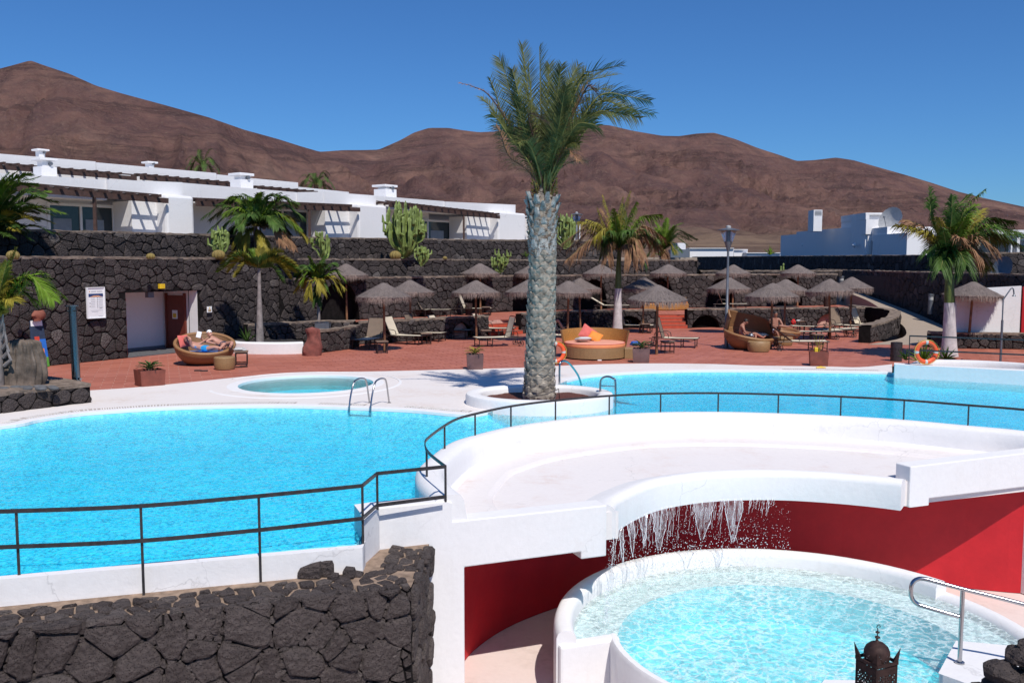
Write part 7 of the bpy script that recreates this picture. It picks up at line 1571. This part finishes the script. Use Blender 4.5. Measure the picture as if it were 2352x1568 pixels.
# red boulder
p = P(714, 818, 0); m = MB(); n1_, n2_ = 22, 16; vs = []
for j in range(n2_+1):
    t = j/n2_; z = 1.12*t; 
    for i in range(n1_):
        a = 2*math.pi*i/n1_; r = (.36-.10*t+.05*math.sin(t*7))*(1 if t < .9 else .82)*(0.02 if j == n2_ else 1); r *= 1+.28*noise.noise(Vector((math.cos(a)*1.4, math.sin(a)*1.4, z*2.2)))+.08*noise.noise(Vector((math.cos(a)*5, math.sin(a)*5, z*7))); vs.append((r*math.cos(a)+.04*math.sin(z*3), r*math.sin(a)*.8, z-.03))
m.add(vs, [(j*n1_+i, j*n1_+(i+1) % n1_, (j+1)*n1_+(i+1) % n1_, (j+1)*n1_+i) for j in range(n2_) for i in range(n1_)]); tag(m.build('red_boulder', M['redrock'], loc=p+Vector((0, .35, 0)), smooth=True), 'upright red volcanic boulder at the end of the white kerb', 'boulder')
# left planter: fluted rock slab, pebbles, metal shower
p = A(52, 885, 22.6); m = MB(); vs = []; NJ, NI = 26, 60
for j in range(NJ+1):
    t = j/NJ
    for i in range(NI):
        a = 2*math.pi*i/NI; sx = .56*(1-.28*t**2)+.05*math.sin(t*5); sy = .34*(1-.3*t); x = math.cos(a)*sx; y = math.sin(a)*sy; fl_ = .045*math.sin(a*17+t*5+2*noise.noise(Vector((a, t*2, 0))))*min(1, .4+t); k = (1 if j < NJ else .25)*(1 if j < NJ-1 else .85)
        n_ = .12*noise.noise(Vector((x*3, y*3, t*3))); vs.append(((x*(1+n_)+math.cos(a)*fl_)*k+.12*t-.08, (y*(1+n_)+math.sin(a)*fl_)*k, 1.2*t-.02+(.05*noise.noise(Vector((a*2, 0, 5))) if j > NJ-3 else 0)))
m.add(vs, [(j*NI+i, j*NI+(i+1) % NI, (j+1)*NI+(i+1) % NI, (j+1)*NI+i) for j in range(NJ) for i in range(NI)]); tag(m.build('fluted_rock', simple('brown_fluted_rock', (.13, .10, .08), .95, var=.5, sc=5, bump=.9, bsc=18), loc=Vector((p.x, 22.7, .44)), smooth=True), 'fluted brown rock slab standing in the low lava planter at left', 'rock')
for k in range(11):
    q = A(12+k*11+rg.uniform(-4, 4), 880-rg.uniform(0, 8)+k*.3, 21.9); m = MB(); blob(m, (0, 0, 0), (rg.uniform(.10, .17), .1, .05), k, 12, .2); tag(m.build('pebble', M['greyrock'], loc=Vector((q.x, rg.uniform(21.6, 22.2), .5)), smooth=True), ('smooth grey pebble, number '+str(k+1)+' from the left, on the low lava planter') if 0 else ['leftmost', 'second', 'third', 'fourth', 'fifth', 'middle', 'fifth from the right', 'fourth from the right', 'third from the right', 'second from the right', 'rightmost'][k]+' smooth grey pebble in the row on the low lava planter', 'pebble', 'smooth grey pebbles on the low lava planter')
p = P(176, 886, .3); o = thing('shower_column', 'tall steel column with a flat round shower head at left', 'shower', (p.x, p.y, 0)); hz_ = A(169, 703, p.y).z
m = MB(); m.tube([(0, 0, 0), (-.02, 0, hz_)], .105, 18); m.build('column', m_steel('dark_brushed_steel', (.20, .22, .24), .25), o, smooth=True); m = MB(); m.tube([(-.02, 0, hz_), (-.02, 0, hz_+.025)], .19, 22); m.build('shower_head', M['steel'], o); m = MB(); m.bar((.1, -.05, hz_-1.9), (.16, -.1, hz_-1.9), .05); m.bar((-.13, -.05, hz_-.12), (.15, -.1, hz_-.12), .03); m.build('tap', M['steel'], o)
# colourful board leaning at the wall on the left
p = P(101, 843, 0); p.y -= .1; o = thing('display_board', 'tall narrow colourful picture board leaning on the lava wall at left', 'board', (p.x-.05, p.y, 0), rad(60)); 
def bd_(name, mat, x0, x1, z0, z1, e):
    m = MB(); f = lambda x, z: (x*(1-.14*z), -.03-e+z*.12, z); m.add([f(x0, z0), f(x1, z0), f(x1, z1), f(x0, z1)]+[Vector(f(x, z))+Vector((0, .03, 0)) for x, z in ((x0, z0), (x1, z0), (x1, z1), (x0, z1))], [(0, 1, 2, 3), (7, 6, 5, 4), (0, 4, 5, 1), (1, 5, 6, 2), (2, 6, 7, 3), (3, 7, 4, 0)]); m.build(name, mat, o)
bd_('panel', M['navy'], -.3, .3, .02, 1.62, 0); bd_('green_print', simple('green_print', (.10, .30, .04), .6), -.3, .3, .02, .34, .004); bd_('blue_print', simple('blue_print', (.02, .15, .55), .6), -.3, .3, .34, .95, .004); bd_('white_print', M['paper'], -.26, .26, 1.4, 1.58, .004)
for x, z, s, mt in ((-.05, .95, .14, simple('red_print', (.6, .06, .03), .6)), (.1, .55, .12, M['orangec']), (-.12, .2, .1, M['paper']), (.1, .18, .1, M['orangec']), (.0, .75, .1, simple('sky_print', (.2, .45, .75), .6))):
    bd_('round_print', mt, x-s*.7, x+s*.7, z-s*.7, z+s*.7, .008)
m = MB(); blob(m, (0, 0, 1.75), (.26, .12, .17), 4, 12, .5, 3); m.build('carved_top', simple('carved_red_brown', (.25, .08, .05), .8), o, smooth=True)
# brown arched board on the terrace
p = P(869, 729, zt); o = thing('arched_screen', 'rusty arched metal board standing on the upper terrace at left', 'board', p); m = MB(); q = [(-.42, 0), (.42, 0), (.42, .78), (.26, .80), (.25, 1.0), (.13, 1.22), (0, 1.3), (-.13, 1.22), (-.25, 1.0), (-.26, .80), (-.42, .78)]; m.add([(x, 0, z) for x, z in q]+[(x, .05, z) for x, z in q], [tuple(range(11)), tuple(range(21, 10, -1))]+[(i, i+11, (i+1) % 11+11, (i+1) % 11) for i in range(11)]); m.build('plate', M['rust'], o); m = MB(); m.bar((-.44, -.02, .8), (.44, -.02, .8), .03); m.build('cross_bar', M['rust'], o)
# ================================================================ LAMPS AND POLES
def lamp_post(label, px, pyb, pyt, zb, Y=None):
    b = P(px, pyb, zb) if Y is None else A(px, pyb, Y); H_ = A(px, pyt, b.y).z-b.z; k = H_/4.9 if Y is None else .95; o = thing('street_lamp', label, 'lamp', b)
    m = MB(); m.lathe([(.13, 0), (.13, .04), (.085, .06), (.08, 1.75), (.055, 1.78), (.048, H_-.95*k), (.05, H_-.93*k)], 14); m.build('pole', M['zinc'], o, smooth=True)
    m = MB(); m.lathe([(.05, H_-.95*k), (.16, H_-.62*k), (.17, H_-.58*k), (.09, H_-.56*k), (.09, H_-.12*k)], 14); m.build('lamp_holder', M['zinc'], o)
    m = MB(); m.lathe([(.17, H_-.6*k), (.34, H_-.12*k)], 18); m.build('glass_cone', M['glass'], o, smooth=True)
    m = MB(); m.lathe([(.02, H_-.01), (.14, H_-.04), (.44, H_-.10*k), (.44, H_-.13*k), (.1, H_-.12*k)], 24); m.build('flat_cap', M['zinc'], o, smooth=True); m = MB(); m.lathe([(.1, H_-.05), (.1, H_+.05), (.02, H_+.08)], 12); m.build('top_knob', M['dishw'], o); return o
lamp_post('tall grey lamp post with flat glass head before the terrace wall', 1668, 798, 522, 0); lamp_post('far lamp with flat cap above the wall behind the big palm', 1324, 570, 489, 0, 63)
def bollard(label, p, h, r=.13):
    o = thing('bollard_light', label, 'bollard', p); m = MB(); m.lathe([(r, 0), (r, h-.32)], 16); m.build('post', M['zinc'], o, smooth=True); m = MB(); m.lathe([(r*.9, h-.32), (r*.9, h-.12)], 16); m.build('diffuser', M['dishw'], o); m = MB(); m.lathe([(r*1.1, h-.12), (r*1.1, h-.02), (.02, h)], 16); m.build('cap', M['zinc'], o)
q = A(2137, 721, 47.5); bollard('grey bollard light beside the ramp near the right palm', (q.x, q.y, q.z), 1.05); q = A(1931, 692, 63); bollard('tall grey bollard at the end of the arched wall', (q.x, q.y, q.z), 1.75, .17)
sp = P(2298, 826, .15); o = thing('shower_pole', 'slim outdoor shower with bent arm at the far right', 'shower', (sp.x, sp.y, 0)); z1_, z2_, z3_ = A(2300, 735, sp.y).z, A(2301, 688, sp.y).z, A(2326, 661, sp.y).z
m = MB(); m.tube([(0, 0, 0), (0, 0, z1_)], .04, 10); m.build('lower_pole', M['zinc'], o); dx = A(2326, 661, sp.y).x-sp.x; m = MB(); m.tube([(0, 0, z1_), (0, 0, z2_), (dx*.8, 0, z3_-.03), (dx*.95, 0, z3_), (dx*1.1, 0, z3_-.05), (dx*1.18, 0, z3_-.22)], .024, 8); m.build('bent_arm', M['zinc'], o, smooth=True)
m = MB(); m.lathe([(.025, 0), (.06, -.06), (.06, -.075)], 12, (dx*1.18, 0, z3_-.22)); m.build('shower_head', M['zinc'], o)
# white panel and low wall on the right
stone_wall('low dark lava wall below the white panel at the far right', [V2(P(2128, 797, 0)), V2(P(2200, 800, 0)), V2(P(2420, 803, 0))], 0, .62, .34, 51, limit=120, thick=.4)
q0, q1 = A(2198, 765, 37.9), A(2349, 763, 37.4); m = MB(); m.bar(Vector((q0.x, 38.1, 1.6)), Vector((q1.x, 37.7, 1.6)), .16, 1.9); m.v = [(x, y, .60 if z < 1.6 else (2.42 if x < 19 else 2.58)) for x, y, z in m.v]; tag(m.build('white_panel_wall', M['housewhite']), 'smooth white panel wall behind the right thatched umbrella', 'wall')
m = MB(); m.bar(Vector((q1.x+.03, 37.6, 1.6)), Vector((q1.x+1.5, 37.4, 1.6)), .12, 1.9); tag(m.build('red_side_panel', M['red']), 'thin red wall strip at the right photo edge', 'wall')

# ================================================================ PEOPLE
BONES = [('pelvis', 'belly'), ('belly', 'chest'), ('chest', 'neck'), ('neck', 'chin'), ('chin', 'head'), ('chest', 'shl'), ('chest', 'shr'), ('shl', 'ell'), ('ell', 'wrl'), ('wrl', 'hal'), ('shr', 'elr'), ('elr', 'wrr'), ('wrr', 'har'), ('pelvis', 'hil'), ('hil', 'knl'), ('knl', 'anl'), ('anl', 'tol'), ('pelvis', 'hir'), ('hir', 'knr'), ('knr', 'anr'), ('anr', 'tor')]
RADS = dict(pelvis=(.15, .13), belly=(.14, .11), chest=(.16, .12), neck=(.06, .06), chin=(.075, .08), head=(.085, .10), shl=(.065, .065), shr=(.065, .065), ell=(.043, .043), elr=(.043, .043), wrl=(.03, .03), wrr=(.03, .03), hal=(.036, .022), har=(.036, .022), hil=(.10, .10), hir=(.10, .10), knl=(.062, .062), knr=(.062, .062), anl=(.04, .04), anr=(.04, .04), tol=(.035, .03), tor=(.035, .03))
def skinned(name, pts, edges, radii, mat, parent, root, sub=2, extra=None):
    names = list(pts); me = bpy.data.meshes.new(name); me.from_pydata([tuple(pts[n]) for n in names], [(names.index(a), names.index(b)) for a, b in edges], [])
    ob = bpy.data.objects.new(name, me); COL.objects.link(ob); md = ob.modifiers.new('skin', 'SKIN'); md.use_smooth_shade = True
    if not me.skin_vertices: me.skin_vertices.new() if hasattr(me.skin_vertices, 'new') else None
    for i, n in enumerate(names): sv = me.skin_vertices[0].data[i]; sv.radius = radii[n]; sv.use_root = n == root
    sm = ob.modifiers.new('sub', 'SUBSURF'); sm.levels = sub; sm.render_levels = sub
    dg = bpy.context.evaluated_depsgraph_get(); dg.update(); m2 = bpy.data.meshes.new_from_object(ob.evaluated_get(dg)); bpy.data.objects.remove(ob)
    m = MB(); m.v = [tuple(v.co) for v in m2.vertices]; m.f = [tuple(p.vertices) for p in m2.polygons]; m.r = [0]*len(m.v); m.uv = [(0, 0)]*len(m.v)
    if extra: extra(m)
    return m.build(name, mat, parent, smooth=True)
def person(label, loc, J, skin='skin', hair='hair', shorts=None, face=Vector((0, -1, 0)), build=1., cap=None, shirt=None):
    o = thing('person', label, 'person', loc); J = {k: Vector(v) for k, v in J.items()}; f = face.normalized()
    def ex(m):
        h = J['head']; m2 = (J['head']-J['chin']).normalized(); side = f.cross(m2).normalized()
        blob(m, h+m2*.01, (.082, .09, .10), 1, 12, .04); blob(m, h+f*.095-m2*.015, (.016, .018, .022), 1, 6, 0)      # skull, nose
        for s in (-1, 1): blob(m, h+side*s*.083, (.015, .02, .03), 1, 6, 0); blob(m, h+f*.078+side*s*.033+m2*.015, (.012, .008, .008), 1, 6, 0)
        blob(m, h+f*.08-m2*.055, (.025, .01, .008), 1, 6, 0)
        for a, b in (('wrl', 'hal'), ('wrr', 'har')):      # five fingers on each hand
            d = (J[b]-J[a]).normalized(); sd = d.cross(Vector((0, 0, 1))); sd = sd.normalized() if sd.length > .1 else Vector((1, 0, 0)); dn = sd.cross(d)*-1 if sd.cross(d).z > 0 else sd.cross(d)
            for k, L_ in enumerate((.062, .072, .068, .052)): p = J[b]+sd*(k-1.5)*.019-d*.01; m.tube([p, p+d*L_*.55, p+d*L_*.9+dn*L_*.3], [.010, .009, .006], 6)
            p = J[b]-sd*.035-d*.03; m.tube([p, p-sd*.03+d*.02, p-sd*.038+d*.05], [.012, .010, .007], 6)
        for a, b in (('anl', 'tol'), ('anr', 'tor')):
            d = (J[b]-J[a]).normalized(); 
            for k in range(4): m.tube([J[b]+f.cross(d)*(k-1.5)*.016, J[b]+f.cross(d)*(k-1.5)*.016+d*.035], [.011, .008], 5)
    rr = {k: (a*build, b*build) for k, (a, b) in RADS.items()}
    skinned('body', J, BONES, rr, M[skin], o, 'pelvis', 2, ex)
    if shorts:
        mt, full = shorts; q = {'pelvis': J['pelvis'], 'waist': J['pelvis'].lerp(J['belly'], .55), 'hil': J['hil'], 'hir': J['hir'], 'tl': J['hil'].lerp(J['knl'], full), 'tr': J['hir'].lerp(J['knr'], full)}
        skinned('shorts', q, [('pelvis', 'waist'), ('pelvis', 'hil'), ('pelvis', 'hir'), ('hil', 'tl'), ('hir', 'tr')], dict(pelvis=(.165*build, .145*build), waist=(.155*build, .125*build), hil=(.115*build,)*2, hir=(.115*build,)*2, tl=(.105*build,)*2, tr=(.105*build,)*2), M[mt], o, 'pelvis', 1)
    if shirt:
        q = {k: J[k] for k in ('pelvis', 'belly', 'chest', 'shl', 'shr')}; skinned('top', q, [('pelvis', 'belly'), ('belly', 'chest'), ('chest', 'shl'), ('chest', 'shr')], dict(pelvis=(.155, .135), belly=(.15, .12), chest=(.17, .13), shl=(.07, .07), shr=(.07, .07)), M[shirt], o, 'pelvis', 1)
    h = J['head']; up = (J['head']-J['chin']).normalized()
    if hair or cap:
        m = MB(); blob(m, h+up*.03-f*.018, (.094, .10, .095), 1, 12, .05); 
        keep = [fc_ for fc_ in m.f if (sum((Vector(m.v[i]) for i in fc_), Vector())/len(fc_)-h).dot(up*.9-f*.55) > -.005]; m.f = keep
        if cap: m.add([h+up*.045+f*.07+f.cross(up)*s*.07 for s in (-1, 1)]+[h+up*.035+f*.16+f.cross(up)*s*.055 for s in (1, -1)], [(0, 1, 2, 3), (3, 2, 1, 0)])
        m.build('cap' if cap else 'hair', M[cap or hair], o, smooth=True)
    return o
Z = .44
person('woman on a blue towel, hand at her face, in the wicker daybed', b1, dict(pelvis=(.02, -.18, .56), belly=(-.16, -.15, .60), chest=(-.34, -.10, .66), neck=(-.48, -.07, .76), chin=(-.53, -.07, .80), head=(-.60, -.06, .86), shl=(-.40, -.27, .70), shr=(-.40, .09, .70), ell=(-.38, -.36, .92), wrl=(-.52, -.22, .98), hal=(-.57, -.16, .96), elr=(-.22, .20, .70), wrr=(-.05, .24, .82), har=(.0, .26, .88), hil=(.10, -.27, .55), hir=(.10, -.09, .55), knl=(.45, -.33, .62), knr=(.45, -.15, .60), anl=(.72, -.40, .54), anr=(.74, -.22, .54), tol=(.80, -.42, .62), tor=(.83, -.24, .62)), face=Vector((.35, -.5, .8)), hair='skin_d', shirt='blue_t', shorts=('blue_t', .45))
person('man in white cap and navy trunks reading, right in the round wicker daybed', b1, dict(pelvis=(.56, .12, .66), belly=(.40, .20, .74), chest=(.24, .28, .84), neck=(.12, .34, .93), chin=(.09, .34, .97), head=(.05, .34, 1.05), shl=(.20, .10, .86), shr=(.10, .42, .86), ell=(.05, -.02, .78), wrl=(.28, -.05, .74), hal=(.34, -.05, .73), elr=(-.10, .34, .74), wrr=(-.20, .22, .88), har=(-.22, .18, .93), hil=(.62, .02, .66), hir=(.66, .20, .66), knl=(.78, -.30, .72), knr=(.98, -.06, .76), anl=(.70, -.66, .56), anr=(1.02, -.50, .60), tol=(.72, -.74, .62), tor=(1.08, -.56, .68)), face=Vector((-.5, -.8, -.2)), shorts=('navy', .35), cap='paper', build=1.08)
m = MB(); m.box((0, 0, 0), (.16, .02, .22)); q = m.build('book', M['paper'], loc=b1+Vector((-.24, .12, 1.02)), bevel=.004); q.rotation_euler = (rad(-10), rad(15), rad(20)); tag(q, 'small white book held up by the man in the white cap', 'book')
cushion('red pink head cushion behind the lying woman in the wicker daybed', b1+Vector((-.74, .02, .80)), (rad(70), 0, rad(60)), .22, M['coral'])
m = MB(); m.box((-.09, 0, .02), (.24, .09, .04)); m.box((.13, -.06, .02), (.24, .09, .04), .2); tag(m.build('sandals', M['black'], loc=P(461, 852, 0), bevel=.015), 'pair of black sandals on the tiles before the wicker daybed', 'sandals')
m = MB(); m.box((0, 0, .02), (.26, .1, .04)); m.box((.14, .1, .03), (.26, .1, .05), .5); tag(m.build('sandals', M['rust'], loc=P(548, 844, 0), bevel=.015), 'pair of brown shoes under the side table with the bag', 'sandals')
c3 = b3
person('dark haired man in floral shorts reading in the hooded wicker daybed', c3+Vector((-.28, -.15, 0)), dict(pelvis=(-.05, -.15, .52), belly=(-.10, -.10, .68), chest=(-.10, -.10, .90), neck=(-.03, -.12, 1.04), chin=(.02, -.13, 1.07), head=(.07, -.14, 1.14), shl=(-.10, -.30, .96), shr=(-.06, .09, .96), ell=(-.02, -.38, .70), wrl=(.18, -.30, .64), hal=(.25, -.28, .62), elr=(.08, .14, .72), wrr=(.26, -.02, .68), har=(.32, -.06, .67), hil=(.06, -.25, .52), hir=(.06, -.05, .52), knl=(.42, -.36, .66), knr=(.48, .0, .66), anl=(.36, -.58, .48), anr=(.82, -.02, .48), tol=(.48, -.62, .47), tor=(.92, -.02, .55)), skin='skin_d', face=Vector((.8, -.3, -.5)), shorts=('floral', .85))
cD = A(1780, 780, 40.2); cD.z = 0
person('man seated with one leg crossed in shade behind the reclined lounger', cD, dict(pelvis=(0, 0, .55), belly=(0, .06, .74), chest=(0, .10, .98), neck=(0, .06, 1.15), chin=(.01, .03, 1.19), head=(.01, .02, 1.28), shl=(-.19, .08, 1.06), shr=(.19, .08, 1.06), ell=(-.26, -.08, .80), wrl=(-.02, -.24, .76), hal=(.05, -.28, .75), elr=(.30, -.06, .80), wrr=(.20, -.28, .78), har=(.16, -.34, .78), hil=(-.1, -.04, .52), hir=(.1, -.04, .52), knl=(-.08, -.48, .58), knr=(.05, -.46, .80), anl=(.08, -.52, .12), anr=(.42, -.50, .76), tol=(.10, -.66, .06), tor=(.52, -.52, .80)), skin='skin_d', face=Vector((.1, -1, -.3)), shorts=('floral', .8))
cE = P(1262, 775, 0)
person('sunbather with bent legs on the lounger half hidden by the big palm trunk', cE, dict(pelvis=(-.02, 0, .47), belly=(-.20, 0, .50), chest=(-.38, 0, .66), neck=(-.50, 0, .82), chin=(-.53, 0, .86), head=(-.58, 0, .94), shl=(-.40, -.19, .70), shr=(-.40, .19, .70), ell=(-.18, -.30, .56), wrl=(.05, -.26, .50), hal=(.12, -.24, .49), elr=(-.18, .30, .56), wrr=(.05, .26, .50), har=(.12, .24, .49), hil=(.06, -.10, .47), hir=(.06, .10, .47), knl=(.38, -.12, .86), knr=(.40, .12, .80), anl=(.60, -.14, .47), anr=(.66, .12, .47), tol=(.72, -.14, .50), tor=(.78, .12, .50)), face=Vector((.6, -.3, .7)), shorts=('navy', .4))
# grey clothes heaped in the hooded daybed
blobthing('grey_clothes', 'heap of grey and navy clothes beside the reading man', 'clothes', c3+Vector((.45, .25, .42)), (.36, .25, .14), M['navy'], 6, .5, 2.5)
